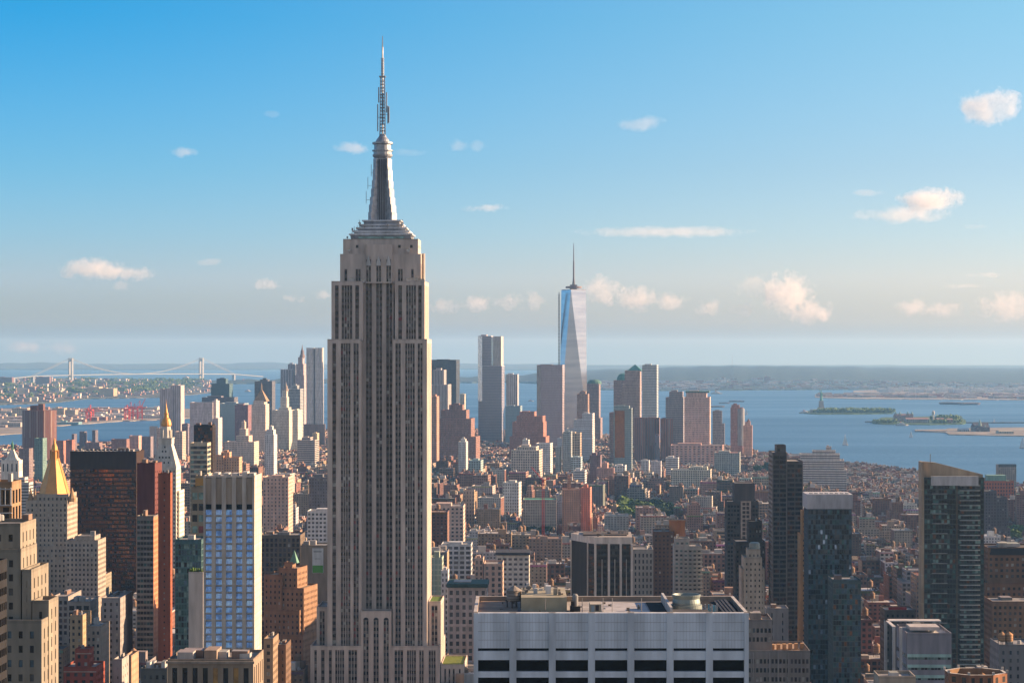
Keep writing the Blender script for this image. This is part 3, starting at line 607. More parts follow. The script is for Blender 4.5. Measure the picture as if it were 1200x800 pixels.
        m.box(L(px)-.12, L(px)+.12, y0+.6, y0+2.0, zz-.12, zz+.12, wc=(.3, .3, .3)); m.box(L(px)-.15, L(px)+.15, y0+.9, y0+1.2, zz-r_-1.2, zz, wc=(.3, .3, .3)); b.part(m, 'dish_antenna')
    m = MB(); m.lathe(L(494.5), 14, [(1.0, z(328)), (1.0, z(296))], 10, wc=(.6, .55, .5)); b.part(m, 'vent_stack')
    b.done(100)
MAST = simple('mast_metal', (.30, .33, .37), .42, .35, .3, .4)
skyscraper()
# ------------------------------------------------------------------ near and middle towers
def white_slab():
    """wide pale stone slab in front, with its roof seen from above"""
    b = Bld('office_slab', 'wide pale blue-grey stone office slab with black window bands, closest of all', 'office building', 555, 877.5, 718, 513, 36, rot=0)
    x, z = b.x, b.z; W = b.W; STN = (.66, .72, .79); zt = z(718)
    m = MB(); n = 7; bw = W/n; pier = 1.55; zb = z(830)
    rows = [(z(762.5), z(759.2)), (z(786.5), z(773)), (z(808), z(793.5)), (z(829.8), z(815.6))]
    x0 = -W/2
    # panels of thin courses, piers standing proud of them
    ys = [718, 729, 739.5, 749.5, 759.2]
    for i in range(n):
        u0 = x0+bw*i+(pier/2 if i else 1.0); u1 = x0+bw*(i+1)-(pier/2 if i < n-1 else 1.0); zprev = zt
        for (a, c) in rows:
            m.poly([(u0, .25, c), (u1, .25, c), (u1, .25, zprev), (u0, .25, zprev)], wc=STN)
            m.poly([(u0, .25, c), (u0, 1.3, c), (u1, 1.3, c), (u1, .25, c)], wc=STN); m.poly([(u0, 1.3, a), (u0, .25, a), (u1, .25, a), (u1, 1.3, a)], wc=STN)
            nn = 1 if rows.index((a, c)) == 0 else 4
            for j in range(nn):
                w = (u1-u0)/nn; b.pane([(u0+w*j+.04, 1.25, a), (u0+w*(j+1)-.04, 1.25, a), (u0+w*(j+1)-.04, 1.25, c), (u0+w*j+.04, 1.25, c)], 'black', 0)
            m.poly([(u0, 1.32, a), (u1, 1.32, a), (u1, 1.32, c), (u0, 1.32, c)], wc=(.01, .01, .01)); zprev = a
        m.poly([(u0, .25, zb), (u1, .25, zb), (u1, .25, zprev), (u0, .25, zprev)], wc=STN)
        for q in range(1, 4):      # course joints
            zz = z(ys[q]); m.poly([(u0, .235, zz-.035), (u1, .235, zz-.035), (u1, .235, zz+.035), (u0, .235, zz+.035)], wc=(.25, .25, .27))
        nj = 10
        for j in range(1, nj):
            uu = u0+(u1-u0)*j/nj
            for q in range(4): m.poly([(uu-.02, .238, z(ys[q+1])+.06), (uu+.02, .238, z(ys[q+1])+.06), (uu+.02, .238, z(ys[q])-.05), (uu-.02, .238, z(ys[q])-.05)], wc=(.36, .37, .39))
    m.poly([(x0, .25, zt), (W/2, .25, zt), (W/2, 1.4, zt), (x0, 1.4, zt)], wc=STN)
    for s_ in (-1, 1):
        xx = s_*W/2; pts = [(xx, 35.5), (xx, 0)] if s_ < 0 else [(xx, 0), (xx, 35.5)]
        m.wall(pts[0], pts[1], z(860), zt, STN, fp=(3.2, 3.9, .5), fq=(.5, 3, .3), gc=(.02, .02, .025))
    m.wall((W/2, 35.5), (x0, 35.5), z(860), zt, STN, fp=(3.2, 3.9, .8))
    wall = b.part(m, 'wall')
    for i in range(n+1):
        m = MB(); c = x0+bw*i; a_, c_ = (c-pier/2, c+pier/2) if 0 < i < n else ((x0, x0+1.0) if i == 0 else (W/2-1.0, W/2))
        m.box(a_, c_, 0, 1.3, zb, zt, wc=tuple(q*1.07 for q in STN)); b.part(m, 'pier', parent=wall)
    # roof: sunk deck with a parapet
    deck = zt-1.15; m = MB(); t = .8; BR = (.36, .29, .23)
    m.poly([(x0+t, t, deck), (W/2-t, t, deck), (W/2-t, 35.5-t, deck), (x0+t, 35.5-t, deck)], wc=(.34, .33, .33)); dk = b.part(m, 'roof_deck', DECK)
    m = MB()
    for (a, bb, c, d_) in ((x0, W/2, 1.32, 1.32+t), (x0, W/2, 35.5-t, 35.5), (x0, x0+t, t, 35.5-t), (W/2-t, W/2, t, 35.5-t)): m.box(a, bb, c, d_, deck, zt+.02, wc=BR, top=(.48, .46, .44))
    b.part(m, 'parapet', parent=dk)
    m = MB(); m.box(x0+1.2, x0+10, 1.5, 34, deck, deck+.12, wc=(.33, .24, .18)); b.part(m, 'roof_mat', parent=dk)
    for (xa, xb, ya, yb) in ((576, 620, 6, 16),): m = MB(); m.box(x(xa), x(xb), ya, yb, deck+.0, deck+.1, wc=(.12, .14, .18)); b.part(m, 'roof_patch', parent=dk)
    # long equipment house, beige, with a flat roof full of small things
    zo = deck
    m = MB(); m.box(x(611), x(666), 13, 34.4, zo, zo+3.3, wc=(.37, .33, .25), top=(.30, .29, .29)); eq = b.part(m, 'equipment_house', STUCCO)
    rr = random.Random(5)
    for i in range(24):
        px = rr.uniform(613, 660); yy = rr.uniform(16, 33); h = rr.uniform(.4, 2.4); w = rr.uniform(.2, .9); m = MB(); m.box(x(px)-w/2, x(px)+w/2, yy-w/2, yy+w/2, zo+3.3, zo+3.3+h*.8, wc=rr.choice([(.6, .6, .6), (.25, .24, .23), (.7, .7, .7), (.4, .36, .3)])); b.part(m, 'roof_equipment', parent=eq)
    m = MB(); m.box(x(641), x(647.5), 20, 22, zo+3.3, zo+5.2, wc=(.72, .73, .75)); b.part(m, 'cooling_unit', parent=eq)
    m = MB(); m.box(x(692.5), x(706), 6, 12, zo, zo+2.5, wc=(.36, .34, .27), top=(.45, .42, .36)); m.box(x(699), x(703), 5.93, 6, zo+1, zo+2.3, wc=(.05, .05, .06)); b.part(m, 'stair_house')
    m = MB(); m.box(x(694), x(697.6), 5.9, 6, zo, zo+2.2, wc=(.25, .34, .4)); b.part(m, 'stair_door')
    m = MB(); m.lathe(x(676), 14, [(.7, zo+1.2), (.7, zo+3.6), (.4, zo+4)], 12, wc=(.32, .33, .34)); m.box(x(676)-1.2, x(676)+1.2, 12.9, 15.1, zo, zo+1.2, wc=(.1, .1, .1)); b.part(m, 'exhaust_stack')
    m = MB(); m.box(x(671), x(674), 12, 16, zo, zo+2.5, wc=(.06, .06, .06)); b.part(m, 'fan_house')
    m = MB(); m.box(x(708), x(764), 6, 30, deck-.01, deck+.14, wc=(.46, .45, .46)); b.part(m, 'roof_mat', parent=dk)
    m = MB(); m.box(x(766.5), x(785.5), 3.5, 31, deck+.02, deck+.2, wc=(.02, .02, .022)); b.part(m, 'dark_roof_well', parent=dk)
    m = MB(); m.box(x(786), x(789), 2.5, 33, zo, zo+2.2, wc=(.5, .5, .5)); b.part(m, 'screen_wall')
    m = MB(); m.box(x(789.5), x(833), 2.5, 9, zo, zo+1.0, wc=(.07, .07, .075)); b.part(m, 'duct')
    # big twin cooling drum
    m = MB(); cx, cy = x(811), 17
    m.lathe(cx, cy, [(3.7, zo), (3.7, zo+1.2), (3.3, zo+1.3), (3.3, zo+1.7), (3.1, zo+2.6), (3.35, zo+3.3), (3.4, zo+3.6), (3.1, zo+3.6), (2.9, zo+3.0)], 32, wc=(.42, .46, .45)); b.part(m, 'cooling_drum', METAL)
    for i in range(9):
        m = MB(); a = -2.7+i*.28; m.box(x(827.5)+i*.42, x(827.5)+i*.42+.3, 8+i*.4, 8.5+i*.4, zo, zo+.8+1.4*abs(math.sin(i*1.7)), wc=(.45, .47, .5) if i % 3 else (.1, .3, .45)); b.part(m, 'pipework')
    m = MB(); m.box(x(833.5), x(872), 3, 33, deck+.02, deck+.18, wc=(.018, .018, .02)); b.part(m, 'dark_roof_well', parent=dk)
    for i in range(4):
        m = MB(); m.box(x(851+i*4), x(851+i*4)+.6, 4, 32, deck+.18, deck+.5+.1*i, wc=(.04, .05, .07)); b.part(m, 'roof_rail', parent=dk)
    for i in range(22):
        m = MB(); px = rr.uniform(566, 766); yy = rr.uniform(2, 33)
        if 606 < px < 670 and yy > 11: continue
        h = rr.uniform(.3, 1.1); w = rr.uniform(.2, .8); m.box(x(px)-w/2, x(px)+w/2, yy-w/2, yy+w/2, deck, deck+h, wc=rr.choice([(.5, .5, .5), (.2, .19, .18), (.3, .25, .2)])); b.part(m, 'roof_vent', parent=dk)
    for px in (640, 684, 709, 720, 755):
        m = MB(); m.tube((x(px), 11, deck), (x(px), 11, deck+3.4), .09, 5, wc=(.3, .3, .3)); b.part(m, 'vent_pipe', parent=dk)
    b.done(100)
    lx, ly = x(602.5), 20.5; p = wpos(b, lx, ly, deck)
    t = tank(p[0], p[1], p[2]+.1, 1.0, 'weathered conical-roofed water tank on the pale slab roof, beside its equipment house', None, col=(.27, .24, .21)); t.scale = (.92, .92, .66)
DECK = simple('roof_membrane', (.30, .29, .29), .9, 0, .45, .12); STUCCO = simple('beige_stucco', (.34, .31, .22), .9, 0, .2, .3); METAL = simple('galvanised_metal', (.2, .24, .23), .55, .3, .2, .3)
white_slab()

def punched(name, label, cat, x0, x1, yt, D, depth, col, tiers=None, yb=900, roofc=(.3, .29, .28), cl=3, group=None, cap=100, tanks=0, side=None, sides='NWE', par=1.0, hmax=4, rot=GR, **k):
    """a tower of stacked blocks; tiers: (px0, px1, row of top, y start, y end)"""
    b = Bld(name, label, cat, x0, x1, yt, D, depth, rot=rot, group=group)
    tiers = tiers or [(x0, x1, yt, 0, depth)]; w = MB(); wl = None
    tiers = sorted(tiers, key=lambda t: -t[2]); zb = 0
    for i, (a, c, y, y0, y1) in enumerate(tiers):
        over = [t for t in tiers[:i] if t[0] <= a+.01 and t[1] >= c-.01 and t[3] <= y0+.01 and t[4] >= y1-.01]
        z0 = b.z(over[-1][2])-.05 if over else max(0, b.z(yb)); kk = dict(k)
        r = MB(); b.block(w, b.xx(a, y0), b.xx(c, y0), y0, y1, z0, wz(y, D+y0)-b.gz, col, side=side, sides=sides, roof=roofc, par=par, rmb=r, pr=i*.0, **kk)
        b.part(r, 'roof')
    wl = b.part(w, 'wall')
    a, c, y, y0, y1 = tiers[-1]
    if cl: clutter(b, b.x(a), b.x(c), y0, y1, b.z(y)-.05, cl, hmax=hmax)
    for i in range(tanks):
        p = wpos(b, R_.uniform(b.x(a)+4, b.x(c)-4), R_.uniform(y0+4, y1-4), b.z(y)); tank(*p, 1.1, 'wooden water tank standing on the roof of the %s' % name.replace('_', ' '), None)
    b.done(cap); return b

# tower with folded blue glass bays
def blue_bay_tower():
    b = Bld('hotel_tower', 'beige stone tower with five bays of folded blue glass windows', 'tower', 238.5, 298.5, 559, 1110, 25, rot=GR)
    x, z = b.x, b.z; C = (.66, .58, .50); W = b.W; x0 = -W/2; zt = z(559); zw = z(590.5); fl = 3.42; n = 5; bw = W/n
    m = MB(); nf = 27
    m.wall((W/2, 0), (W/2, 25), 0, zt, C, fp=(50, 3.42, .0)); m.wall((W/2, 25), (x0, 25), 0, zt, C); m.wall((x0, 25), (x0, 0), 0, zt, C)
    for j in range(40): m.poly([(W/2+.03, .3, zt-2-j*fl), (W/2+.03, 24.7, zt-2-j*fl), (W/2+.03, 24.7, zt-2-j*fl+.15), (W/2+.03, .3, zt-2-j*fl+.15)], wc=(.3, .26, .22))
    m.wall((x0, .6), (W/2, .6), 0, zt, (.36, .31, .26)); wl = b.part(m, 'wall')
    for i in range(n+1):
        q = MB(); c = x0+bw*i; pw = 1.0; a_, c_ = max(x0, c-pw), min(W/2, c+pw)
        q.box(a_, c_, -.9, .55, 0, zt, wc=tuple(t*.93 for t in C)); b.part(q, 'pier', parent=wl)
    for i in range(n):
        u0, u1 = x0+bw*i+1.0, x0+bw*(i+1)-1.0; u0 = max(u0, x0+1); u1 = min(u1, W/2-1)
        q = MB(); q.poly([(u0, .1, zw), (u1, .1, zw), (u1, -.5, zt-.6), (u0, -.5, zt-.6)], wc=(.42, .33, .25)); q.poly([(u0, -.5, zt-.6), (u1, -.5, zt-.6), (u1, .5, zt-.6), (u0, .5, zt-.6)], wc=C); b.part(q, 'crown_panel', parent=wl)
        q = MB(); q.box(u0, u1, .3, .5, zw-2.4, zw, wc=(.02, .02, .02)); b.part(q, 'louvre', parent=wl)
        for j in range(nf):
            zz = zw-2.6-fl*(j+1)
            mid = (u0+u1)/2; pal = R_.random()
            for (p, q_) in ((u0, mid), (mid, u1)):     # the pane leans back so that it mirrors the sky
                for (aa, bb_) in ((p, (p+q_)/2), ((p+q_)/2, q_)):
                    b.pane([(aa+.05, -.25, zz+.82), (bb_-.05, -.25, zz+.82), (bb_-.05, .35, zz+3.25), (aa+.05, .35, zz+3.25)], 'blue' if pal < .6 else 'blue2', 0)
            s_ = MB()
            wl_ = .38; m2 = s_; m2.box(u0, u1, -.3, .5, zz+.05, zz+.8, wc=(.52, .48, .44)); b.sill = m2
            SILLS.append(m2)
    mm = MB()
    for q in SILLS:
        o = len(mm.v); mm.v += q.v; mm.f += [tuple(i+o for i in f) for f in q.f]; mm.uv += q.uv; mm.wc += q.wc; mm.gc += q.gc; mm.fp += q.fp; mm.fq += q.fq; mm.mi += q.mi
    SILLS.clear(); o = b.part(mm, 'sill', parent=wl); o['kind'] = 'stuff'
    r = MB(); roofbox(r, x0, W/2, -.9+.9, 25, zt, C, (.4, .38, .36), .8); b.part(r, 'roof')
    for px in (250, 262, 272, 284, 292):
        q = MB(); q.box(x(px)-1, x(px)+1.6, 6, 14, zt, zt+1.6+R_.random(), wc=(.6, .58, .55)); b.part(q, 'roof_unit')
    b.done(100)
SILLS = []
blue_bay_tower()
P_ = punched
STD_PAL = (('dark', 8), ('mid', 3), ('blind', 1))
def extra(b, name, x0, x1, ya, yb, y0, y1, col, mat=None, **k):
    m = MB(); m.box(b.x(x0), b.x(x1), y0, y1, b.z(yb), b.z(ya), wc=col, bottom=True, **k); return b.part(m, name, mat)

# left edge limestone tower, close
b = P_('limestone_tower', 'near limestone tower with stepped sunlit setbacks filling the lower left corner', 'tower', -40, 49, 610, 640, 30, (.27, .24, .19),
   tiers=[(-40, 49, 730, 0, 20), (38, 57.5, 707, 8, 20), (26, 37, 671, 9, 30), (-40, 24.5, 647, 10.5, 30), (-40, 24, 617, 14, 33)], bay=3.4, fl=4.05, ww=.36, wh=.5, side=dict(bay=4.6, ww=.22, wh=.72, mode='punch'), cl=3, cap=100, pal=(('dark', 6), ('mid', 2), ('sky', 1)), rev=.4, ends=1.2)
b = P_('dark_office_tower', 'sliver of a black tower at the very edge beside the limestone setbacks', 'tower', -60, -1, 662, 560, 8, (.02, .02, .022), bay=2, fl=3.8, ww=.8, cl=0)
# little penthouse with white frame, behind the limestone tower
b = P_('penthouse_block', 'rooftop penthouse with white framed dark openings above the sunlit limestone setbacks', 'building', -12, 14, 568, 700, 12, (.30, .20, .12), bay=3.4, fl=5.2, ww=.62, wh=.8, cl=1, pal=(('dark', 1),), roofc=(.4, .36, .3), yb=640)
for yy in (572, 591, 600): extra(b, 'white_rail', -12, 14.5, yy, yy+1.2, -.7, -.3, (.62, .62, .62))
for xx in (0.5, 6, 12.5): extra(b, 'white_post', xx, xx+1, 571, 592, -.6, -.2, (.62, .62, .62))

# gold pyramid tower
def gold_tower():
    b = Bld('gold_roofed_tower', 'beige stone tower crowned by a large gilded octagonal pyramid roof', 'tower', 36, 78, 518, 1850, 34)
    x, z = b.x, b.z; C = (.42, .36, .29); m = MB(); r = MB()
    for (a, c, y, y0, y1) in ((26, 88, 640, -3, 40), (30, 79, 587, 0, 38), (38, 78.5, 580, 3, 36)):
        b.block(m, x(a), x(c), y0, y1, 0 if y == 640 else z(700), z(y), C, rmb=r, bay=3.3, fl=4.1, ww=.42, wh=.5, pal=STD_PAL, par=.8, pr=0 if y == 587 else 1)
    b.part(m, 'wall'); b.part(r, 'roof')
    cx, cy = x(58), 18; R = 18.5*b.k; n = 8; rt = math.pi/8
    g = MB(); g.prism(g.ring(cx, cy, R*1.06, n, rt), z(581), z(579.5), wc=(.5, .4, .3))
    g.prism(g.ring(cx, cy, R, n, rt), z(580), z(538), pts1=g.ring(cx, cy, R*.29, n, rt), cap=True); p = b.part(g, 'gilded_roof', GOLD)
    for i in range(8):   # ribs
        q = MB(); a = g.ring(cx, cy, R*1.0, n, rt)[i]; c = g.ring(cx, cy, R*.29, n, rt)[i]; q.tube((*a, z(580)), (*c, z(538)), .28, 4); b.part(q, 'roof_rib', GOLD, p)
    q = MB(); q.lathe(cx, cy, [(R*.33, z(540)), (R*.33, z(538)), (R*.25, z(538)), (R*.25, z(530)), (R*.3, z(529.6)), (R*.22, z(529)), (R*.18, z(524)), (R*.1, z(521)), (R*.03, z(514))], 8, rot=rt); b.part(q, 'gilded_lantern', GOLD)
    for i in range(8):
        q = MB(); a = q.ring(cx, cy, R*.27, 8, rt)[i]; q.tube((*a, z(538)), (*a, z(528)), .35, 5); b.part(q, 'lantern_column', GOLD)
    for (px, s_, cyy) in ((34.5, 1, 4), (83, 1.35, 5), (40, .6, 3)):
        q = MB(); q.lathe(x(px), cyy, [(2.6*s_, z(588)), (2.6*s_, z(586)-1+s_*2), (1.9*s_, z(582)), (.2, z(571.5))], 8, wc=(.45, .3, .17)); b.part(q, 'corner_pinnacle')
    b.done(100)
GOLD = simple('gilding', (.62, .31, .085), .5, .25, .14, .25, bump=.1)
gold_tower()
b = P_('stone_annex', 'grey stone block with rows of paired windows beside the gold roofed tower', 'building', 79, 105, 634, 1800, 30, (.38, .335, .28), tiers=[(77, 115, 634, 4, 34), (79, 106, 634, 0, 34)][:1]+[(88, 111, 629, 8, 30)], bay=3.2, fl=3.9, ww=.45, wh=.5, cl=2, pal=STD_PAL)
b = P_('bronze_tower', 'broad dark bronze glass slab behind the gold roofed tower', 'tower', 82, 160, 530, 1960, 36, (.045, .026, .018), bay=1.9, fl=3.7, ww=.82, wh=.62, pal=(('bronze', 12), ('dark', 6), ('bronze2', 1)), cl=4, side=dict(ww=.3), topm=14, rev=.15, tanks=0)
for i in range(16):
    m = MB(); px = 84+i*4.7; m.box(b.x(px), b.x(px)+1.1, 2, 4, b.z(530)+.8, b.z(530)+2.2+(i*7 % 3)*.5, wc=(.5, .48, .46)); b.part(m, 'roof_unit')

# white tapering clock tower with gilded cupola
def cupola_tower():
    b = Bld('cupola_tower', 'white marble tower tapering to a gilded cupola and spire', 'tower', 178, 203, 473, 2080, 26)
    x, z = b.x, b.z; C = (.74, .70, .62); cx, cy = x(191.8), 13
    m = MB(); r = MB(); b.block(m, x(176.5), x(206.5), 0, 24, 0, z(548), C, rmb=r, bay=3.2, fl=4, ww=.35, wh=.5, par=.5, pal=STD_PAL); b.part(m, 'wall')
    def sq(hw): return [(cx-hw, cy-hw), (cx+hw, cy-hw), (cx+hw, cy+hw), (cx-hw, cy+hw)]
    q = MB(); q.prism(sq(11.6), z(548), z(520), wc=C, pts1=sq(5.6), cap=True); s_ = b.part(q, 'tapered_roof')
    for (yy, xs) in ((543, (-4, 0, 4)), (537, (-4.5, -1.5, 1.5, 4.5)), (530, (-2, 1)), (525, (0,))):
        for u in xs:
            q = MB(); t = (548-yy)/28; d = cy-(11.6-(6.0)*t); q.box(cx+u-.55, cx+u+.55, d-.35, d+.6, z(yy), z(yy)+1.6, wc=(.03, .03, .03), bottom=True); b.part(q, 'roof_window', parent=s_)
    q = MB(); q.prism(sq(6.3), z(520.5), z(514), wc=C); q.prism(sq(6.9), z(514), z(513.2), wc=C); q.lathe(cx, cy, [(4.6, z(513.2)), (4.4, z(503)), (3.8, z(499.5))], 8, wc=C, rot=math.pi/8); b.part(q, 'belfry', parent=s_)
    for i in range(8):
        q = MB(); a = q.ring(cx, cy, 5.2, 8, math.pi/8)[i]; q.tube((*a, z(513.2)), (*a, z(504)), .45, 6, wc=C); b.part(q, 'belfry_column', parent=s_)
    q = MB(); q.lathe(cx, cy, [(4.6, z(499.6)), (4.9, z(498)), (4.6, z(495)), (3.6, z(491.5)), (2.2, z(489.5)), (1.9, z(486)), (2.3, z(485.5)), (1.4, z(483)), (.9, z(479.5)), (.25, z(473)), (.06, z(468))], 16); b.part(q, 'gilded_cupola', GOLD)
    q = MB(); r2 = MB(); b.block(q, x(190), x(209.5), 4, 30, 0, z(575), C, rmb=r2, bay=3.2, fl=4, ww=.35, wh=.5, par=.5, pal=STD_PAL); b.part(q, 'side_wing')
    b.done(100)
cupola_tower()
# red brick pair with striped glass flank
b = P_('striped_glass_wing', 'grey block of dark window bands joined to the red brick towers', 'building', 160, 180, 606, 1440, 26, (.24, .22, .2), sidecol=(.55, .24, .13), bay=2.2, fl=3.4, ww=.92, wh=.56, pal=(('dark', 8), ('teal', 2), ('mid', 2)), cl=1, side=dict(ww=.3), rev=.25)  # brick flanks coloured bright salmon, painting in the sunlit orange edge
def turned(name, label, x0, x1, yt, D, col, deg, w, d, **k):
    b = Bld(name, label, 'tower', x0, x1, yt, D, 24, rot=math.radians(deg)); m = MB(); r = MB()
    b.block(m, -w/2, w/2, 0, d, 0, b.z(yt), col, rmb=r, **k); b.part(m, 'wall'); b.part(r, 'roof'); clutter(b, -w/2, w/2, 0, d, b.z(yt), 2, hmax=3); b.done(90); return b
turned('red_brick_tower', 'tall dark red brick tower turned cornerwise, orange sunlit on one edge', 160, 182, 544, 1465, (.15, .055, .05), -9, 12.0, 15, bay=3.4, fl=3.6, ww=.0001, wh=.3, pal=(('dark', 1),), side=dict(ww=.28), topm=3)
turned('brick_slab_tower', 'slim rust red brick slab with few small windows before the white tapered tower', 187, 198, 556, 1400, (.32, .10, .05), 3, 7.6, 12, bay=8, fl=3.6, ww=.12, wh=.3, pal=(('dark', 2), ('blind', 1)), side=dict(ww=.2, bay=3.5), topm=3)
# white pyramid with small green finial, far left
def lantern_tower():
    b = Bld('lantern_tower', 'white stone tower with steep lantern roof and green finial at the photo edge', 'tower', 1, 22, 545, 2850, 22)
    x, z = b.x, b.z; C = (.74, .70, .62); cx = x(12); m = MB(); r = MB()
    b.block(m, x(-2), x(25), -2, 22, 0, z(566), C, rmb=r, bay=3, fl=4, ww=.4, wh=.5, pal=STD_PAL); b.block(m, x(1), x(22), 0, 20, z(566), z(540), C, rmb=r, bay=5.4, fl=14, ww=.3, wh=.7, pal=(('dark', 1),)); b.part(m, 'wall'); b.part(r, 'roof')
    q = MB(); s4 = lambda h: [(cx-h, 11-h), (cx+h, 11-h), (cx+h, 11+h), (cx-h, 11+h)]
    q.prism(s4(9), z(540), z(537), wc=C, pts1=s4(7)); q.prism(s4(6.2), z(537), z(527), wc=C, pts1=s4(1.8)); b.part(q, 'lantern_roof')
    q = MB(); q.lathe(cx, 11, [(1.3, z(528)), (1.4, z(524)), (1.9, z(521)), (.7, z(518.5)), (.2, z(516))], 8, wc=(.12, .3, .2)); b.part(q, 'green_finial'); b.done(60)
lantern_tower()
b = P_('white_ribbed_block', 'white ribbed apartment block between the lantern tower and gold pyramid', 'building', 22, 34, 562, 2500, 20, (.55, .53, .5), bay=40, fl=3.4, ww=.98, wh=.42, pal=(('mid', 1),), cl=1, tiers=[(22, 34, 566, 0, 20), (22, 29, 560, 2, 18)])
# teal glass and white party wall near the blue bay tower
b = P_('teal_glass_tower', 'teal glass apartment tower half hidden by the blue bay tower', 'tower', 205, 236, 634, 1240, 24, (.07, .14, .15), bay=1.6, fl=3.3, ww=.86, wh=.8, pal=(('teal', 6), ('teal2', 2), ('sky', 2), ('dark', 2)), cl=2, rev=.12, side=dict(ww=.7))
b = P_('panelled_apartment_tower', 'tower with ochre, red and pale green panels left of the blue bay tower', 'tower', 224, 240, 562, 1300, 22, (.32, .26, .18), tiers=[(224, 240, 572, 0, 20), (229, 240, 559, 0, 20)], bay=3.6, fl=6.4, ww=.8, wh=.62, pal=(('red', 2), ('teal2', 3), ('dark', 2)), cl=1)
extra(b, 'ochre_panel', 229, 239.6, 560, 569, -.3, 0, (.5, .28, .08)); 
b = P_('green_balcony_block', 'low glass block with a planted roof garden left of the blue bay tower', 'building', 221, 238, 672, 1160, 18, (.50, .48, .46), bay=40, fl=60, ww=.0001, cl=0, pal=(('dark', 1),), side=dict(ww=.3))
rr = random.Random(8)
for i in range(26): 
    m = MB(); cx_ = rr.uniform(b.x(222), b.x(237)); cy_ = rr.uniform(1, 8); m.lathe(cx_, cy_, [(.3, b.z(672)), (rr.uniform(.7, 1.1), b.z(672)+rr.uniform(.9, 1.7)), (.2, b.z(672)+rr.uniform(2, 2.8))], 6, wc=jit((.10, .17, .03), .4)); b.part(m, 'roof_shrub')
# bronze sliver tower and pale banded tower
b = P_('slender_bronze_tower', 'slender near-black bronze glass tower rising behind the pale banded balconies', 'tower', 227, 249, 499, 2230, 20, (.03, .022, .018), bay=2, fl=3.6, ww=.85, wh=.7, pal=(('bronze', 5), ('dark', 9), ('bronze2', 1)), cl=2, side=dict(ww=.2), rev=.1)
b = P_('banded_balcony_tower', 'pale tower ringed with cream balcony bands, under the slender bronze tower', 'tower', 222.5, 243, 520, 2040, 20, (.52, .46, .34), bay=16, fl=4.3, ww=.97, wh=.62, pal=(('teal2', 2), ('mid', 3), ('dark', 1)), cl=1, mull=3)
# bottom left
b = P_('pilastered_block', 'brown stone block with tall pilasters and a terrace roof below the blue bay tower', 'building', 196, 297, 775, 850, 28, (.30, .24, .18), bay=4.0, fl=9.5, ww=.5, wh=.86, pal=(('dark', 6), ('amber', 1)), cl=7, roofc=(.27, .24, .21), side=dict(bay=5, ww=.35), topm=1.6, rev=.7, ends=.8)
extra(b, 'cornice', 194.5, 298.5, 774, 776.8, -1.0, 0, (.36, .3, .24)); extra(b, 'penthouse', 236, 251, 764, 777, 6, 18, (.34, .26, .2))
b = P_('red_brick_block', 'small deep red brick block with pale belt courses, lower left', 'building', 74.5, 112.5, 787, 1150, 22, (.28, .07, .045), tiers=[(74.5, 112.5, 783, 0, 22), (88, 105, 762, 4, 14)], bay=3.6, fl=3.7, ww=.45, wh=.5, pal=STD_PAL, cl=1)
extra(b, 'belt_course', 74.2, 113, 786, 787, -.3, 0, (.5, .4, .32)); extra(b, 'belt_course', 87.6, 105.3, 766, 767, 3.7, 4, (.5, .4, .32))
for (nm, lb, x0, x1, y, D, dp, c, kk) in (
  ('loft_building', 'grey loft with wide dark windows left of the dark roofed terrace block', 62, 80, 700, 1500, 40, (.34, .31, .28), dict(bay=3.6, fl=4, ww=.6, wh=.6, cl=1)),
  ('loft_building', 'low stone loft with black glazed attic under the stone annex', 79, 106, 706, 1450, 32, (.36, .32, .28), dict(bay=4.4, fl=4.2, ww=.72, wh=.7, cl=3)),
  ('loft_building', 'tall grey loft with warm sunlit flank before the bronze slab', 119, 141, 702, 1420, 40, (.33, .31, .30), dict(bay=3.2, fl=3.8, ww=.35, wh=.5, cl=2)),
  ('loft_building', 'buff terrace building with green mansard edge under the dark glazed loft', 82, 97, 722, 1380, 24, (.42, .32, .20), dict(bay=3, fl=3.8, ww=.4, wh=.5, cl=2)),
  ('loft_building', 'brown building with ridged sunlit bay right of the buff terrace building', 101, 118, 735, 1330, 26, (.34, .28, .23), dict(bay=3, fl=3.8, ww=.5, wh=.5, cl=2)),
  ('loft_building', 'narrow grey building with white vents above the pilastered block', 133, 143, 774, 1180, 18, (.40, .38, .36), dict(bay=5, fl=5, ww=.15, wh=.3, cl=1)),
  ('loft_building', 'tan sunlit slab rising above the red brick block', 146, 154, 770, 1200, 20, (.42, .30, .20), dict(bay=3, fl=3.6, ww=.3, wh=.4, cl=0)),
  ('loft_building', 'dark low building with green roof sheds beside the pilastered block', 165, 196, 785, 1020, 20, (.12, .12, .11), dict(bay=3, fl=3.8, ww=.4, wh=.5, cl=6)),
  ('office_building', 'brown columned office block left of the billboard building', 305, 352, 628, 1760, 30, (.16, .125, .095), dict(bay=3.6, fl=3.8, ww=.6, wh=.7, cl=4)),
  ):
    P_(nm, lb, 'building', x0, x1, y, D, dp, c, pal=STD_PAL, side=dict(ww=.18), cap=40, **kk)
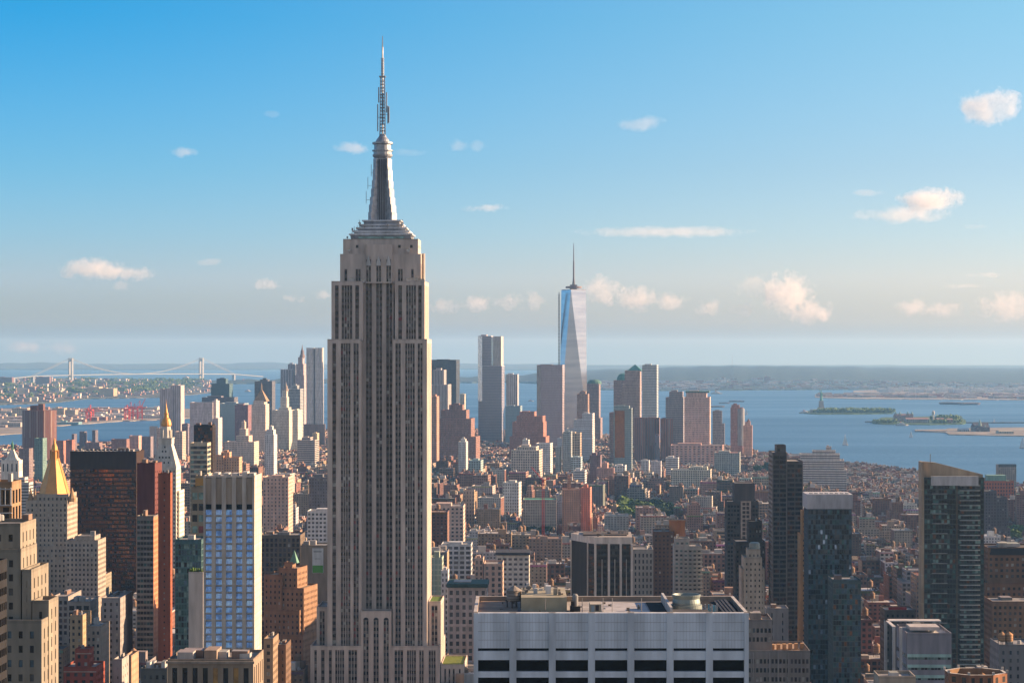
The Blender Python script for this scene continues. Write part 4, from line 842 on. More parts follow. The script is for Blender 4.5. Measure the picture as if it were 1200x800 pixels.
# orange stepped brick tower with small pyramid
b = P_('stepped_brick_tower', 'sunlit orange brick tower stepping up to a small green pyramid roof', 'tower', 308, 358, 664, 1450, 36, (.30, .185, .115),
   tiers=[(308, 356, 745, -2, 34), (308, 352, 716, 0, 32), (318, 357, 690, 3, 32), (308, 330, 675, 2, 24), (326, 349, 667, 5, 26), (333, 343, 660, 9, 16)], bay=2.9, fl=3.6, ww=.36, wh=.45, pal=STD_PAL, cl=0, cap=100, roofc=(.3, .24, .18), rot=-.22)
m = MB(); q4 = lambda h: [(b.x(338)-h, 12.5-h), (b.x(338)+h, 12.5-h), (b.x(338)+h, 12.5+h), (b.x(338)-h, 12.5+h)]; m.prism(q4(2.6), b.z(661), b.z(646), wc=(.18, .36, .28), pts1=q4(.05)); b.part(m, 'pyramid_roof')
b = P_('narrow_tan_tower', 'narrow tan brick tower right below the blue bay tower', 'tower', 309, 320, 750, 1180, 22, (.30, .22, .15), bay=3, fl=3.6, ww=.4, wh=.5, cl=1, pal=STD_PAL)
b = P_('brown_tower', 'plain brown brick block under the stepped orange tower', 'building', 321, 335, 757, 1200, 22, (.17, .11, .075), bay=2.4, fl=3.6, ww=.3, wh=.5, cl=2, pal=STD_PAL)
# billboard building
b = P_('billboard_building', 'tan brick building carrying a white and green wall billboard', 'building', 352, 386, 640, 1700, 24, (.28, .22, .16), bay=3, fl=3.8, ww=.0001, wh=.4, pal=(('dark', 1),), cl=2)
m = MB(); m.box(b.x(366), b.x(379), -.5, -.1, b.z(671), b.z(642), wc=(.68, .7, .68), bottom=True); bb_ = b.part(m, 'billboard')
m = MB(); m.box(b.x(366.3), b.x(378.7), -.62, -.52, b.z(670.6), b.z(662), wc=(.12, .36, .05), bottom=True); b.part(m, 'billboard_lawn', parent=bb_)
m = MB(); m.box(b.x(367.5), b.x(377), -.62, -.52, b.z(646.6), b.z(645), wc=(.35, .37, .35), bottom=True); m2 = m; b.part(m, 'billboard_line', parent=bb_)
m = MB(); m.box(b.x(369), b.x(375.5), -.62, -.52, b.z(655), b.z(653.5), wc=(.5, .52, .5), bottom=True); b.part(m, 'billboard_line', parent=bb_)

# striped monolith in the centre
def striped_block():
    b = Bld('striped_block', 'squat black block with tall white vertical fins and a pale roof rim', 'office building', 697, 741, 628, 1480, 44)
    x, z = b.x, b.z; m = MB(); r = MB(); WH = (.70, .67, .62); BK = (.05, .042, .035)
    # the near face, its left flank and the chamfer between them
    A, B_, C_, D_ = (x(669), 30), (x(690), 6), (x(697), 0), (x(741), 0); E_, F_ = (x(741), 44), (x(680), 44)
    pts = [A, B_, C_, D_, E_, F_]; fl = 3.7
    for i, (p, q) in enumerate(((A, B_), (B_, C_), (C_, D_), (D_, E_))):
        b.face(m, p, q, 0, z(637), BK, mode='punch', bay=(2.1 if i != 2 else 1.9), fl=fl, ww=(.86 if i != 0 else .0001), wh=.55, pal=(('dark', 8), ('bronze', 2), ('mid', 1)), rev=.15, topm=.3, pr=abs(i-2))
    m.wall(E_, F_, 0, z(637), BK); m.wall(F_, A, 0, z(637), BK); w = b.part(m, 'wall')
    r.prism(pts, z(637), z(629), wc=WH, top=(.40, .36, .32)); cr_ = b.part(r, 'crown_band')
    for px in (697.6, 713.5, 727.4, 740.4):
        q = MB(); q.box(x(px)-.75, x(px)+.75, -.9, 0, 0, z(637), wc=WH); b.part(q, 'white_fin', parent=w)
    for px in (705.5, 720.5, 734): q = MB(); q.box(x(px)-.28, x(px)+.28, -.7, 0, 0, z(655), wc=(.42, .40, .37)); b.part(q, 'thin_fin', parent=w)
    for (p, q_) in ((A, B_),): 
        for t in (0.02, .95):
            q = MB(); cx_, cy_ = p[0]+(q_[0]-p[0])*t, p[1]+(q_[1]-p[1])*t; q.box(cx_-.6, cx_+.6, cy_-.6, cy_+.6, 0, z(637), wc=WH); b.part(q, 'white_fin', parent=w)
    q = MB(); q.prism([(x(683), 10), (x(735), 10), (x(735), 38), (x(684), 38)], z(629), z(629)+.9, wc=(.12, .1, .09)); b.part(q, 'roof_well', parent=cr_)
    rr = random.Random(2)
    for i in range(12):
        q = MB(); cx_, cy_ = rr.uniform(x(690), x(736)), rr.uniform(5, 40); q.box(cx_-.8, cx_+.8, cy_-1, cy_+1, z(629), z(629)+rr.uniform(1, 3), wc=rr.choice([(.1, .09, .08), (.4, .38, .35)])); b.part(q, 'roof_unit', parent=cr_)
    b.done(100)
striped_block()
b = P_('arched_window_building', 'cream building with arched upper windows right of the white finned block', 'building', 742, 765.5, 645, 1620, 30, (.44, .39, .33), bay=3, fl=4.4, ww=.4, wh=.6, cl=2, pal=STD_PAL, cap=60)
b = P_('brown_brick_tower', 'dark brown brick tower with a round orange drum on its roof', 'tower', 766, 790, 624, 1750, 26, (.15, .085, .06), bay=3.2, fl=3.1, ww=.42, wh=.5, cl=1, pal=STD_PAL, tiers=[(766, 790, 624, 0, 26)])
m = MB(); m.lathe(b.x(794.5), 14, [(6.3, b.z(624)-14), (6.3, b.z(612)), (6.6, b.z(612)), (6.6, b.z(610.6)), (6.0, b.z(610.6))], 20, wc=(.48, .20, .08), ); b.part(m, 'brick_drum')
b = P_('balcony_tower', 'light grey apartment tower with stacked corner balconies, right of the brown tower', 'tower', 791, 822, 641, 1690, 24, (.42, .40, .37), tiers=[(790, 822.5, 641, 0, 24), (791, 808, 632, 3, 20)], bay=3.4, fl=3.15, ww=.55, wh=.5, cl=2, pal=(('dark', 5), ('teal2', 2), ('mid', 3)), side=dict(ww=.4))
for j in range(36):
    m = MB(); zz = b.z(641)-2.2-j*3.15; m.box(b.x(801), b.x(823.5), -1.4, 0, zz, zz+1.0, wc=(.45, .43, .38), bottom=True); b.part(m, 'balcony')
# right hand group
b = P_('dark_glass_apartments', 'dark grey glass tower with a plain penthouse and pale framed panel', 'tower', 852, 889, 589, 1760, 28, (.075, .07, .07), tiers=[(852, 889, 589, 0, 28), (861, 884, 567.5, 4, 22)], bay=2.4, fl=3.2, ww=.75, wh=.6, pal=(('dark', 10), ('mid', 2), ('sky', 1)), cl=0, side=dict(ww=.3))
for yb_, ya_ in ((633, 587),):
    extra(b, 'pale_panel', 868, 870, ya_, yb_, -.8, 0, (.45, .38, .33)); extra(b, 'pale_panel', 878, 880, ya_, yb_, -.8, 0, (.45, .38, .33))
    extra(b, 'pale_panel', 873.6, 874.6, ya_+1.2, yb_, -.7, 0, (.45, .38, .33))
    for j in range(10): extra(b, 'pale_spandrel', 870.1, 877.9, ya_+j*4.9, ya_+j*4.9+1.6, -.6, 0, (.45, .38, .33))
extra(b, 'penthouse', 860.6, 884.4, 566.6, 588, 3.4, 23, (.11, .10, .10))
b = P_('dark_brown_tower', 'plain dark brown tower behind the ornate beige tower', 'tower', 862, 897, 630, 1620, 26, (.07, .055, .045), tiers=[(862, 897, 636, 0, 26), (877, 893, 612, 3, 20)], bay=2.6, fl=3.4, ww=.45, wh=.5, pal=STD_PAL, cl=1)  # plain dark brown walls on every side
b = P_('ornate_beige_tower', 'slim beige brick tower with stepped crown and silver water tank', 'tower', 871, 894, 650, 1360, 24, (.40, .34, .27), tiers=[(869, 896, 668, 2, 24), (872, 893, 655, 0, 22), (876, 891, 645, 3, 16)], bay=2.6, fl=3.3, ww=.32, wh=.42, pal=STD_PAL, cl=0)
m = MB(); m.lathe(b.x(885.5), 9, [(3.2, b.z(646)), (3.2, b.z(638)), (2.6, b.z(636.5))], 14, wc=(.55, .55, .54)); b.part(m, 'silver_tank', METAL)
b = P_('dark_residential_tower', 'tallest dark grey tower of the right group, with shelf-like floors and notched top', 'tower', 905, 941, 531, 1600, 34, (.10, .09, .085), tiers=[(905.5, 922, 531, 0, 34), (922, 941, 541, 0, 34), (910, 921, 522, 5, 20)], bay=4.6, fl=3.35, ww=.9, wh=.62, pal=(('dark', 12), ('mid', 2), ('bronze', 1)), mull=1.6, cl=0, side=dict(bay=5, ww=.85, wh=.5), sidecol=(.26, .21, .18), par=.5)
for px in (921.6, 940.4, 905.6): extra(b, 'concrete_fin', px-.5, px+.5, 531 if px < 922 else 541, 850, -.7, 0, (.20, .18, .17))
b = P_('parapet_block', 'grey stone podium block under the tallest dark tower', 'building', 898, 924, 714, 1500, 20, (.36, .34, .33), bay=8, fl=5, ww=.12, wh=.6, cl=2, pal=(('dark', 1),))
b = P_('blue_glass_tower', 'dark blue mirrored glass tower with a plain white cap', 'tower', 947, 995, 578, 1450, 26, (.05, .07, .09), tiers=[(947, 998, 596, 0, 26)], bay=1.5, fl=3.2, ww=.9, wh=.84, pal=(('dark', 16), ('sky', 11), ('mid', 7), ('teal', 4), ('blue', 1)), rev=.1, cl=0, side=dict(ww=.4, bay=3), topm=.4, roofc=(.5, .5, .5))  # lighter and darker pane colours paint in varied reflections and a few sparkles
extra(b, 'white_cap', 945.5, 999, 579, 596, -.5, 26.5, (.52, .53, .56)); 
for i in range(8): extra(b, 'roof_unit', 950+i*6, 953+i*6, 577.6, 579, 3, 8, (.5, .5, .5))
b = P_('teal_glass_annex', 'lower reflective teal glass tower attached right of the white capped one', 'tower', 976, 1009, 681, 1380, 26, (.07, .10, .10), bay=1.6, fl=3.2, ww=.9, wh=.84, pal=(('teal', 5), ('dark', 6), ('sky', 5), ('bronze2', 1), ('mid', 3)), rev=.1, cl=2, side=dict(ww=.4, bay=3))
b = P_('amber_brick_strip', 'narrow sunlit amber brick tower squeezed left of the blue glass tower', 'tower', 938, 946, 628, 1540, 22, (.34, .20, .09), tiers=[(938, 946, 628, 0, 20), (940, 944, 600, 4, 16)], bay=3, fl=3.4, ww=.3, wh=.4, cl=0, pal=STD_PAL)
b = P_('gridded_stone_block', 'grey office block of square windows with a brick terrace, right of the pale slab', 'building', 879, 949, 764, 1030, 32, (.24, .21, .19), tiers=[(862, 949, 764, 0, 32), (862, 905, 728, 4, 28)], bay=1.75, fl=4.1, ww=.62, wh=.5, pal=STD_PAL, cl=4, roofc=(.40, .27, .17), topm=2.0, strips=None)
for px in (883, 902, 912, 924, 939): extra(b, 'pilaster', px-.9, px+.9, 764, 860, -.5, 0, (.30, .27, .25))
for i in range(6): extra(b, 'terrace_wall', 905+i*7.2, 909+i*7.2, 757, 763.6, 6+i, 9+i, (.45, .27, .14))
# the big dark glass slab on the right
b = P_('balconied_glass_tower', 'massive dark green glass tower with balcony lines and a slanted tan screen on top', 'tower', 1083, 1153, 561, 1390, 17, (.06, .075, .07), bay=1.75, fl=3.05, ww=.9, wh=.74, pal=(('dark', 24), ('teal', 4), ('teal2', 3), ('bronze', 2), ('mid', 2)), rev=.2, cl=0, side=dict(ww=.5, bay=3), topm=.3)
m = MB(); TAN = (.42, .33, .23); zz = b.z
m.poly([(b.x(1080), 3, zz(900)), (b.x(1083), 3, zz(900)), (b.x(1083), 3, zz(541)), (b.x(1080), 3, zz(541))], wc=TAN); m.box(b.x(1080), b.x(1082.9), -.4, 12, 0, zz(541), wc=TAN)
b.part(m, 'tan_side_wall')
m = MB(); P4 = [(b.x(1083), zz(561)), (b.x(1083), zz(541)), (b.x(1097), zz(542)), (b.x(1141), zz(553)), (b.x(1153), zz(556)), (b.x(1153), zz(561))]
f0 = [(p[0], 4, p[1]) for p in P4]; f1 = [(p[0], 8, p[1]) for p in P4]
m.poly(f0[::-1], wc=TAN); m.poly(f1, wc=TAN)
for i in range(1, 5): m.poly([f0[i], f0[i+1], f1[i+1], f1[i]], wc=(.4, .36, .3))
m.poly([f0[4], f0[5], f1[5], f1[4]], wc=TAN); b.part(m, 'slanted_screen')
extra(b, 'white_parapet', 1091, 1146, 557.5, 568.5, -1.5, .0, (.58, .58, .58)); extra(b, 'mast', 1091.3, 1091.9, 532, 542, 4, 5, (.6, .6, .6))
for j in range(66):
    m = MB(); z_ = b.z(569)-j*3.05; m.box(b.x(1124.5), b.x(1148), -1.5, 0, z_, z_+.4, wc=(.50, .52, .50), bottom=True)
    b.part(m, 'balcony')
    if j % 2 == 0: m = MB(); m.box(b.x(1092), b.x(1110), -1.2, 0, z_+1.1, z_+1.45, wc=(.38, .38, .36), bottom=True); b.part(m, 'balcony')
extra(b, 'corner_column', 1120.6, 1122, 569, 900, -.5, 0, (.13, .10, .07))
b = P_('brown_office_block', 'broad brown brick office block with square windows at the right edge', 'building', 1163, 1240, 665, 1480, 40, (.22, .125, .075), tiers=[(1155, 1240, 684, 0, 40), (1158, 1240, 643, 6, 38)], bay=3.4, fl=3.7, ww=.5, wh=.5, pal=STD_PAL, cl=3, roofc=(.14, .12, .11), side=dict(ww=.5))
extra(b, 'roof_band', 1163, 1240, 643, 651, 5.6, 6, (.04, .04, .045))
b = P_('brown_office_wing', 'lower brown wing with terraces below the broad brown office block', 'building', 1163, 1240, 706, 1420, 30, (.25, .15, .095), bay=3.2, fl=3.7, ww=.5, wh=.5, pal=STD_PAL, cl=2)
b = P_('dark_gabled_tower', 'dark grey brick tower with twin shoulders right of the dark green glass tower', 'tower', 1156, 1180, 576, 2500, 30, (.12, .10, .11), tiers=[(1154, 1168, 576, 0, 28), (1168, 1180, 583, 2, 28), (1163, 1184, 620, -3, 28)], bay=3, fl=3.4, ww=.4, wh=.5, pal=STD_PAL, cl=1, cap=60)
b = P_('red_warehouse', 'bright brick-red warehouse with arched floors and a green copper rooftop', 'building', 1152, 1188, 564, 3300, 40, (.42, .12, .06), bay=4, fl=5, ww=.5, wh=.55, pal=STD_PAL, cl=2, roofc=(.2, .36, .28), cap=60)
extra(b, 'green_roof_house', 1158, 1180, 557, 564, 6, 26, (.22, .38, .32)); 
b = P_('grey_shore_tower', 'grey slab tower standing alone against the water at the right edge', 'tower', 1170, 1191, 545, 4000, 24, (.30, .27, .24), bay=3.5, fl=3.4, ww=.4, wh=.45, pal=STD_PAL, cl=1, cap=40)
extra(b, 'dark_roof_band', 1170.2, 1190.8, 543.5, 546.5, -.4, 0, (.08, .09, .1))
# bottom right white office with open corner frame
b = P_('framed_white_office', 'grey and white office with green glass bands and an open corner frame', 'office building', 1063, 1115, 744, 930, 30, (.27, .26, .29), bay=1.35, fl=4.2, ww=.92, wh=.42, pal=(('teal2', 6), ('dark', 5)), topm=7.0, cl=2, rev=.2, roofc=(.5, .5, .5), side=dict(ww=.9, bay=10, wh=.4), sides='NWE')
for (xa, xc, y0, y1) in ((1046.5, 1049.5, 0, 2), (1055, 1058, 1, 3), (1046.5, 1049.5, 24, 26)): extra(b, 'corner_column', xa, xc, 735, 860, y0, y1, (.55, .52, .5))
extra(b, 'roof_frame', 1046, 1112, 733.6, 735, 20, 26, (.58, .55, .53)); extra(b, 'roof_frame', 1046, 1050, 733.6, 735, 0, 26, (.58, .55, .53)); extra(b, 'roof_slab', 1070, 1105, 737, 741, 8, 20, (.5, .47, .45))
for j in range(9): extra(b, 'glass_band', 1063.4, 1114.6, 766+j*12.2, 769.5+j*12.2, -.25, 0, (.42, .62, .58))
# octagonal roof rim near the bottom right
def octagon():
    b = Bld('octagonal_tower', 'brick tower top with an octagonal white roof rim and inner cone', 'tower', 1115, 1190, 790, 700, 20, rot=0)
    x, z = b.x, b.z; cx, cy = x(1152), 11; m = MB(); R = 37.5*b.k; pts = m.ring(cx, cy, R, 8, math.pi/8, .9); ins = m.ring(cx, cy, R-1.0, 8, math.pi/8, .9)
    m.prism(pts, 0, z(792), wc=(.34, .16, .09), cap=False, fp=(3, 3.6, .4)); 
    for i in range(8):
        j = (i+1) % 8; m.poly([(*pts[i], z(792)), (*pts[j], z(792)), (*ins[j], z(792)), (*ins[i], z(792))], wc=(.6, .57, .52)); m.poly([(*ins[i], z(792)-6), (*ins[i], z(792)), (*ins[j], z(792)), (*ins[j], z(792)-6)], wc=(.3, .18, .1))
    m.poly([(*p, z(792)-6) for p in ins], wc=(.12, .1, .08)); b.part(m, 'wall')
    m = MB(); m.lathe(cx+2, cy, [(3.6, z(792)-6), (3.5, z(792)-2.6), (.1, z(792)-.4)], 12, wc=(.42, .22, .10)); b.part(m, 'roof_cone')
    for i in range(8):
        q = MB(); a = pts[i]; q.box(a[0]-.35, a[0]+.35, a[1]-.35, a[1]+.35, z(792), z(792)+.9, wc=(.6, .56, .5)); b.part(q, 'rim_post')
octagon()
b = P_('cream_parapet_block', 'cream block top peeking up at the bottom, left of the octagonal tower', 'building', 1030, 1073, 795, 800, 14, (.42, .35, .27), bay=3, fl=3.6, ww=.4, wh=.5, cl=1, pal=STD_PAL)
b = P_('tank_topped_block', 'grey block with two tan cylinder tanks, right of the dark green glass tower', 'building', 1171, 1215, 757, 1150, 26, (.20, .19, .19), bay=4, fl=4, ww=.3, wh=.5, cl=2, pal=STD_PAL)
for px in (1176, 1184.5):
    p = wpos(b, b.x(px), 4, b.z(757)); t = tank(*p, 1.0, ('left' if px < 1180 else 'right')+' tan cylinder tank of the pair on the grey block', None, col=(.42, .24, .12)); t.scale = (1.0, 1.0, .9)
b = P_('red_roofed_block', 'dark brick block with a bright red roof sign frame, left of the green glass tower', 'building', 1037, 1073, 716, 1500, 24, (.13, .11, .10), bay=3.2, fl=3.7, ww=.4, wh=.5, cl=2, pal=STD_PAL)
extra(b, 'red_roof_frame', 1042, 1063, 711.5, 714.5, 2, 3, (.5, .02, .02))
for px in (1045, 1051, 1057, 1062): extra(b, 'pale_pilaster', px, px+2, 714.5, 720, 1.6, 2, (.45, .4, .3))
# ------------------------------------------------------------------ downtown towers
def far(name, label, cat, D, tiers, col, fp=(3.2, 3.8, .5), fq=(.55, 0, .2), gc=(.03, .034, .04), rot=GR, depth=None, roof=(.3, .29, .28), side=None, yb=None, foot=True, spf=None, cap=True):
    """a distant tower of stacked blocks (px0, px1, row, y0, y1), its window rhythm in the wall material"""
    col = tuple(min(.78, c*1.95) for c in col); dt = max(t[4] for t in tiers)-min(t[3] for t in tiers)
    if rot == GR and D > 3000:      # the downtown streets are turned further
        rot = -.13; cut = dt*.12/(D/F); tiers = [(t[0], t[1]-min(cut, (t[1]-t[0])*.3), *t[2:]) for t in tiers]
    if fp[2] >= .8: gc = tuple(min(.4, c*2.2) for c in gc)
    x0 = min(t[0] for t in tiers); x1 = max(t[1] for t in tiers); yt = min(t[2] for t in tiers); dp = depth or max(t[4] for t in tiers)
    b = Bld(name, label, cat, x0, x1, yt, D, dp, rot=rot, foot=foot); fq = (fq[0], b.sd, fq[2]); rf = MB()
    ts = sorted(tiers, key=lambda t: -t[2])
    for i, (a, c, y, y0, y1) in enumerate(ts):
        over = [t for t in ts[:i] if t[0] <= a+.01 and t[1] >= c-.01 and t[3] <= y0+.01 and t[4] >= y1-.01]
        z0 = b.z(over[-1][2]) if over else 0; m = MB(); X0, X1 = b.x(a), b.x(c); z1 = b.z(y)
        m.wall((X0, y0), (X1, y0), z0, z1, col, fp=fp, fq=fq, gc=gc)
        sf = fp if side is None else side; m.wall((X1, y0), (X1, y1), z0, z1, col, fp=sf, fq=fq, gc=gc); m.wall((X1, y1), (X0, y1), z0, z1, col); m.wall((X0, y1), (X0, y0), z0, z1, col, fp=sf, fq=fq, gc=gc)
        if i == 0: w = b.part(m, 'wall')
        else: b.part(m, 'setback', parent=w)
        rf = MB(); roofbox(rf, X0, X1, y0, y1, z1, col, roof, 1.2); b.part(rf, 'roof')
    if cap:
        a, c, y, y0, y1 = ts[-1]; m = MB(); w_ = (b.x(c)-b.x(a)); q = R_.uniform(.1, .3)
        m.box(b.x(a)+w_*q, b.x(a)+w_*(q+.45), y0+(y1-y0)*.3, y0+(y1-y0)*.75, b.z(y), b.z(y)+R_.uniform(2, 5), wc=tuple(t*.8 for t in col)); b.part(m, 'bulkhead')
    b.wallpart = w
    return b
def ex(b, name, x0, x1, ya, yb, y0, y1, col, mat=None, **k):
    m = MB(); m.box(b.x(x0), b.x(x1), y0, y1, b.z(yb), b.z(ya), wc=col, bottom=True, **k); return b.part(m, name, mat)
BR = (.22, .11, .08); TANC = (.34, .27, .21); GRY = (.26, .25, .25); PALE = (.46, .42, .37)
# the tapering glass tower with a spire
def faceted_tower():
    D = 5880; b = Bld('faceted_glass_tower', 'tallest downtown tower, tapering mirrored glass facets with a spire and hoist track', 'skyscraper', 656, 688, 286, D, 60, rot=0)
    k = b.k; cx = 0; cy = 33; zt = b.z(339.5); a = 16.3*k
    base = [(-a, cy-a), (a, cy-a), (a, cy+a), (-a, cy+a)]; rt = 14.8*k
    ang = [math.radians(-90-14+90*i) for i in range(4)]
    top = [(1.2+rt*math.cos(t), cy+rt*math.sin(t)) for t in ang]           # corners over the middles of the base sides
    cols = {}
    m = MB(); zb = 55
    m.prism(base, 0, zb, wc=(.4, .42, .45))
    for i in range(4):
        j = (i+1) % 4
        m.poly([(*base[i], zb), (*base[j], zb), (*top[i], zt)], mat=0); m.poly([(*base[j], zb), (*top[j], zt), (*top[i], zt)], mat=0)
    m.poly([(*p, zt) for p in top], mat=0)
    w = b.part(m, 'glass_facets', MIR)
    m = MB(); m.prism([(1.2+(p[0]-1.2)*.98, cy+(p[1]-cy)*.98) for p in top], zt, zt+1.5, wc=(.5, .5, .5)); m.lathe(1.5, cy, [(21, zt+5), (21, zt+9.5), (17, zt+10)], 20, wc=(.3, .24, .25)); m.box(-8, 10, cy-8, cy+8, zt, zt+14, wc=(.3, .25, .25)); b.part(m, 'crown_ring')
    m = MB(); m.lathe(1.5, cy, [(4.2, zt+10), (3.2, zt+22), (2.2, zt+30), (1.9, b.z(306)), (1.3, b.z(304)), (1.1, b.z(294)), (.5, b.z(284))], 8, wc=(.22, .19, .2)); b.part(m, 'spire')
    m = MB()       # hoist track up the left side
    for i in range(60):
        zz = b.z(446)+(b.z(344)-b.z(446))*i/60; m.box(-a-3.2, -a+1.5, cy-9, cy-5, zz, zz+1.7, wc=(.15, .15, .18))
    m.box(-a-1.5, -a+.2, cy-8.5, cy-5.5, b.z(448), b.z(342), wc=(.3, .3, .33)); b.part(m, 'hoist_track')
def banded_mirror():
    m, t, p = nodes('mirror_glass'); N = t.nodes.new; L = t.links.new; g = N('ShaderNodeNewGeometry'); mp = N('ShaderNodeMapping'); mp.inputs['Scale'].default_value = (.012, .012, .11); L(g.outputs['Position'], mp.inputs[0])
    n = N('ShaderNodeTexNoise'); n.inputs['Scale'].default_value = 1; n.inputs['Detail'].default_value = 5; L(mp.outputs[0], n.inputs['Vector']); r = N('ShaderNodeValToRGB'); r.color_ramp.elements[0].position = .35; r.color_ramp.elements[1].position = .65
    r.color_ramp.elements[0].color = (.42, .46, .54, 1); r.color_ramp.elements[1].color = (.56, .60, .66, 1); L(n.outputs[0], r.inputs[0]); L(r.outputs[0], p.inputs['Base Color']); p.inputs['Metallic'].default_value = .85; p.inputs['Roughness'].default_value = .26
    return m
MIR = banded_mirror()
faceted_tower()
b = far('paired_glass_tower', 'slim mirrored glass tower with a taller pale left shaft and lower right shoulder', 'skyscraper', 6040, [(560, 578, 394, 4, 50), (565, 591, 429, 0, 55)], (.36, .33, .35), fp=(3, 4.2, .96), fq=(.9, 0, .1), gc=(.10, .10, .12))
ex(b, 'sunlit_glass', 577.6, 587, 394, 428.5, 6, 50, (.62, .58, .52)); ex(b, 'mirrored_corner', 560, 565, 394.4, 470, -.5, 3.5, (.5, .56, .6), GL['blue2'])  # cream colour of the upper right block paints sunlight onto it
b = far('broad_glass_tower', 'broad grey-brown glass tower with pale left edge, left of the faceted tower', 'skyscraper', 5650, [(629, 662, 428, 0, 50)], (.22, .2, .22), fp=(2.6, 4.2, .9), fq=(.7, 0, .15), gc=(.13, .11, .12))
ex(b, 'pale_corner', 629, 633.5, 429, 490, -1, 12, (.40, .38, .35))
b = far('black_slab_tower', 'black steel slab tower beside the limestone skyscraper shaft', 'skyscraper', 5950, [(504, 538, 422, 0, 60)], (.03, .035, .04), fp=(3, 4, .9), fq=(.6, 0, .2), gc=(.02, .024, .03))
b = far('ribbed_grey_tower', 'grey ribbed tower standing in front of the black slab tower', 'tower', 5200, [(504, 528, 451, 0, 50), (507, 523, 434, 4, 40)], (.30, .28, .28), fp=(3.4, 60, .5), fq=(1, 0, .3), gc=(.10, .10, .1))
b = far('brick_setback_tower', 'dark reddish brick tower with ziggurat top right of the ribbed grey tower', 'tower', 4700, [(512, 562, 512, 0, 60), (514, 556, 491, 2, 56), (516, 550, 481, 6, 50), (525, 545, 475, 12, 40)], (.17, .10, .085), fp=(3, 3.8, .4))
b = far('rust_brick_strip', 'narrow rust brick slab touching the limestone skyscraper, before the ribbed tower', 'tower', 4400, [(504, 514, 465, 0, 30)], (.28, .17, .13), fp=(3, 3.6, .4))
b = far('cream_slab', 'cream slab peeking out right of the black slab tower', 'tower', 6200, [(539, 546, 462, 0, 30)], (.5, .44, .34), fp=(3, 3.6, .4))
b = far('white_ribbed_tower', 'white vertically ribbed tower standing against the bay, right of the paired glass one', 'tower', 6250, [(593, 608, 439, 0, 30)], (.44, .43, .42), fp=(5, 70, .55), fq=(1, 0, .3), gc=(.12, .13, .15))
b = far('low_blue_glass_block', 'low blue glass block below the white vertically ribbed tower', 'building', 6000, [(592, 612, 476, 0, 40)], (.2, .26, .30), fp=(3, 4, .9), fq=(.7, 0, .15), gc=(.10, .16, .2))
b = far('stepped_brown_telephone_building', 'brick-brown stepped ziggurat block in the centre of the downtown cluster', 'tower', 5150, [(597, 644, 512, 0, 70), (600, 641, 495, 3, 66), (605, 640, 488, 6, 60), (608, 630, 483, 10, 50)], (.24, .115, .085), fp=(3, 3.8, .35))
b = far('brown_arched_crown_tower', 'slim brown masonry tower directly before the foot of the faceted glass tower', 'tower', 5500, [(676, 691, 462, 0, 36), (679, 688, 459, 6, 30)], (.20, .14, .115), fp=(3, 4, .4), foot=True)
b = far('dark_stepped_tower', 'grey-brown tower with green barrel roof behind the slim brown masonry tower', 'tower', 6120, [(687, 705, 450, 0, 50), (686, 707, 490, -4, 56)], (.19, .15, .15), fp=(3, 4, .5))
m = MB(); m.lathe(b.x(695.5), 25, [(b.k*8.6, b.z(450)), (b.k*8, b.z(447)), (b.k*5, b.z(445)), (.5, b.z(444.4))], 14, wc=(.12, .26, .24)); b.part(m, 'domed_roof')
b = far('sloped_glass_block', 'pale stepped glass building with horizontal bands below the faceted tower', 'building', 5000, [(653, 698, 514, 0, 60), (662, 698, 503, 2, 58), (672, 698, 492, 4, 56), (682, 698, 485, 6, 54)], (.44, .47, .50), fp=(40, 3.8, .99), fq=(.5, 0, .2), gc=(.18, .22, .25))
b = far('domed_tower', 'brown tower with a green dome left of the green pyramid', 'tower', 5980, [(719, 737, 446, 0, 50)], (.20, .155, .15), fp=(3, 4, .5), cap=False)
m = MB(); m.lathe(b.x(730), 24, [(b.k*8, b.z(446)), (b.k*7.6, b.z(442)), (b.k*5.4, b.z(438.6)), (.5, b.z(437))], 16, wc=(.10, .30, .28)); b.part(m, 'dome')
b = far('green_pyramid_tower', 'brown tower capped by a low green copper pyramid', 'tower', 5820, [(732, 753, 434.5, 0, 46), (729, 753, 450, -3, 50)], (.26, .20, .18), fp=(3, 4, .5), cap=False)
m = MB(); cx, cy, h = b.x(743.5), 22, 9*b.k; m.prism([(cx-h, cy-h), (cx+h, cy-h), (cx+h, cy+h), (cx-h, cy+h)], b.z(434.5), b.z(427), wc=(.10, .32, .28), pts1=[(cx-.3, cy-.3), (cx+.3, cy-.3), (cx+.3, cy+.3), (cx-.3, cy+.3)]); b.part(m, 'pyramid_roof')
b = far('banded_steel_tower', 'tall grey steel tower with thin horizontal bands right of the green pyramid', 'skyscraper', 5740, [(752.5, 773, 428, 0, 60)], (.30, .33, .33), fp=(40, 4.1, .99), fq=(.55, 0, .2), gc=(.09, .11, .12))
b = far('copper_glass_tower', 'slender tower with coppery sunlit glass left face and teal right side', 'tower', 4300, [(719, 742, 479, 0, 26), (719, 739, 476, 3, 22)], (.20, .24, .24), fp=(3, 3.6, .9), fq=(.75, 0, .15), gc=(.07, .10, .11))
ex(b, 'copper_glass', 720.5, 732, 481, 536, -.6, 0, (.5, .27, .10), GL['bronze2']); 
b = far('brown_gabled_slab', 'dark brown slab behind and left of the coppery glass tower', 'tower', 4900, [(714, 722, 484, 0, 30)], (.18, .11, .09))
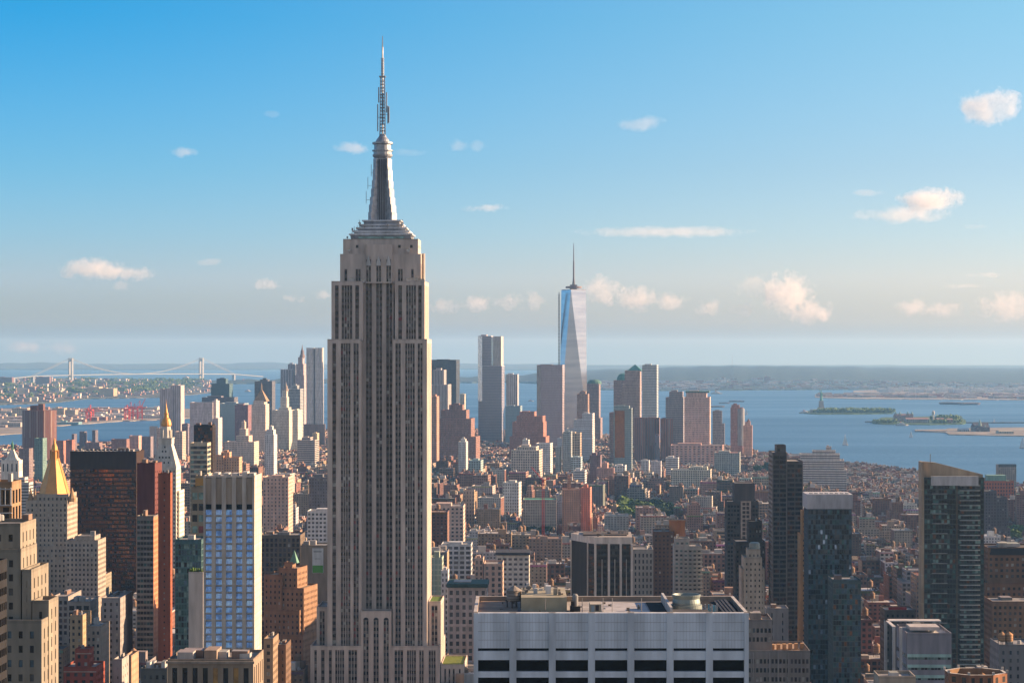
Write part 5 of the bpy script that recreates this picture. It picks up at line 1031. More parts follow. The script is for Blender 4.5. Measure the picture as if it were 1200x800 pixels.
for i, (a, c, y, D, lb) in enumerate(((743, 757, 490, 4950, 'left of three brown apartment slabs below the steel banded tower'), (756, 774, 490, 5000, 'middle brown apartment slab below the steel banded tower'), (774, 790, 491, 4960, 'right brown apartment slab with vertical stripes, beside the pink gridded tower'))):
    far('brown_apartment_slab', lb, 'apartment building', D, [(a, c, y, 0, 24)], (.21, .11, .085), fp=(5, 60, .4), fq=(1, 0, .4), gc=(.11, .06, .05))
far('dark_slit_slab', 'low violet-grey slab in front of the brown apartment slabs', 'apartment building', 4800, [(767, 774, 511, 0, 20)], (.12, .10, .12), fp=(5, 60, .4))
b = far('pink_gridded_tower', 'big pinkish stone tower with a square window grid and dark green roof edge', 'tower', 4900, [(802, 835, 466, 0, 50), (804, 831, 459, 3, 44)], (.40, .29, .25), fp=(3.1, 4, .5), fq=(.55, 0, .2), gc=(.06, .06, .065))
ex(b, 'green_roof_edge', 803, 831, 458.2, 460, 2, 45, (.12, .24, .22))
far('glass_faced_tower', 'darker glass tower joined to the left of the pink gridded one', 'tower', 4960, [(780, 804, 466, 0, 50), (784, 803, 459.5, 4, 44)], (.22, .20, .21), fp=(3, 4, .85), fq=(.6, 0, .15), gc=(.07, .08, .09))
far('pink_podium', 'long pinkish stone podium under the pink gridded tower', 'building', 4780, [(786, 850, 522, 0, 50)], (.38, .24, .20), fp=(9, 5, .5), fq=(.5, 0, .2), gc=(.05, .04, .04))
far('brown_banded_block', 'grey-brown glass block with stepped top right of the pink gridded tower', 'building', 5300, [(835, 851, 497, 0, 40), (835, 848, 482, 4, 36)], (.22, .19, .18), fp=(3, 3.8, .6))
b = far('red_crowned_tower', 'brick-red tower with a grey rounded glass bay beside the water', 'tower', 5300, [(856, 872, 478, 0, 26), (857, 868, 475, 4, 20)], (.25, .13, .105), fp=(3, 3.4, .4))
m = MB(); m.lathe(b.x(868), 5, [(b.k*4.5, b.z(522)), (b.k*4.5, b.z(479)), (b.k*4.2, b.z(478.5))], 14, wc=(.36, .38, .4)); b.part(m, 'round_bay')
b = far('salmon_gabled_tower', 'salmon stone apartment tower with a pointed crown at the waterfront', 'tower', 5150, [(871, 883, 499, 0, 26), (873, 881, 495, 4, 20)], (.44, .24, .17), fp=(3, 3.4, .4), cap=False)
m = MB(); m.lathe(b.x(877), 12, [(b.k*3, b.z(495)), (b.k*1.6, b.z(493)), (.2, b.z(490.5))], 8, wc=(.25, .13, .10)); b.part(m, 'pointed_crown')
far('terraced_banded_block', 'long grey office block with white bands and stepped ends near the right shore', 'office building', 3800, [(933, 997, 551, 0, 60), (935, 994, 540, 4, 56), (938, 989, 533, 8, 50), (952, 984, 529, 12, 44), (968, 977, 524.5, 16, 36)], (.42, .37, .34), fp=(60, 3.9, .99), fq=(.5, 0, .2), gc=(.06, .05, .05))
far('orange_roofed_block', 'low brick block with an orange roof edge near the right waterfront', 'building', 4400, [(837, 871, 531, 0, 60)], (.22, .25, .24), fp=(3.5, 4, .6), roof=(.42, .16, .10))
far('long_gridded_block', 'long cream block with a dense window grid above the park trees', 'building', 3700, [(786, 836, 551, 0, 40), (807, 832, 548, 4, 34)], (.46, .39, .32), fp=(3.6, 3.6, .6), fq=(.6, 0, .2))
far('white_ziggurat_tower', 'white slatted tower between the green-roofed low lofts, centre distance', 'tower', 4000, [(780, 797, 537, 0, 30)], (.52, .52, .53), fp=(40, 3.4, .98), fq=(.4, 0, .2))
far('pale_twin_slab', 'left of two pale grey slabs before the brown apartment slabs', 'apartment building', 4100, [(751, 762, 540, 0, 20)], (.42, .40, .40), fp=(3, 3, .4)); far('pale_twin_slab', 'right of two pale grey slabs before the brown apartment slabs', 'apartment building', 4080, [(763, 776, 541, 0, 20)], (.36, .35, .36), fp=(3, 3, .4))
far('dark_brown_block', 'dark plum brick block above the light green park trees', 'building', 3900, [(691, 706, 534, 0, 30)], (.13, .09, .10), fp=(3, 3.2, .4)); far('tan_brick_block', 'dusty pink brick block right of the dark plum block', 'building', 3850, [(699, 722, 549, 0, 30), (706, 714, 543, 3, 24)], (.36, .21, .17), fp=(3, 3.2, .35)); far('white_gridded_cube', 'white block of bold square windows right of the dusty pink block', 'building', 3800, [(720, 735, 546, 0, 30)], (.55, .48, .42), fp=(4, 4, .5))
far('blue_grey_block', 'blue-grey flat block left of the dark plum brick block', 'building', 4000, [(669, 683, 536, 0, 30)], (.30, .38, .42), fp=(5, 4, .7)); far('pale_office_block', 'long white block under the blue-grey flat block', 'building', 3700, [(672, 688, 552, 0, 30)], (.50, .50, .49), fp=(40, 3.8, .98), fq=(.4, 0, .2))
far('brick_chimney_slab', 'twin-peaked orange brick apartment block right of the red crane', 'apartment building', 3000, [(659, 680, 574, 0, 26), (665, 669, 560, 5, 16)], (.36, .19, .12), fp=(3, 3, .4)); far('brick_chimney_slab', 'red brick apartment block with pale edge just right of the twin-peaked one', 'apartment building', 3050, [(681, 694, 572, 0, 24)], (.34, .14, .10), fp=(3, 3, .4))
far('grid_loft_block', 'broad buff loft block with bold grid windows in the centre distance', 'building', 3900, [(599, 636, 528, 0, 50), (606, 632, 524, 4, 44)], (.38, .33, .28), fp=(4, 4.4, .55), fq=(.6, 0, .25)); far('white_office_block', 'white cube building next to the buff loft grid block', 'building', 4100, [(628, 648, 520, 0, 40), (612, 622, 516, 2, 20)], (.46, .45, .43), fp=(3, 3.8, .5))
far('dark_slim_block', 'teal-grey slim block right of the white cube building', 'building', 4200, [(660, 671, 506, 0, 24), (651, 658, 524, 0, 24)], (.20, .23, .24)); far('ochre_square_window_block', 'ochre block with very large square windows below the stepped glass building', 'building', 4300, [(659, 682, 508, 0, 40)], (.36, .28, .20), fp=(4.5, 4.8, .6), fq=(.6, 0, .25))
far('green_clad_house', 'low green-roofed block below the red ziggurat tower', 'building', 3850, [(549, 566, 540, 0, 30)], (.22, .30, .30), fp=(4, 4, .5)); far('grey_bottomed_slab', 'pale narrow tower before the brick ziggurat tower', 'tower', 4200, [(537, 548, 518, 0, 24), (540, 547, 515, 2, 16)], (.46, .42, .39), fp=(3, 3.4, .4))
far('ornate_white_palazzo', 'cream palazzo block with a heavy cornice above the red crane base', 'building', 3200, [(589, 611, 566, 0, 30)], (.52, .46, .38), fp=(3.4, 4.4, .4)); far('red_dome_church', 'tan stone building with a small red pyramid roof left of centre', 'church', 3000, [(543, 556, 575, 0, 16)], (.36, .27, .19), fp=(4, 5, .3), cap=False)
b = far('green_shed_building', 'long low building with a bright green copper roof beside the crane', 'building', 3000, [(613, 652, 586, 0, 40)], (.30, .25, .2), roof=(.12, .40, .28), cap=False)
b = far('long_brick_arcade', 'broad pinkish brick block with arched top windows, against the skyscraper flank', 'building', 2350, [(503, 543, 594, 0, 40)], (.40, .30, .25), fp=(4.2, 4, .5), fq=(.5, 0, .25))
b = far('centre_loft_block', 'stout cream loft block with dark cornice in the centre distance', 'loft building', 1900, [(582, 620, 652, 0, 30)], (.44, .39, .34), fp=(4.6, 4.2, .6), fq=(.45, 0, .25)); ex(b, 'dark_cornice', 580.5, 621, 647, 649.8, -1.6, 31, (.05, .05, .06))
b = far('mansard_building', 'ornate grey stone building with a dark green mansard edge, left of the pale slab', 'building', 1560, [(525, 570, 690, 0, 30)], (.32, .28, .26), fp=(4.2, 5, .5), fq=(.6, 0, .25)); ex(b, 'green_cornice', 523.5, 571.5, 683.5, 688, -1.4, 31, (.05, .10, .09)); 
b = far('arched_brick_loft', 'tan brick loft with round-topped windows between the mansard and cream loft', 'loft building', 1750, [(567, 589, 662, 0, 30), (556, 566, 656, 4, 24)], (.33, .24, .19), fp=(4.4, 4.4, .45), fq=(.6, 0, .25))
b = far('white_edge_building', 'slim white building by the green garden roof at the skyscraper flank', 'building', 1600, [(517, 525, 670, 0, 16)], (.52, .52, .52), fp=(3, 3.8, .4)); b = far('green_glass_corner', 'pale green glass corner building against the skyscraper flank', 'building', 1620, [(504, 518, 655, 0, 20)], (.26, .30, .24), fp=(3, 3.8, .8), fq=(.7, 0, .2), gc=(.12, .16, .13))
b = far('grey_cornice_loft', 'grey stone loft with four-part windows above the mansard building', 'loft building', 2050, [(517, 552, 639, 0, 30)], (.33, .34, .34), fp=(5, 4.4, .7), fq=(.6, 0, .25))
# left half of downtown
def rippled():
    b = Bld('rippled_steel_tower', 'twin-shafted silver skyscraper with rippled walls left of the limestone giant', 'skyscraper', 358.5, 378.5, 407, 5790, 34, rot=0); k = b.k
    def shaft(x0, x1, seed):
        m = MB(); n = 10; nz = 26; z1 = b.z(407.5); vs = []
        for j in range(nz+1):
            z = z1*j/nz; row = []
            for i in range(n+1):
                t = i/n; row.append((b.x(x0)+(b.x(x1)-b.x(x0))*t, 2.8*noise.noise((t*4.2+seed, z*.012, seed))-1.2*math.sin(t*9+seed+z*.006), z))
            vs.append(row)
        for j in range(nz):
            for i in range(n): m.poly([vs[j][i], vs[j][i+1], vs[j+1][i+1], vs[j+1][i]], [(i*2., vs[j][i][2]), (i*2.+2, vs[j][i][2]), (i*2.+2, vs[j+1][i][2]), (i*2., vs[j+1][i][2])], wc=(.76, .75, .73), fp=(1.9, 3.4, .35), fq=(.5, seed, .2), gc=(.18, .18, .18))
        X0, X1 = b.x(x0), b.x(x1); m.wall((X1, 0), (X1, 30), 0, z1, (.6, .58, .55)); m.wall((X1, 30), (X0, 30), 0, z1, (.5, .5, .5)); m.wall((X0, 30), (X0, 0), 0, z1, (.5, .5, .5))
        m.poly([(X0, 0, z1), (X1, 0, z1), (X1, 30, z1), (X0, 30, z1)], wc=(.4, .4, .4)); return b.part(m, 'rippled_shaft')
    shaft(359, 367.6, 1); m = MB(); m.box(b.x(367.6), b.x(369), 4, 28, 0, b.z(409), wc=(.25, .25, .26)); b.part(m, 'recess'); shaft(369, 378.3, 5)
    m = MB(); m.box(b.x(356.5), b.x(380), -6, 34, 0, b.z(497), wc=(.30, .22, .19)); b.part(m, 'brick_base')
rippled()
def needle(name, label, D, px, tiers, col, tip, tcol=None):
    b = far(name, label, 'tower', D, tiers, col, fp=(3, 3.8, .4), cap=False); a = sorted(tiers, key=lambda t: t[2])[0]; cy = (a[3]+a[4])/2; r = (a[1]-a[0])*b.k*.5
    m = MB(); zt = b.z(a[2]); ztip = b.z(tip); H = ztip-zt
    m.lathe(b.x(px), cy, [(r*.95, zt), (r*.8, zt+H*.2), (r*.6, zt+H*.22), (r*.5, zt+H*.5), (r*.25, zt+H*.6), (r*.12, zt+H*.8), (.15, ztip)], 8, wc=tcol or col, rot=math.pi/8); b.part(m, 'spire'); return b
needle('needle_topped_tower', 'slim art deco tower with stepped crown and needle left of the rippled tower', 6290, 352.5, [(345.5, 358.5, 440, 0, 40), (346.5, 357.5, 427, 3, 36), (348.5, 356, 419, 8, 30)], (.30, .25, .26), 403)
far('flat_topped_bank_tower', 'dark blue-grey banded slab left of the needle topped tower', 'skyscraper', 6300, [(328.5, 346, 433, 0, 40), (337, 346, 427, 4, 30)], (.34, .35, .38), fp=(4.4, 80, .6), fq=(1, 0, .3), gc=(.06, .08, .12))
needle('wedding_cake_tower', 'cream civic tower with tiered wedding-cake lantern', 5500, 332, [(318, 342.5, 481, 0, 60), (325, 340, 478, 14, 46), (326.5, 337.5, 466, 18, 42), (328.5, 335.5, 458, 22, 38)], (.44, .38, .33), 447)
far('wedding_cake_wing', 'cream civic wing with green roof line right of the tiered lantern tower', 'building', 5450, [(342.5, 352, 481, 0, 50)], (.46, .40, .34), fp=(3, 3.8, .4))
b = far('pyramid_roofed_courthouse', 'pinkish stone tower with a steep tan pyramid roof', 'tower', 5350, [(293, 316, 505, -4, 40), (294.5, 314, 474, 0, 36), (296.5, 312, 470, 2, 34)], (.42, .35, .30), fp=(3, 3.8, .35), cap=False)
m = MB(); cx, cy, h = b.x(304.3), 18, 7.8*b.k; m.prism([(cx-h, cy-h), (cx+h, cy-h), (cx+h, cy+h), (cx-h, cy+h)], b.z(470), b.z(457), wc=(.40, .29, .19), pts1=[(cx-2, cy-2), (cx+2, cy-2), (cx+2, cy+2), (cx-2, cy+2)]); m.lathe(cx, cy, [(2, b.z(457)), (1.6, b.z(452)), (.3, b.z(448))], 6, wc=(.4, .33, .25)); b.part(m, 'pyramid_roof')
far('dark_shouldered_tower', 'very dark tower behind the courthouse pyramid with white side stack', 'tower', 6500, [(298, 321, 447, 0, 40), (304, 315, 445, 6, 30)], (.09, .09, .10), fp=(3, 4, .8)); far('grey_glass_slab', 'grey glass slab between the pyramid tower and the tiered lantern tower', 'tower', 6100, [(336, 354, 456, 0, 40), (342, 350, 452, 4, 30)], (.24, .26, .27), fp=(3, 4, .7))
far('green_black_tower', 'dark green-black tower with stepped top standing alone against the water', 'tower', 6450, [(247, 271, 450, 0, 40), (253, 266, 444, 6, 34)], (.05, .085, .10), fp=(3, 4, .9), gc=(.03, .06, .07))
far('blue_mirror_block', 'blue-grey glass block below the green-black tower', 'building', 5900, [(257, 289, 473, 0, 50)], (.22, .27, .30), fp=(3, 4, .95), fq=(.8, 0, .12), gc=(.13, .19, .23)); far('wine_brick_block', 'wine-dark brick block right of the blue-grey glass block', 'building', 5800, [(275, 293, 475, 0, 40)], (.16, .09, .10), fp=(3, 3.6, .4)); far('dark_flat_block', 'wide dark flat-topped block under the green-black tower', 'building', 6300, [(236, 276, 466, 0, 60)], (.11, .11, .13), fp=(3, 4, .6))
far('blank_telephone_tower', 'windowless pale slab with sunlit ribbed right edge and dark slots, left group', 'tower', 5500, [(187, 205, 456, 0, 40), (199, 214, 452, 4, 36)], (.34, .31, .31), fp=(5, 90, .25), fq=(1, 0, .4), gc=(.12, .11, .12)); 
far('broad_concrete_slab', 'broad pale concrete slab with notched sunlit edge behind the bronze sliver tower', 'tower', 5200, [(222, 252, 472, 0, 40), (248, 255, 470, 6, 36), (250, 258, 490, 4, 40)], (.38, .34, .34), fp=(3, 3.4, .3))
far('violet_grey_block', 'violet-grey block left of the broad concrete slab', 'building', 5300, [(213, 222, 497, 0, 30)], (.15, .13, .16)); far('tan_rear_wing', 'tan block at the foot of the windowless pale slab', 'building', 5000, [(183, 195, 502, 0, 30), (205, 216, 506, 0, 30)], (.36, .29, .25))
b = far('ornate_stepped_block', 'stepped cream building with a central peak, before the wine-dark block', 'building', 4500, [(262, 301, 518, 0, 40), (276, 294, 511, 4, 34), (279, 290, 503, 8, 28), (281.5, 287, 495, 10, 22)], (.40, .33, .28), fp=(3, 3.8, .4))
b = far('white_slab_tower', 'bright white slim tower with rounded stepped head in front of the pyramid tower', 'tower', 3900, [(310, 323, 510, 0, 24), (311.5, 322, 504, 3, 20), (314, 320, 500, 5, 16)], (.60, .60, .60), fp=(3, 3.2, .35))
far('grey_low_rise_office', 'grey office with pale band right of the white slim tower', 'building', 4600, [(348, 372, 516, 0, 40), (353, 366, 513, 4, 30)], (.30, .27, .25), fp=(40, 3.8, .97), fq=(.5, 0, .2)); far('rounded_tan_block', 'tan rounded-corner tower at the foot of the rippled tower', 'building', 4700, [(366, 373, 508, 0, 20)], (.44, .32, .22))
far('amber_brick_block', 'orange brick apartment block with two shoulders right of the banded tower', 'apartment building', 2600, [(245, 262, 535, 0, 26), (262, 280, 537, 2, 26), (258, 268, 531, 6, 22)], (.36, .22, .14), fp=(3, 3.1, .35)); far('pink_low_block', 'low pinkish building with flat roof, right of the orange shouldered block', 'building', 2450, [(308, 338, 560, 0, 40)], (.38, .26, .21), fp=(4, 4, .35)); far('white_gridded_loft', 'white loft grid next to the skyscraper shaft on its left', 'loft building', 2150, [(360, 392, 600, 0, 30)], (.52, .52, .53), fp=(3.6, 4, .6), fq=(.5, 0, .2)); far('dark_glass_corner', 'dark slate block beside the skyscraper shaft above the white loft grid', 'building', 2550, [(362, 384, 560, 0, 30)], (.10, .10, .11), fp=(3, 3.6, .4))
# far left
b = Bld('brick_octagon_tower', 'massive rounded brown-red brick tower at the left, before the river', 'apartment building', 22, 62, 480, 5000, 60, rot=0); m = MB(); pts = m.ring(0, 38, 20*b.k, 14, math.pi/14); m.prism(pts, 0, b.z(481), wc=(.19, .085, .07), fp=(5, 60, .45), fq=(1, 3, .4), gc=(.13, .06, .05)); w = b.part(m, 'wall'); m = MB(); m.box(b.x(33), b.x(42), 20, 50, b.z(481), b.z(475.5), wc=(.17, .08, .07)); m.box(b.x(42), b.x(48), 24, 44, b.z(481), b.z(473.5), wc=(.20, .10, .08)); b.part(m, 'bulkhead', parent=w)
for (a, c, y, D, col, lb) in ((62, 76, 517, 4900, (.28, .13, .10), 'red-brown apartment slab touching the rounded brick tower'), (77, 86, 516, 4850, (.24, .11, .09), 'second red-brown slab right of the rounded brick tower'), (40, 52, 514, 4000, (.10, .17, .16), 'small dark green glass block before the rounded brick tower'), (22, 36, 526, 4200, (.15, .12, .12), 'dark plum block at the foot of the rounded brick tower'), (99, 118, 519, 5000, (.17, .12, .12), 'dark brown block in front of the river, left group'), (84, 88, 509, 5400, (.10, .09, .11), 'thin dark tower by the river, left one of two'), (130, 150, 515, 4900, (.17, .10, .09), 'brown riverside slab left of the striped riverside slab'), (151, 164, 511, 4950, (.36, .24, .20), 'striped sunlit riverside slab before the water'), (164, 178, 512, 5100, (.16, .14, .16), 'violet-dark riverside slab beside the cupola tower'), (93, 100, 506, 5600, (.10, .09, .11), 'thin dark tower by the river, one of two near the middle'), (108, 113, 504.5, 5600, (.10, .09, .11), 'thin dark pointed tower by the river, right one of two'), (175, 183, 500, 5200, (.36, .33, .31), 'pale block just left of the white tapering tower spire')):
    far('riverside_slab', lb, 'apartment building', D, [(a, c, y, 0, 22)], col, fp=(3, 3, .35), cap=False)
# ------------------------------------------------------------------ the ordinary city: blocks, lots, parks
ca, sa = math.cos(GR), math.sin(GR)          # u: across, v: away, turned with the street grid
def uv2w(u, v, g=0): return (u*ca-v*sa, u*sa+v*ca) if not g else (u*cb_-v*sb_, u*sb_+v*cb_)
G2 = -.145; cb_, sb_ = math.cos(G2), math.sin(G2)   # the older streets farther south are turned more
def w2px(x, y): return 600+F*x/y
PALS = dict(
 brick=[(.26, .13, .10), (.22, .12, .09), (.30, .17, .13), (.19, .10, .085), (.33, .21, .16), (.28, .14, .12)],
 tan=[(.44, .34, .24), (.48, .38, .28), (.38, .28, .20), (.50, .42, .32), (.42, .29, .19)],
 grey=[(.34, .33, .32), (.27, .26, .26), (.42, .40, .38), (.22, .21, .22)],
 white=[(.60, .58, .54), (.56, .53, .49), (.62, .61, .60)],
 brown=[(.18, .11, .08), (.22, .15, .11), (.15, .10, .09)],
 pink=[(.44, .28, .22), (.38, .24, .20)])
PW = [('brick', 10), ('tan', 11), ('grey', 3), ('white', 6), ('brown', 4), ('pink', 6)]
PL = [n for n, w in PW for _ in range(w)]
ROOFS = [((.34, .32, .31), 'grey', 4), ((.48, .46, .44), 'pale', 4), ((.62, .61, .60), 'white', 2), ((.12, .115, .11), 'black', 3), ((.30, .20, .15), 'brown', 2), ((.40, .17, .12), 'red', .6), ((.15, .28, .22), 'green', .4)]
RL = [r for r in ROOFS for _ in range(int(r[2]*3))]
PARKS = [(728, 786, 3230, 3480), (600, 650, 2960, 3020), (640, 664, 2700, 2780), (886, 930, 4500, 4560), (1168, 1200, 2900, 3050)]
CAP = [(-400, 545), (0, 560), (60, 560), (160, 545), (200, 540), (380, 538), (500, 532), (640, 548), (800, 552), (900, 556), (1000, 572), (1080, 580), (1160, 574), (1300, 574), (1700, 574)]
def capz(px, D): return wz(lerp(CAP, px)[0]+R_.uniform(0, 16), D)-drop(D)-3
lots = []
rc = random.Random(41)
AV, ST, LD = 245.0, 80.5, 62.0
v = 1000.0; g = 0
while v < 7300:
    if g == 0 and v > 3060: g = 1; v = 2700.0
    d = 18.0 if int(v/ST) % 7 else 27.0
    for iu in range(-12, 16):
        u0 = iu*AV+40+(rc.uniform(-45, 45) if g else 0); u1 = u0+AV-(30 if not g else 14); u0 += 0
        x_, y_ = uv2w((u0+u1)/2, v, g)
        if y_ < 500: continue
        hw = AV/2+20
        if w2px(x_+hw, y_) < -150: continue
        if w2px(x_-hw, y_) > 1360: continue
        for row in (0, 1):
            va = v+row*(LD/2); u = u0
            while u < u1-7:
                near = v < 2350; mid_ = v < 3500
                big = rc.random() < (.34 if near else .09 if mid_ else .13)
                w = rc.uniform(20, 36) if big else rc.uniform(6, 13) if not near else rc.uniform(9, 21)
                w = min(w, u1-u); 
                if u1-(u+w) < 7: w = u1-u
                if near: h = rc.uniform(38, 68) if big else rc.uniform(20, 52)
                elif mid_: h = rc.uniform(26, 58) if big else rc.uniform(13, 26)
                elif v < 4700: h = rc.uniform(26, 52) if big else rc.uniform(14, 26)
                else: h = rc.uniform(30, 75) if big else rc.uniform(16, 40)
                if rc.random() < .025: h *= 1.45
                dd = LD/2-(0 if big or near else rc.uniform(2, 9))
                vv = va if row == 0 else va+LD/2-dd
                lots.append([u, u+w-.25, vv, vv+dd-.25, h, big, g]); u += w
    v += ST
# keep what stands on land, outside the landmarks and parks, and in or near the picture
keep = []
for L_ in lots:
    u0, u1, v0, v1, h, big, g = L_
    cs = [uv2w(a_, b_, g) for a_ in (u0, u1) for b_ in (v0, v1)]; y0 = min(c_[1] for c_ in cs); y1 = max(c_[1] for c_ in cs); pp = [w2px(*c_) for c_ in cs]; pa, pb = min(pp), max(pp); D = (y0+y1)/2
    if (g == 0 and y1 > 3030) or (g == 1 and y0 < 3036): continue
    if pb < -130 or pa > 1330: continue
    if y1 > man_far((pa+pb)/2)-45: continue
    if any(pa < q[1]+3 and pb > q[0]-3 and y0 < q[3] and y1 > q[2] for q in PARKS): continue
    if any(pa < q[1]+2 and pb > q[0]-2 and y0-2 < q[3] and y1+2 > q[2]-5 for q in FOOT): continue
    h = min(h, capz((pa+pb)/2, y0)); 
    if any(pa < q[1]+8 and pb > q[0]-8 and q[2]-330 < y0 < q[2] for q in PARKS): h = min(h, rc.uniform(9, 14))
    if h < 8: h = 8+rc.random()*4
    # do not stand taller than what is seen behind: keep landmark feet readable
    keep.append(dict(g=g, u0=u0, u1=u1, v0=v0, v1=v1, h=h, big=big, pa=pa, pb=pb, D=y0, ya=YE+(EYE-drop(y0)-3-h)/y0*F, yb=YE+(EYE-drop(y1)-3-h)/y1*F))
for i, k in enumerate(keep):
    D = k['D']; mid_ = 2350 <= D < 3500; big = k['big']; h = k['h']
    nm = rc.choice(PL)
    kind = 'loft_building' if (D < 2350 and h < 62 and rc.random() < .8) or (3500 < D < 4700 and rc.random() < .5) else 'brick_tenement' if h < 27 and rc.random() < .8 else 'apartment_building' if rc.random() < .88 else 'office_building'
    if kind == 'brick_tenement' and rc.random() < .5: nm = rc.choice(['brick', 'brown', 'pink'])
    if kind == 'office_building': nm = rc.choice(['grey', 'white', 'tan', 'brown'])
    k['kind'] = kind; k['cn'] = nm; k['col'] = jit(rc.choice(PALS[nm]), .14, rc); k['roof'] = rc.choice(RL)
    k['fp'], k['fh'] = {'loft_building': ((rc.uniform(3, 4.4), 4.1, rc.uniform(.5, .7)), rc.uniform(.5, .62)), 'brick_tenement': ((rc.uniform(2.2, 3), 3.2, rc.uniform(.34, .44)), .5), 'apartment_building': ((rc.uniform(2.8, 3.8), 3.0, rc.uniform(.36, .55)), .46), 'office_building': ((rc.choice([4, 4, 50]), 3.8, rc.choice([.7, .8])), .5)}[kind]
    k['seed'] = rc.uniform(0, 99); k['blank'] = rc.random() < .6; k['blankE'] = rc.random() < .6
# how much of each one the camera sees: front-to-back occlusion on image columns
HX0, HX1 = -40, 1240; hor = np.full(HX1-HX0, 830.0); hor2 = np.full(HX1-HX0+400, 830.0)
ev = [(k['D'], 0, k) for k in keep]+[(q[2], 1, q) for q in HERO]
ev.sort(key=lambda t: t[0])
for D, t, k in ev:
    if t == 1:
        a, c = max(0, int(k[0])-HX0), min(HX1-HX0, int(k[1])-HX0+1)
        if a < c: hor[a:c] = np.minimum(hor[a:c], k[3])
        continue
    a, c = max(0, int(round(k['pa']))-HX0), min(HX1-HX0, max(int(round(k['pa']))-HX0+1, int(round(k['pb']))-HX0))
    a2, c2 = int(round(k['pa']))-HX0+200, max(int(round(k['pa']))-HX0+201, int(round(k['pb']))-HX0+200); a2 = max(0, a2); s2 = hor2[a2:c2]
    if len(s2): k['hid2'] = float((k['yb']-s2).min()); hor2[a2:c2] = np.minimum(s2, k['yb'])
    if a >= c: k['vis'] = 0; continue
    seg = hor[a:c]; vis = np.clip(np.minimum(seg, 800)-k['yb'], 0, None); k['vis'] = float(vis.sum())*(1 if -HX0 <= a+0 and k['pb'] > 0 and k['pa'] < 1200 else .2)
    k['ylow'] = float(seg.mean()); hor[a:c] = np.minimum(seg, k['yb'])
    if k['vis'] == 0: k['hid'] = float((k['yb']-seg).min())
keep = [k for k in keep if k['vis'] > 0 or k.get('hid', 99) < 14 or k.get('hid2', 99) < 3]

def shape(k, w, r, cl, ox=0, oy=0, oz=0, detail=True):
    """wall mesh w, roof mesh r, clutter list cl; coordinates u, v local to (ox, oy)"""
    rr = random.Random(int(k['seed']*1000)); u0, u1, v0, v1, h = k['u0']-ox, k['u1']-ox, k['v0']-oy, k['v1']-oy, k['h']
    col = k['col']; fq = (k['fh'], k['seed'], .2); fp = k['fp']; no = (3, 3.5, 0.0); side = tuple(c*rr.uniform(.8, 1.1) for c in col) if rr.random() < .5 else jit(rr.choice(PALS['brick']+PALS['tan']), .1, rr)
    W, Dp = u1-u0, v1-v0; set_ = k['big'] and h > 34 and rr.random() < .45; z1 = h*(rr.uniform(.68, .85) if set_ else 1)
    def vol(a, b, c, d, za, zb, first):
        w.wall((a, c), (b, c), oz+za, oz+zb, col, fp=fp, fq=fq)
        w.wall((b, c), (b, d), oz+za, oz+zb, side if k['blank'] else col, fp=((fp[0]*1.3, fp[1], fp[2]*.45) if k['blank'] else fp), fq=fq)
        if detail or first: w.wall((b, d), (a, d), oz+za, oz+zb, col, fp=fp, fq=fq)
        w.wall((a, d), (a, c), oz+za, oz+zb, side if k['blankE'] else col, fp=((fp[0]*1.3, fp[1], fp[2]*.45) if k['blankE'] else fp), fq=fq)
        roofbox(r, a, b, c, d, oz+zb, tuple(x*1.05 for x in col), k['roof'][0], rr.uniform(.7, 1.2))
        if rr.random() < .45:   # cornice on the street front
            cc = tuple(min(.6, x*rr.choice([.6, 1.25])) for x in col); cl.append(('cornice', (a-.1, b+.1, c-.8, c-.002, oz+zb-1.1, oz+zb+.35), cc, 0))
    vol(u0, u1, v0, v1, 0, z1, True)
    if set_:
        a, b, c, d = u0+W*rr.uniform(.08, .2), u1-W*rr.uniform(.08, .2), v0+Dp*.12, v1-Dp*.12; vol(a, b, c, d, z1, h, False)
    else: a, b, c, d = u0, u1, v0, v1
    k['rf'] = (a, b, c, d); n = 1 if W < 12 else rr.choice([1, 2, 2, 3])
    if k['D'] > 4800: n = rr.choice([0, 1, 1])
    for i in range(n):
        bw, bd, bh = rr.uniform(2.2, min(9, (b-a)*.5)), rr.uniform(2.5, min(8, (d-c)*.45)), rr.uniform(2, 4.5 if not k['big'] else 6.5)
        cx, cy = rr.uniform(a+bw/2+.5, b-bw/2-.5), rr.uniform(c+bd/2+.6, d-bd/2-.5)
        bc = rr.choice([col, side, (.44, .40, .36), (.55, .53, .5), jit(rr.choice(PALS['brick']), .1, rr)]); cl.append(('bulkhead', (cx-bw/2, cx+bw/2, cy-bd/2, cy+bd/2, oz+h-.1, oz+h+bh), bc, 1))
    if k['D'] < 4200:
        for i in range(rr.choice([2, 3, 4, 6, 7])):
            s_ = rr.uniform(.7, 2.0); cx, cy = rr.uniform(a+1.2, b-1.2), rr.uniform(c+1.2, d-1.2)
            cl.append(('roof_unit', (cx-s_/2, cx+s_/2, cy-s_/2, cy+s_/2, oz+h-.1, oz+h+rr.uniform(.6, 2.0)), rr.choice([(.6, .6, .6), (.3, .29, .28), (.62, .6, .56), (.16, .15, .15)]), 0))
        if k['kind'] == 'brick_tenement':
            for i in range(rr.choice([1, 2])): cx = rr.choice([a+.5, b-.5]); cy = rr.uniform(c+2, d-2); cl.append(('chimney', (cx-.45, cx+.45, cy-.9, cy+.9, oz+h-.1, oz+h+rr.uniform(1.4, 2.6)), tuple(x*.9 for x in side), 0))
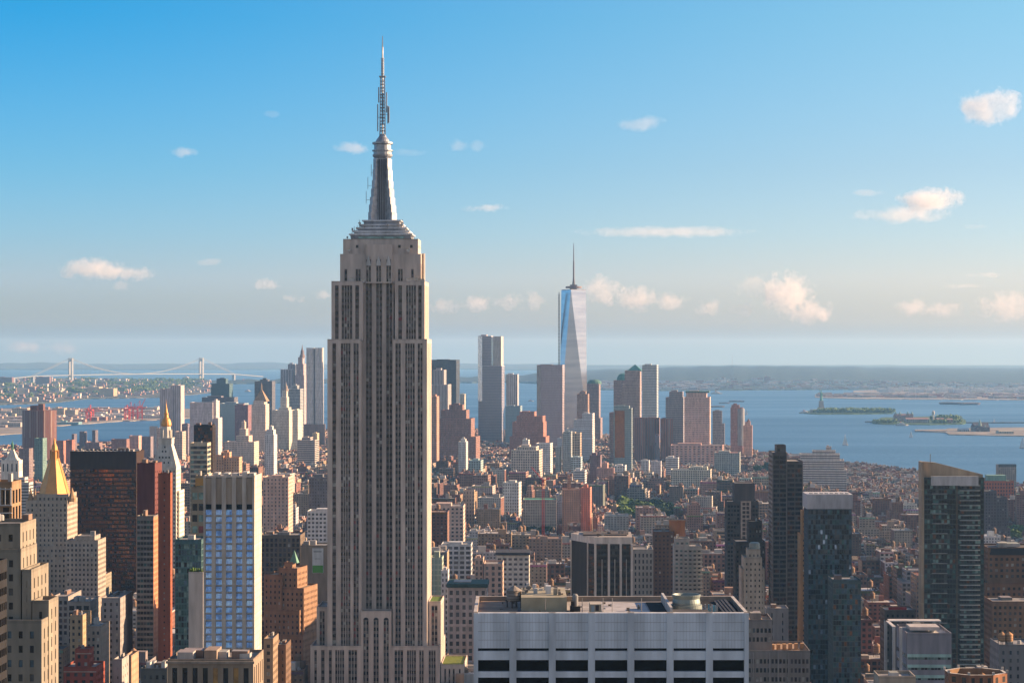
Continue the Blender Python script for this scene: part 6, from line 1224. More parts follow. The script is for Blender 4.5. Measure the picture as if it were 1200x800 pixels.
# ------------------------------------------------------------------ labels that single each one out
CW = dict(brick='brick', tan='tan', grey='grey', white='white', brown='brown', pink='pinkish')
def hname(q): return q[4]
SHORT = {}
def short(label):
    w = label.split(); o = []
    for x in w:
        if x in ('with', 'beside', 'behind', 'before', 'of', 'in', 'left', 'right', 'under', 'below', 'between', 'standing', 'carrying', 'stepping', 'joined', 'by', 'touching', 'against', 'peeking', 'rising', 'squeezed', 'crowned', 'capped', 'near', 'above', 'at', 'turned,', 'turned', 'next', 'half', 'tapering', 'ringed', 'filling', 'attached', 'that', 'and') and len(o) >= 2: break
        o.append(x.rstrip(','))
        if len(o) == 6: break
    return ' '.join(o)
ANCH = []
for nm_, a, c, y, D in (('tall limestone skyscraper', 384, 505, 560, 1340), ('white pale front slab', 555, 878, 700, 513), ('black white-finned block', 668, 741, 625, 1480), ('gold pyramid roof', 40, 85, 560, 1850), ('bronze glass slab', 82, 164, 600, 1960), ('blue bay tower', 232, 308, 640, 1110), ('stepped orange brick tower', 308, 358, 700, 1350),
    ('billboard building', 352, 386, 650, 1700), ('brown tower with orange drum', 766, 800, 640, 1750), ('grey balcony tower', 790, 824, 650, 1690), ('ornate beige tower', 868, 897, 680, 1360), ('tallest dark right tower', 898, 942, 600, 1600), ('white-capped blue glass tower', 944, 1000, 620, 1450),
    ('dark green glass tower', 1080, 1155, 600, 1390), ('broad brown office block', 1158, 1240, 690, 1480), ('red tower crane', 632, 640, 575, 2900), ('square park trees', 728, 786, 575, 3500), ('white tapering clock tower', 178, 206, 540, 2080), ('rounded brick tower', 22, 62, 500, 5000), ('long cream gridded block', 786, 836, 560, 3700),
    ('brick ziggurat tower', 512, 562, 510, 4700), ('stepped brown telephone block', 597, 644, 510, 5150), ('green copper shed roof', 613, 652, 586, 3000), ('pink arcade block', 503, 543, 600, 2350), ('cream loft with dark cornice', 582, 620, 655, 1900), ('green mansard building', 525, 570, 690, 1560), ('terraced banded office', 933, 997, 535, 3800),
    ('coppery glass tower', 719, 742, 500, 4300), ('pink gridded tower', 802, 835, 490, 4900), ('white slim slab tower', 310, 323, 520, 3900), ('grey white-framed office', 1047, 1115, 740, 930), ('red shore warehouse', 1152, 1188, 570, 3300), ('cream columned palazzo', 589, 611, 570, 3200), ('dark glass apartment tower', 852, 889, 590, 1760),
    ('orange shouldered brick block', 245, 280, 540, 2600), ('white loft beside the limestone giant', 360, 384, 605, 2150)): ANCH.append((nm_, (a+c)/2, y, D, c-a))
USED = {}; ANN = {}
ORD = ['', 'second ', 'third ', 'fourth ', 'fifth ', 'sixth ', 'seventh ', 'eighth ', 'ninth ', 'tenth ']
def describe(k):
    px, py = (k['pa']+k['pb'])/2, (k['yb']+min(k['ylow'], 800))/2; H = k['h']; W = k['u1']-k['u0']
    size = ('low' if H < 18 else 'mid-height' if H < 34 else 'tall')+(' narrow' if W < 12 else ' broad' if W > 30 else '')
    base = f"{size} {CW[k['cn']]} {dict(brick_tenement='tenement', loft_building='loft', apartment_building='apartments', office_building='offices')[k['kind']]}, {k['roof'][1]} roof"
    if k['kind'] == 'brick_tenement' and k['cn'] == 'brick': base = base
    c = sorted(ANCH, key=lambda a: abs(a[1]-px)+1.6*abs(a[2]-py)+abs(math.log(a[3]/k['D']))*30)
    k['base'] = base; k['cand'] = c[:5]; k['pxy'] = (px, py)
def relation(k, a):
    px, py = k['pxy']; dx = px-a[1]; w = a[4]/2
    side_ = 'left of' if dx < -w else 'right of' if dx > w else ''
    dep = 'beyond' if k['D'] > a[3]+60 else 'nearer than' if k['D'] < a[3]-60 else 'level with'
    if side_ and dep == 'level with': return f"{side_} the {a[0]}"
    if side_: return f"{side_} and {dep} the {a[0]}"
    return f"{'behind' if dep == 'beyond' else 'in front of' if dep == 'nearer than' else 'beside'} the {a[0]}"
def label_all(ks):
    for k in ks: describe(k)
    left = list(ks)
    for t in range(5):                       # take the nearest landmark that makes the phrase unique
        grp = {}
        for k in left: grp.setdefault(f"{k['base']}, {relation(k, k['cand'][t])}", []).append(k)
        nxt = []
        for s_, g in grp.items():
            if len(g) == 1 and s_ not in USED: USED[s_] = 1; g[0]['label'] = s_
            else: nxt += g
        left = nxt
    grp = {}
    for k in left: grp.setdefault((k['base'], relation(k, k['cand'][0])), []).append(k)
    for (b_, r_), g in grp.items():
        g.sort(key=lambda k: k['D'])
        for i, k in enumerate(g):
            e_ = ('nearest ' if i == 0 else 'farthest ' if i == len(g)-1 and len(g) > 1 else ORD[min(i, 9)].strip()+'-nearest ')
            k['label'] = f"{e_}{b_}, {r_}"
    for k in ks:
        if len(k['label'].split()) > 16: k['label'] = k['label'].replace('mid-height ', '')
        if len(k['label'].split()) > 16: k['label'] = k['label'].replace('narrow ', '').replace('broad ', '')
        if len(k['label'].split()) > 16: k['label'] = k['label'].replace('tall ', '', 1).replace('low ', '', 1)
LIM = 290
by = {}
for k in sorted(keep, key=lambda k: -k['vis']): by.setdefault(k['kind'], []).append(k)
single = []; rest = []
for kn, L_ in by.items(): single += [k for k in L_[:LIM] if k['vis'] > 18]; rest += [k for k in L_[:LIM] if k['vis'] <= 18]+L_[LIM:]
label_all(single)
TCOUNT = [0]
GRP = dict(loft_building='loft buildings of the midtown and downtown streets', brick_tenement='low tenements of the side streets', apartment_building='apartment houses among the streets', office_building='ordinary office houses among the streets')
tanks = []
for k in single:
    cx, cy = (k['u0']+k['u1'])/2, k['v0']; w = MB(); r = MB(); cl = []
    shape(k, w, r, cl, cx, cy, 0)
    o = w.build(k['kind']); x_, y_ = uv2w(cx, cy, k['g']); o.location = (x_, y_, drop(k['D'])+2.9); o.rotation_euler = (0, 0, G2 if k['g'] else GR)
    tag(o, k['label'], 'building', GRP[k['kind']]); r.build('roof', parent=o)
    if k['vis'] > 60 or True:
        for nm_, bx, c_, _ in cl: m = MB(); m.box(*bx, wc=c_, top=tuple(q*.9 for q in c_)); m.build(nm_, parent=o)
    k['obj'] = o
    if k['D'] < 4300 and k['kind'] != 'brick_tenement' and rc.random() < (.8 if k['D'] < 2600 else .5): tanks.append((k, x_, y_))
    elif k['D'] < 3600 and rc.random() < .1: tanks.append((k, x_, y_))
tanks.sort(key=lambda t: t[0]['D'])
for k, x_, y_ in tanks[:280]:
    a, b, c, d = k['rf']; lu, lv = rc.uniform(a+2.4, b-2.4), rc.uniform(c+2.6, d-2.6); du, dv = uv2w(lu, lv, k['g'])
    wds = k['label'].split(', ', 1); rel_ = k['label'].split(' roof, ')[-1]
    t = tank(x_+du, y_+dv, drop(k['D'])+2.9+k['h'], rc.uniform(.85, 1.25), None, 'water tanks on the rooftops', col=rc.choice([(.26, .17, .11), (.20, .14, .10), (.34, .22, .14)]))
    tag(t, ' '.join(f"water tank on the {k['base'].split(',')[0]}, {rel_}".split()[:16]), 'water tank')
# everything smaller or farther: one mass
W_ = MB(); cl = []
def bake(mb, cx=0, cy=0): pass
for k in rest:
    w = MB(); c2 = []; shape(k, w, w, c2, 0, 0, drop(k['D'])+2.9, detail=False)
    o = len(W_.v); W_.v += [(*uv2w(p[0], p[1], k['g']), p[2]) for p in w.v]; W_.f += [tuple(i+o for i in f) for f in w.f]
    W_.uv += w.uv; W_.wc += w.wc; W_.gc += w.gc; W_.fp += w.fp; W_.fq += w.fq; W_.mi += w.mi
    for nm_, bx, c_, _ in c2:
        m = MB(); m.box(*bx, wc=c_); o = len(W_.v); W_.v += [(*uv2w(p[0], p[1], k['g']), p[2]) for p in m.v]; W_.f += [tuple(i+o for i in f) for f in m.f]
        W_.uv += m.uv; W_.wc += m.wc; W_.gc += m.gc; W_.fp += m.fp; W_.fq += m.fq; W_.mi += m.mi
    if k['D'] < 4200 and rc.random() < .42:
        a, b, c, d = k['rf']; m = MB(); m.lathe(rc.uniform(a+2, b-2), rc.uniform(c+2, d-2), [(1.7, drop(k['D'])+3+k['h']+1.5), (1.7, drop(k['D'])+3+k['h']+5), (.1, drop(k['D'])+3+k['h']+6.4)], 7, wc=(.26, .17, .11)); o = len(W_.v); W_.v += [(*uv2w(p[0], p[1], k['g']), p[2]) for p in m.v]; W_.f += [tuple(i+o for i in f) for f in m.f]
        W_.uv += m.uv; W_.wc += m.wc; W_.gc += m.gc; W_.fp += m.fp; W_.fq += m.fq; W_.mi += m.mi
o = W_.build('small_city_buildings'); stuff(o, 'countless smaller low buildings filling the blocks between the named ones')
print('LOTS', len(lots), 'keep', len(keep), 'single', len(single), 'rest', len(rest), 'tanks', len(tanks), {k_: len(v_) for k_, v_ in by.items()})

# ------------------------------------------------------------------ trees
LEAF = [simple('leaf_dark', (.028, .06, .018), .9, 0, .4, .15), simple('leaf_mid', (.05, .10, .025), .9, 0, .4, .15), simple('leaf_light', (.10, .17, .035), .9, 0, .3, .15)]
BARK = simple('bark', (.10, .07, .05), .95)
def crown_mesh(seed, mat, R=5.5):
    r = random.Random(seed); vs = []; fs = []
    lobes = [(r.uniform(-.45, .45)*R, r.uniform(-.45, .45)*R, R*r.uniform(.75, 1.25), R*r.uniform(.42, .68)) for _ in range(7)]
    for i in range(260):
        lx, ly, lz, lr = r.choice(lobes); d = Vector((r.gauss(0, 1), r.gauss(0, 1), r.gauss(0, 1))).normalized()*lr*r.uniform(.7, 1.05); c = Vector((lx, ly, lz+R*.35))+Vector((d.x, d.y, d.z*.8))
        s = R*r.uniform(.10, .19); u = Vector((r.gauss(0, 1), r.gauss(0, 1), r.gauss(0, 1))).normalized(); w = u.orthogonal().normalized(); u = u*s; w = w*s; b = len(vs); vs += [c-u-w, c+u-w*.7, c+u*.8+w, c-u*.6+w*1.1]; fs.append((b, b+1, b+2, b+3))
    me = bpy.data.meshes.new('crown'); me.from_pydata([tuple(v) for v in vs], [], fs); me.materials.append(mat); return me
def trunk_mesh(): 
    m = MB(); m.tube((0, 0, 0), (0, 0, 5.2), .35, 6, r1=.22); m.tube((0, 0, 3.4), (1.8, .6, 6.2), .16, 4, r1=.07); m.tube((0, 0, 3.8), (-1.6, -.7, 6.6), .15, 4, r1=.06); m.tube((0, 0, 4.2), (.2, 1.5, 6.8), .14, 4, r1=.06); return m
CR = [crown_mesh(i*7+1, LEAF[i % 3]) for i in range(6)]; TM = trunk_mesh().build('trunk', BARK); TME = TM.data; bpy.data.objects.remove(TM)
def tree(x, y, z, s, i, label, group):
    o = bpy.data.objects.new('tree', None); COL.objects.link(o); o.location = (x, y, z); o.scale = (s, s, s); o.rotation_euler = (0, 0, R_.uniform(0, 6)); tag(o, label, 'tree', group)
    t = bpy.data.objects.new('trunk', TME); COL.objects.link(t); t.parent = o; c = bpy.data.objects.new('crown', CR[i]); COL.objects.link(c); c.parent = o
for (a, c, d0, d1), n, lb, g, big in ((PARKS[0], 60, 'leafy green tree in the square park amid the low blocks', 'trees of the square park', 1.5), (PARKS[1], 14, 'leafy tree in the small park below the green copper roof', 'trees by the green copper roof', 1.2), (PARKS[2], 12, 'leafy tree in the garden right of the red crane', 'trees by the red crane', 1.2), (PARKS[3], 22, 'leafy tree at the waterfront left of the tallest dark tower', 'waterfront trees', 1.6), (PARKS[4], 16, 'bright leafy tree below the red shore warehouse', 'trees below the red warehouse', 1.2)):
    for i in range(n):
        D = R_.uniform(d0+8, d1-8); px = R_.uniform(a+1, c-1); light = g == 'trees of the square park' and px < 742
        tree(wx(px, D), D, drop(D)+2.9, R_.uniform(1.0, 1.6)*big*(1.15 if light else 1), (2 if R_.random() < .5 else 5) if light or 'bright' in lb else R_.choice([0, 1, 3, 4]), ('light green tree at the left edge of the square park' if light else lb), ('light green trees of the square park' if light else g))  # trees at the left edge take the lighter leaf colour
# street trees showing between the blocks: far too many to tell apart
def crane():
    b = Bld('tower_crane', 'red lattice tower crane standing among the low blocks in the centre', 'crane', 635, 638, 561, 2700, 6, rot=0, foot=False); m = MB(); C = (.80, .05, .04)
    z1 = b.z(563)
    for (p, q) in ((-1.1, -1.1), (1.1, -1.1), (1.1, 1.1), (-1.1, 1.1)): m.tube((p, q, 0), (p, q, z1), .5, 4, wc=C)
    z = 0; i = 0
    while z < z1-3:
        s = 1 if i % 2 else -1; m.tube((-1.1*s, -1.1, z), (1.1*s, -1.1, z+3), .18, 4, wc=C); m.tube((1.1, -1.1*s, z), (1.1, 1.1*s, z+3), .18, 4, wc=C); z += 3; i += 1
    b.part(m, 'mast')
    m = MB(); m.tube((0, 0, z1), (-14, 3, z1+16), .45, 4, wc=C); m.tube((0, 0, z1), (8, -1, z1+3), .6, 4, wc=C); b.part(m, 'jib'); m = MB(); m.box(-1.3, 1.3, -2, .5, z1-2, z1+1.5, wc=(.5, .08, .06), bottom=True); b.part(m, 'cab')
crane()
# ------------------------------------------------------------------ suspension bridge
WHT = (.60, .62, .63); STEEL = simple('bridge_steel', (.22, .28, .32), .6, 0, .1, .01)
def bridge():
    D0, D1 = 17050.0, 18150.0; A = Vector((wx(83, D0), D0, 0)); B = Vector((wx(236, D1), D1, 0)); d = (B-A); L = d.length; d.normalize()
    root = empty('suspension_bridge', (A.x, A.y, drop(D0)), math.atan2(d.y, d.x), 'long pale suspension bridge with two tall towers spanning the far strait', 'bridge')
    dz = drop(D1)-drop(D0); H = 208; sp = 15
    def part(m, n): o = m.build(n, STEEL, root); return o
    for x in (0, L):
        z0 = dz*x/L; 
        for s in (-1, 1):
            m = MB(); m.box(x-8, x+8, s*sp-5, s*sp+5, z0-3, z0+H); part(m, 'tower_leg')
        m = MB(); m.box(x-7, x+7, -sp+5, sp-5, z0+H-24, z0+H-2, bottom=True); m.box(x-7, x+7, -sp+5, sp-5, z0+70, z0+84, bottom=True); part(m, 'tower_portal')
        m = MB(); m.box(x-22, x+22, -32, 32, z0-4, z0+6); part(m, 'tower_foot')
    side = 370
    def deckz(x): return dz*x/L+72+8*(1-((x-L/2)/(L/2+side))**2)
    m = MB(); N = 40; xs = [-side*1.9+(L+side*3.8)*i/N for i in range(N+1)]
    for a, b in zip(xs, xs[1:]):
        za = deckz(a)-(0 if a > -side else (-(a+side))*.05)-(0 if a < L+side else (a-L-side)*.05); zb = deckz(b)-(0 if b > -side else (-(b+side))*.05)-(0 if b < L+side else (b-L-side)*.05)
        for (y0, y1, t0, t1) in ((-15, 15, -1, 5),):
            m.poly([(a, y0, za+t0), (b, y0, zb+t0), (b, y0, zb+t1), (a, y0, za+t1)]); m.poly([(a, y0, za+t1), (b, y0, zb+t1), (b, y1, zb+t1), (a, y1, za+t1)]); m.poly([(a, y1, za+t0), (b, y1, zb+t0), (b, y1, zb+t1), (a, y1, za+t1)][::-1]); m.poly([(a, y0, za+t0), (b, y0, zb+t0), (b, y1, zb+t0), (a, y1, za+t0)][::-1])
    part(m, 'deck')
    for s in (-1, 1):
        m = MB(); P = [(-side, s*sp, deckz(-side)+4), (0, s*sp, H-2)]
        for i in range(1, 25): t = i/24; x = L*t; P.append((x, s*sp, dz*t+(H-2)-(H-2-84)*(1-(2*t-1)**2)))
        P.append((L+side, s*sp, deckz(L+side)+4))
        for p, q in zip(P, P[1:]): m.tube(p, q, 1.7, 5)
        part(m, 'main_cable')
    for i in range(1, 30):
        t = i/30; x = L*t; z1 = dz*t+(H-2)-(H-2-84)*(1-(2*t-1)**2)
        m = MB(); m.tube((x, -sp, deckz(x)+4), (x, -sp, z1), .7, 3); part(m, 'suspender')
    for x in (-side, -side*1.5, L+side):
        m = MB(); m.box(x-8, x+8, -12, 12, dz*x/L-4, deckz(x)-3); part(m, 'approach_pier')
bridge()
# ------------------------------------------------------------------ dock cranes
def dock_crane(px, py, hpx, boom, i):
    D = gdist(py); k = D/F; H = hpx*k; C = (.75, .10, .06); root = empty('dock_crane', (wx(px, D), D, drop(D)+3), .15*i-.3, '', 'dock crane', 'red container cranes at the docks')
    m = MB()
    for sx in (-8, 8):
        for sy in (-9, 9): m.box(sx-1.1, sx+1.1, sy-1.1, sy+1.1, 0, H*.62, wc=C)
    for sy in (-9, 9):
        m.tube((-8, sy, H*.08), (8, sy, H*.55), .8, 4, wc=C); m.box(-8, 8, sy-.8, sy+.8, H*.3, H*.34, wc=C, bottom=True); m.box(-8, 8, sy-.8, sy+.8, H*.58, H*.64, wc=C, bottom=True)
    for sx in (-8, 8): m.box(sx-.9, sx+.9, -9, 9, H*.58, H*.64, wc=C, bottom=True)
    m.build('gantry', parent=root)
    m = MB(); m.tube((0, 0, H*.6), (0, 0, H*.92), 1.6, 4, wc=C); m.tube((0, 0, H*.92), (-14, 0, H*.64), .7, 4, wc=C); m.build('apex_frame', parent=root)
    m = MB()
    if boom > 0: m.tube((6, 0, H*.64), (6+boom*.45, 0, H), 1.7, 4, wc=C)
    else: m.tube((-24, 0, H*.66), (38, 0, H*.66), 1.7, 4, wc=C)
    m.build('boom', parent=root); return root
names = ['red dock crane standing alone left of the crane cluster', 'leftmost crane in the cluster of red dock cranes', 'second red crane of the cluster, boom lowered', 'third red crane of the cluster, boom lowered', 'rightmost red dock crane with its long boom raised']
for i, (px, py, h, bm) in enumerate(((106, 493.5, 20, 0), (149, 492.5, 19, 0), (153.5, 492, 22, 0), (158, 492, 20, 0), (164, 492, 24, 30))): dock_crane(px, py, h, bm, i)['label'] = names[i]
c_ = dock_crane(103.5, 494, 17, 0, 2); c_['label'] = 'smaller red dock crane directly beside the lone one'
# ------------------------------------------------------------------ Brooklyn and the other far shores
def fb(name, label, px0, px1, ytop, ybase, depth, col, fp=(6, 5, .5), roofc=(.5, .48, .45), h=None):
    D = gdist(ybase); b = Bld(name, label, 'building', px0, px1, ytop, D, depth, rot=0, foot=False); m = MB(); z1 = b.z(ytop)
    m.box(b.x(px0), b.x(px1), 0, depth, 0, z1, wc=col, top=roofc, fp=fp, fq=(.5, b.sd, .3), gc=(.06, .06, .06)); b.part(m, 'wall'); m = MB(); w = b.x(px1)-b.x(px0); m.box(b.x(px0)+w*.2, b.x(px0)+w*.45, depth*.3, depth*.6, z1, z1+4, wc=col); b.part(m, 'bulkhead'); return b
fb('far_apartment_slab', 'dusky brown far slab with sunlit end, at the left edge across the river', -4, 14, 442, 455, 60, (.24, .13, .11)); fb('far_apartment_slab', 'dusky brown far slab left of the bridge tower foot', 42, 58, 441.5, 453.5, 60, (.26, .14, .12))
for i, (a, c, y, yb) in enumerate(((88, 102, 454.5, 463), (102, 116, 453, 464), (116, 133, 455, 465.5))): fb('far_warehouse', ('left', 'middle', 'right')[i]+' part of the long cream waterfront warehouse beyond the docks', a, c, y, yb, 120, (.62, .50, .32))
for i, (a, c, y, yb, col, lb) in enumerate(((61, 75, 478, 489, (.55, .46, .32), 'cream dock warehouse right of the rounded brick tower'), (76, 88, 480, 490, (.48, .42, .36), 'long grey-cream dock shed beyond the rounded brick tower'), (14, 32, 478, 488, (.56, .47, .34), 'cream dock warehouse behind the rounded brick tower on the left'), (110, 148, 486.5, 490, (.62, .62, .6), 'low white dock shed between the red cranes'), (168, 188, 487, 490.5, (.58, .56, .52), 'low pale dock shed right of the red cranes'), (64, 92, 494.5, 498, (.22, .45, .5), 'long turquoise pier shed on the near dock'), (-6, 24, 495, 501, (.52, .5, .46), 'long pale pier shed at the left edge by the river'), (178, 213, 455.5, 459.5, (.55, .48, .38), 'low cream far waterfront sheds under the headland'), (161, 172, 444, 449, (.58, .52, .42), 'cream far hospital block on the green headland'), (40, 52, 462, 469, (.42, .25, .2), 'small brick mill left of the long cream warehouse'), (54, 62, 461, 468, (.52, .36, .28), 'small salmon mill beside the brick mill'))): fb('dock_building', lb, a, c, y, yb, 60 if i < 9 else 40, col, fp=(8, 6, .4))
# small far buildings and trees along the shores, past counting
rb = random.Random(12)
FBm = MB()
def scatter(n, x0, x1, yn, yf, hmin, hmax, cols, wmin=14, wmax=50, hfun=None):
    for _ in range(n):
        px = rb.uniform(x0, x1); a, c = yn(px), yf(px); py = rb.uniform(min(a, c), max(a, c)); D = gdist(py); w = rb.uniform(wmin, wmax); h = rb.uniform(hmin, hmax); d = rb.uniform(15, 40)
        z0 = drop(D)+2+(hfun(px, D) if hfun else 0); x = wx(px, D); col = tuple(min(.85, c_*1.35) for c_ in jit(rb.choice(cols), .2, rb))
        FBm.box(x-w/2, x+w/2, D, D+d, z0-6, z0+h, wc=col, top=jit((.5, .46, .42), .3, rb), fp=(6, 4, .4), fq=(.5, rb.random()*99, .3))
CC = [(.5, .42, .34), (.42, .24, .18), (.36, .2, .16), (.6, .55, .48), (.62, .6, .56), (.45, .35, .3), (.3, .2, .17)]
L2 = lambda tab: (lambda px: lerp(tab, px)[0])
def bk_hill(px, D):
    n_, f_ = lerp([(-300, 474, 445), (0, 474.5, 443.2), (60, 472.5, 443), (100, 467.5, 443.5), (190, 466, 445), (215, 463.5, 446.5), (240, 461, 448.5), (248, 460.5, 449.5)], px); Dn, Df = gdist(n_), gdist(f_); t = min(1, max(0, math.log(D/Dn)/math.log(Df/Dn)))
    return 26*math.sin(math.pi*t)*(1+fnoise(wx(px, D), D, 900))
scatter(430, -60, 150, L2([(-60, 474), (60, 472), (100, 467), (150, 466)]), L2([(-60, 446), (150, 448)]), 6, 20, CC, hfun=bk_hill); scatter(160, 150, 246, L2([(150, 465.5), (246, 460)]), L2([(150, 450), (246, 453)]), 5, 12, CC, hfun=bk_hill)
scatter(300, -60, 186, L2([(-60, 508), (60, 497), (100, 495), (186, 490)]), L2([(-60, 481), (186, 480)]), 5, 15, CC, 15, 60)
def sihill(px, D):
    n_, f_ = lerp([(640, 451.5, 441), (690, 456.5, 437), (760, 458, 435), (860, 457.5, 434.5), (950, 456.8, 434), (1040, 456.5, 433.5), (1120, 455.5, 433), (1400, 454, 433)], px); Dn, Df = gdist(n_), gdist(f_); t = max(0, math.log(D/Dn)/math.log(Df/Dn)); return si_hill(px, D, t)
scatter(330, 692, 830, L2([(692, 456), (830, 457.4)]), L2([(692, 452), (830, 453)]), 6, 16, CC+[(.62, .6, .58)]*3, 20, 60, hfun=sihill); scatter(300, 830, 1200, L2([(830, 457), (1200, 455)]), L2([(830, 451), (1200, 452)]), 6, 20, CC+[(.62, .6, .58)]*3, 20, 60, hfun=sihill)
scatter(150, 1030, 1215, L2([(1030, 460), (1215, 462)]), L2([(1030, 456.5), (1215, 456)]), 8, 24, [(.62, .62, .62), (.6, .58, .52)], 20, 70); scatter(200, 962, 1215, L2([(962, 465.4), (1215, 468.4)]), L2([(962, 462.8), (1215, 462.6)]), 6, 16, [(.42, .2, .16), (.35, .24, .2), (.5, .45, .42), (.3, .22, .2)], 20, 80)
scatter(100, 530, 650, L2([(530, 448.4), (650, 449)]), L2([(530, 445), (650, 445)]), 6, 14, CC+[(.62, .6, .58)]*4, 20, 60)
o = FBm.build('far_shore_buildings'); stuff(o, 'tiny pale and brick buildings scattered along the far shores')
def woods_mass(name, label, spots, seed, hf=None):
    r = random.Random(seed); m = MB()
    for (px, py, n, sx, h) in spots:
        D0 = gdist(py)
        for _ in range(n):
            D = D0+r.uniform(-25, 25); x = wx(px+r.uniform(-sx, sx), D); R = h*r.uniform(.35, .6); z = drop(D)+3+(hf(px, D) if hf else 0); c = Vector((x, D, z+R*.9))
            for _k in range(26):
                d = Vector((r.gauss(0, 1), r.gauss(0, 1), r.gauss(0, 1))).normalized()*R*r.uniform(.6, 1); s = R*.32; u = Vector((r.gauss(0, 1), r.gauss(0, 1), r.gauss(0, 1))).normalized(); w = u.orthogonal().normalized()*s; u = u*s; p = c+d
                m.poly([tuple(p-u-w), tuple(p+u-w), tuple(p+u+w), tuple(p-u+w)], mat=r.choice([0, 0, 1]))
    o = m.build(name, [LEAF[1], LEAF[2]]); stuff(o, label)
woods_mass('island_trees', 'green trees massed on the statue island', [(x, 484.3, 9, 4, 17) for x in range(958, 1044, 5)]+[(x, 482.6, 6, 4, 15) for x in range(965, 1035, 6)], 1)
woods_mass('museum_island_trees', 'green trees massed on the island with the old halls', [(x, 496.3, 5, 3, 13) for x in list(range(1026, 1048, 4))+list(range(1096, 1128, 4))]+[(x, 493, 7, 4, 18) for x in range(1096, 1126, 5)], 2)
rw = random.Random(77); woods_mass('far_town_trees', 'green tree clumps between the far houses across the river', [(px_, rw.uniform(447.5, lerp([(-60, 473), (60, 471), (100, 466), (240, 459)], px_)[0]), 4, 6, 22) for px_ in [rw.uniform(-40, 235) for _ in range(230)]], 5, bk_hill)
woods_mass('shore_woods', 'dark trees along the far shore and headlands', [(x, 457.5, 3, 5, 22) for x in range(196, 244, 6)]+[(x, 452, 4, 8, 26) for x in range(120, 240, 10)]+[(x, 446.5, 3, 8, 24) for x in range(60, 170, 12)], 3)
# statue on its island
def statue():
    D = gdist(483.6); b = Bld('statue', 'green robed statue with raised torch on a tall stone pedestal, on its island', 'statue', 957, 970, 460, D, 40, rot=0, foot=False); G = (.16, .38, .32); S = (.45, .38, .32)
    m = MB(); n = 22; pts = [( (34 if i % 2 else 46)*math.cos(2*math.pi*i/n), 30+(34 if i % 2 else 46)*math.sin(2*math.pi*i/n)) for i in range(n)]; m.prism(pts, 0, 11, wc=S, top=(.4, .36, .3)); b.part(m, 'star_fort')
    m = MB(); q = lambda h: [(-h, 30-h), (h, 30-h), (h, 30+h), (-h, 30+h)]; m.prism(q(14), 11, 20, wc=S, pts1=q(13)); m.prism(q(10), 20, 42, wc=S, pts1=q(8)); m.prism(q(9.5), 42, 44, wc=S); m.prism(q(7.5), 44, 47, wc=S); b.part(m, 'pedestal')
    m = MB(); m.lathe(0, 30, [(5.4, 47), (5.6, 52), (5.0, 60), (4.6, 67), (4.3, 73), (4.4, 77), (3.4, 80), (1.6, 81.4), (1.5, 82.5), (2.2, 84), (2.3, 86), (1.6, 88), (.4, 88.8)], 14, wc=G)
    m.tube((-3.3, 30, 78), (-5.6, 30, 84), 1.5, 8, wc=G, r1=1.2); m.tube((-5.6, 30, 84), (-5.0, 30, 91), 1.2, 8, wc=G, r1=.8); m.tube((3.4, 29, 78), (5.2, 27.5, 72), 1.5, 8, wc=G, r1=1.1); b.part(m, 'robed_figure')
    m = MB()
    for i in range(7): a = math.pi*i/6; m.tube((1.8*math.cos(a), 30, 87+1.4*math.sin(a)), (4.2*math.cos(a), 30, 87.6+3.6*math.sin(a)), .28, 4, wc=G, r1=.05)
    b.part(m, 'crown'); m = MB(); m.lathe(-5.0, 30, [(.7, 90.5), (1.5, 91.6), (1.5, 92), (.6, 92.2)], 8, wc=G); m.lathe(-5.0, 30, [(.8, 92.2), (1.0, 93.4), (.2, 95.6)], 8, wc=(.8, .55, .15)); b.part(m, 'torch'); m = MB(); m.box(4.2, 6.4, 26.4, 27.4, 69.5, 76, wc=G, bottom=True); b.part(m, 'tablet')
statue()
def hall(name, label, px0, px1, yt, yb, col, towers=(), roofc=(.3, .2, .18), gable=0, depth=40):
    D = gdist(yb); b = Bld(name, label, 'building', px0, px1, yt, D, depth, rot=0, foot=False); m = MB(); z1 = b.z(yt); m.box(b.x(px0), b.x(px1), 0, depth, 0, z1, wc=col, top=roofc, fp=(7, 7, .5), fq=(.6, 1, .3)); b.part(m, 'wall')
    if gable: m = MB(); x0, x1 = b.x(px0), b.x(px1); g = z1+gable; m.poly([(x0, 0, z1), (x1, 0, z1), (x1, depth/2, g), (x0, depth/2, g)], wc=roofc); m.poly([(x1, depth, z1), (x0, depth, z1), (x0, depth/2, g), (x1, depth/2, g)], wc=roofc); m.poly([(x0, depth, z1), (x0, 0, z1), (x0, depth/2, g)], wc=col); m.poly([(x1, 0, z1), (x1, depth, z1), (x1, depth/2, g)], wc=col); b.part(m, 'gable_roof')
    for (px, ty, w, tip) in towers: m = MB(); m.box(b.x(px)-w/2, b.x(px)+w/2, 2, 2+w, 0, b.z(ty), wc=col); m.lathe(b.x(px), 2+w/2, [(w*.55, b.z(ty)), (w*.35, b.z(ty)+tip*.4), (.3, b.z(ty)+tip)], 8, wc=(.24, .34, .32)); b.part(m, 'corner_tower')
    return b
hall('immigration_hall', 'red and white old hall with four domed corner towers on the museum island', 1049, 1070, 487.5, 494.4, (.42, .26, .21), ((1050, 485, 9, 9), (1055, 485, 9, 9), (1064, 485, 9, 9), (1069, 485, 9, 9)), gable=8)
hall('island_annex', 'long pale annex with reddish roof before the old hall', 1062, 1089, 491, 496.2, (.46, .4, .37), roofc=(.32, .2, .18), gable=5); hall('island_ward', 'small brick ward at the right of the museum island', 1098, 1107, 491, 496, (.40, .22, .17), gable=4); hall('island_ward', 'second brick ward between trees, right end of the museum island', 1110, 1117, 491.5, 496.5, (.40, .20, .15), gable=4)
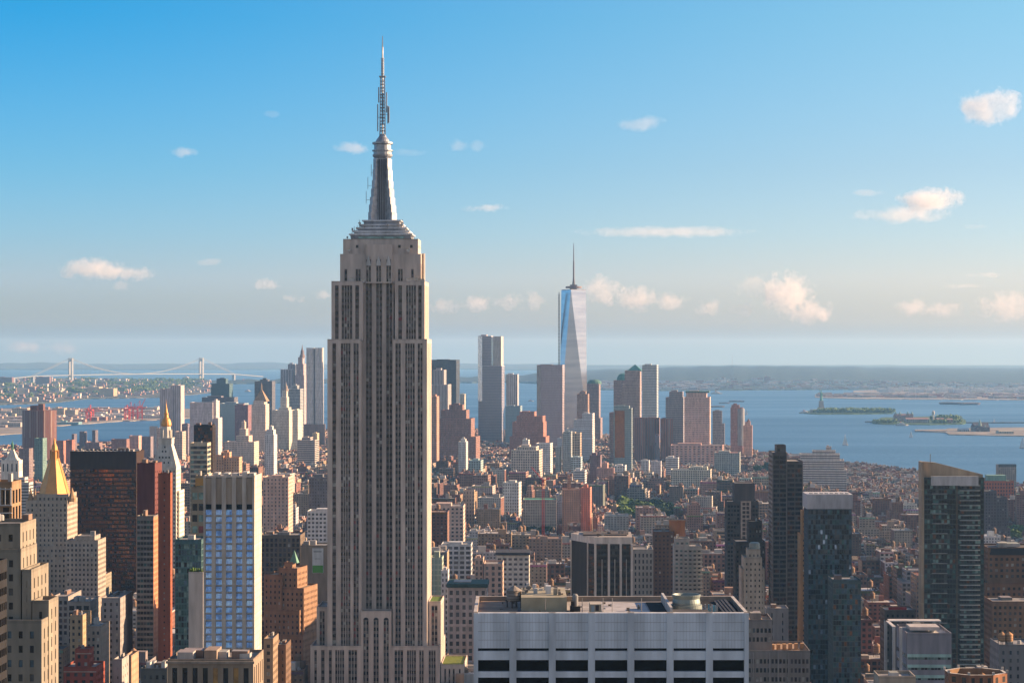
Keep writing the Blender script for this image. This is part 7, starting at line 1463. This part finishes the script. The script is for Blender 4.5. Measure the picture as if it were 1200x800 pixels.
b = Bld('island_water_tower', 'white bulbous water tower rising from the museum island trees', 'water tower', 1092, 1096, 483, gdist(494.5), 10, rot=0, foot=False); m = MB(); m.lathe(0, 5, [(3.5, 0), (2.8, 22), (5.2, 26), (5.6, 34), (3, 38), (.4, 39)], 12, wc=(.62, .62, .62)); b.part(m, 'tank')
hall('rail_terminal', 'dark old rail terminal with a pointed clock cupola on its pier', 1142, 1160, 500.5, 506.4, (.16, .11, .11), ((1149, 499, 12, 22), (1144, 500.5, 7, 7), (1155, 500.5, 7, 7)), roofc=(.10, .09, .10), gable=14, depth=60)
hall('train_shed', 'long low cream train shed right of the dark rail terminal', 1171, 1188, 505, 509.3, (.60, .55, .42), roofc=(.5, .46, .36), gable=2, depth=50); hall('ferry_canopy', 'white tent-like ferry canopy left of the dark rail terminal', 1124, 1136, 503, 506.2, (.62, .63, .64), roofc=(.6, .6, .6), gable=4, depth=30)
b = Bld('harbour_mast', 'thin radio mast on the crest of the far wooded ridge', 'mast', 857, 859, 416, 17800, 3, rot=0, foot=False); m = MB(); m.tube((0, 0, 60), (0, 0, b.z(416)), 2.2, 4, wc=(.4, .38, .38), r1=1.0); b.part(m, 'pole')
fb('far_ridge_block', 'pink far block standing on the wooded shore ridge above the bay', 896, 903, 441, 452, 40, (.55, .32, .24))
fb('far_brick_slab', 'small orange-brick far block at the foot of the ridge, above the statue', 1002, 1007, 448.5, 453, 30, (.5, .2, .14))
# piers
for i, (a, c, y) in enumerate(((1014, 1024, 494.8), (1133, 1200, 495.8), (1073, 1110, 506.0))):
    D = gdist(y); m = MB(); m.box(wx(a, D), wx(c, D), D, D+12, drop(D)-2, drop(D)+4, wc=(.16, .15, .14)); o = m.build('low_pier'); tag(o, ['short low jetty at the left tip of the museum island', 'long low footbridge from the museum island to the right edge', 'low timber pier reaching left from the rail terminal'][i], 'pier')
# boats
def boat(px, py, kind, L, label):
    D = gdist(py); z = drop(D); rt = empty(kind, (wx(px, D), D, z), R_.uniform(-.5, .5), label, 'boat'); m = MB(); w = L*.2; hl = L*.5
    hull = [(-hl, -w*.7), (hl*.55, -w), (hl, 0), (hl*.55, w), (-hl, w*.7)]; hc = dict(sailboat=(.6, .6, .6), ferry=(.6, .6, .58), barge=(.14, .12, .14), ship=(.15, .2, .3))[kind]
    m.prism([(p[0]*.9, p[1]*.7) for p in hull], -.5, L*.07+1, wc=hc, pts1=hull, top=(.4, .35, .3)); m.build('hull', parent=rt)
    if kind == 'sailboat':
        H = L*1.9; m = MB(); m.tube((0, 0, 1), (0, 0, H), .3, 5, wc=(.5, .5, .5)); m.build('mast', parent=rt)
        m = MB(); t = .25
        for tri in ([(-.3, 0, 2.5), (-hl*.95, 0, 3), (-.2, 0, H*.97)], [(.5, 0, H*.85), (hl*.9, 0, 2.5), (.8, 0, 2.5)]):
            f = [(p[0], -t+.25*math.sin(p[2]), p[2]) for p in tri]; bk = [(p[0], t+.25*math.sin(p[2]), p[2]) for p in tri]; m.poly(f, wc=(.75, .74, .72)); m.poly(bk[::-1], wc=(.75, .74, .72))
            for i in range(3): j = (i+1) % 3; m.poly([f[i], f[j], bk[j], bk[i]], wc=(.75, .74, .72))
        m.build('sail', parent=rt)
    elif kind == 'barge': m = MB(); m.box(-hl*.8, hl*.5, -w*.7, w*.7, L*.05, L*.09, wc=(.3, .22, .18)); m.build('cargo', parent=rt)
    else:
        m = MB(); m.box(-hl*.7, hl*.4, -w*.75, w*.75, L*.07+1, L*.14+1, wc=(.66, .66, .64)); m.box(-hl*.4, hl*.15, -w*.6, w*.6, L*.14+1, L*.2+1, wc=(.6, .6, .6)); m.build('cabin', parent=rt); m = MB(); m.lathe(-hl*.2, 0, [(w*.2, L*.2+1), (w*.18, L*.28+1)], 8, wc=(.5, .2, .1)); m.build('funnel', parent=rt)
for a in ((990.5, 521.5, 'sailboat', 16, 'tall white sailboat alone on the bay, nearest to the right towers'), (1067.5, 512.5, 'sailboat', 11, 'small white sailboat below the ferry and museum island'), (1198.5, 525, 'sailboat', 17, 'white sailboat at the very right edge of the bay'), (874.5, 485.5, 'sailboat', 12, 'tiny white sailboat right of the red crowned waterfront tower'),
   (1057, 498.6, 'ferry', 46, 'white ferry just below the museum island'), (943.5, 484.2, 'ferry', 50, 'white ferry docking at the left end of the statue island'), (840, 461.5, 'ferry', 70, 'orange-white ferry far off before the wooded ridge'), (219, 443.5, 'ferry', 90, 'small far vessel left of the farther bridge tower'), (287, 449, 'ship', 130, 'long ship passing between the headland and far strait'), (291, 459, 'ferry', 50, 'small far ferry right of the green-black tower'),
   (849, 472.6, 'barge', 55, 'dark barge left of two on the open bay'), (863.5, 470.8, 'barge', 80, 'long dark barge right of two on the open bay'), (841, 477, 'barge', 70, 'dark low barge nearest to the red crowned tower'), (1115, 473.8, 'barge', 120, 'flat grey barge left of a pair beyond the museum island'), (1137, 474.2, 'barge', 120, 'flat grey barge right of a pair beyond the museum island'), (1185, 495.4, 'ferry', 14, 'tiny white launch above the rail terminal pier'), (622, 470, 'ferry', 30, 'small pale boat on the water left of the faceted glass tower'), (1165, 495, 'sailboat', 8, 'tiny white sail over the long low footbridge')): boat(*a)
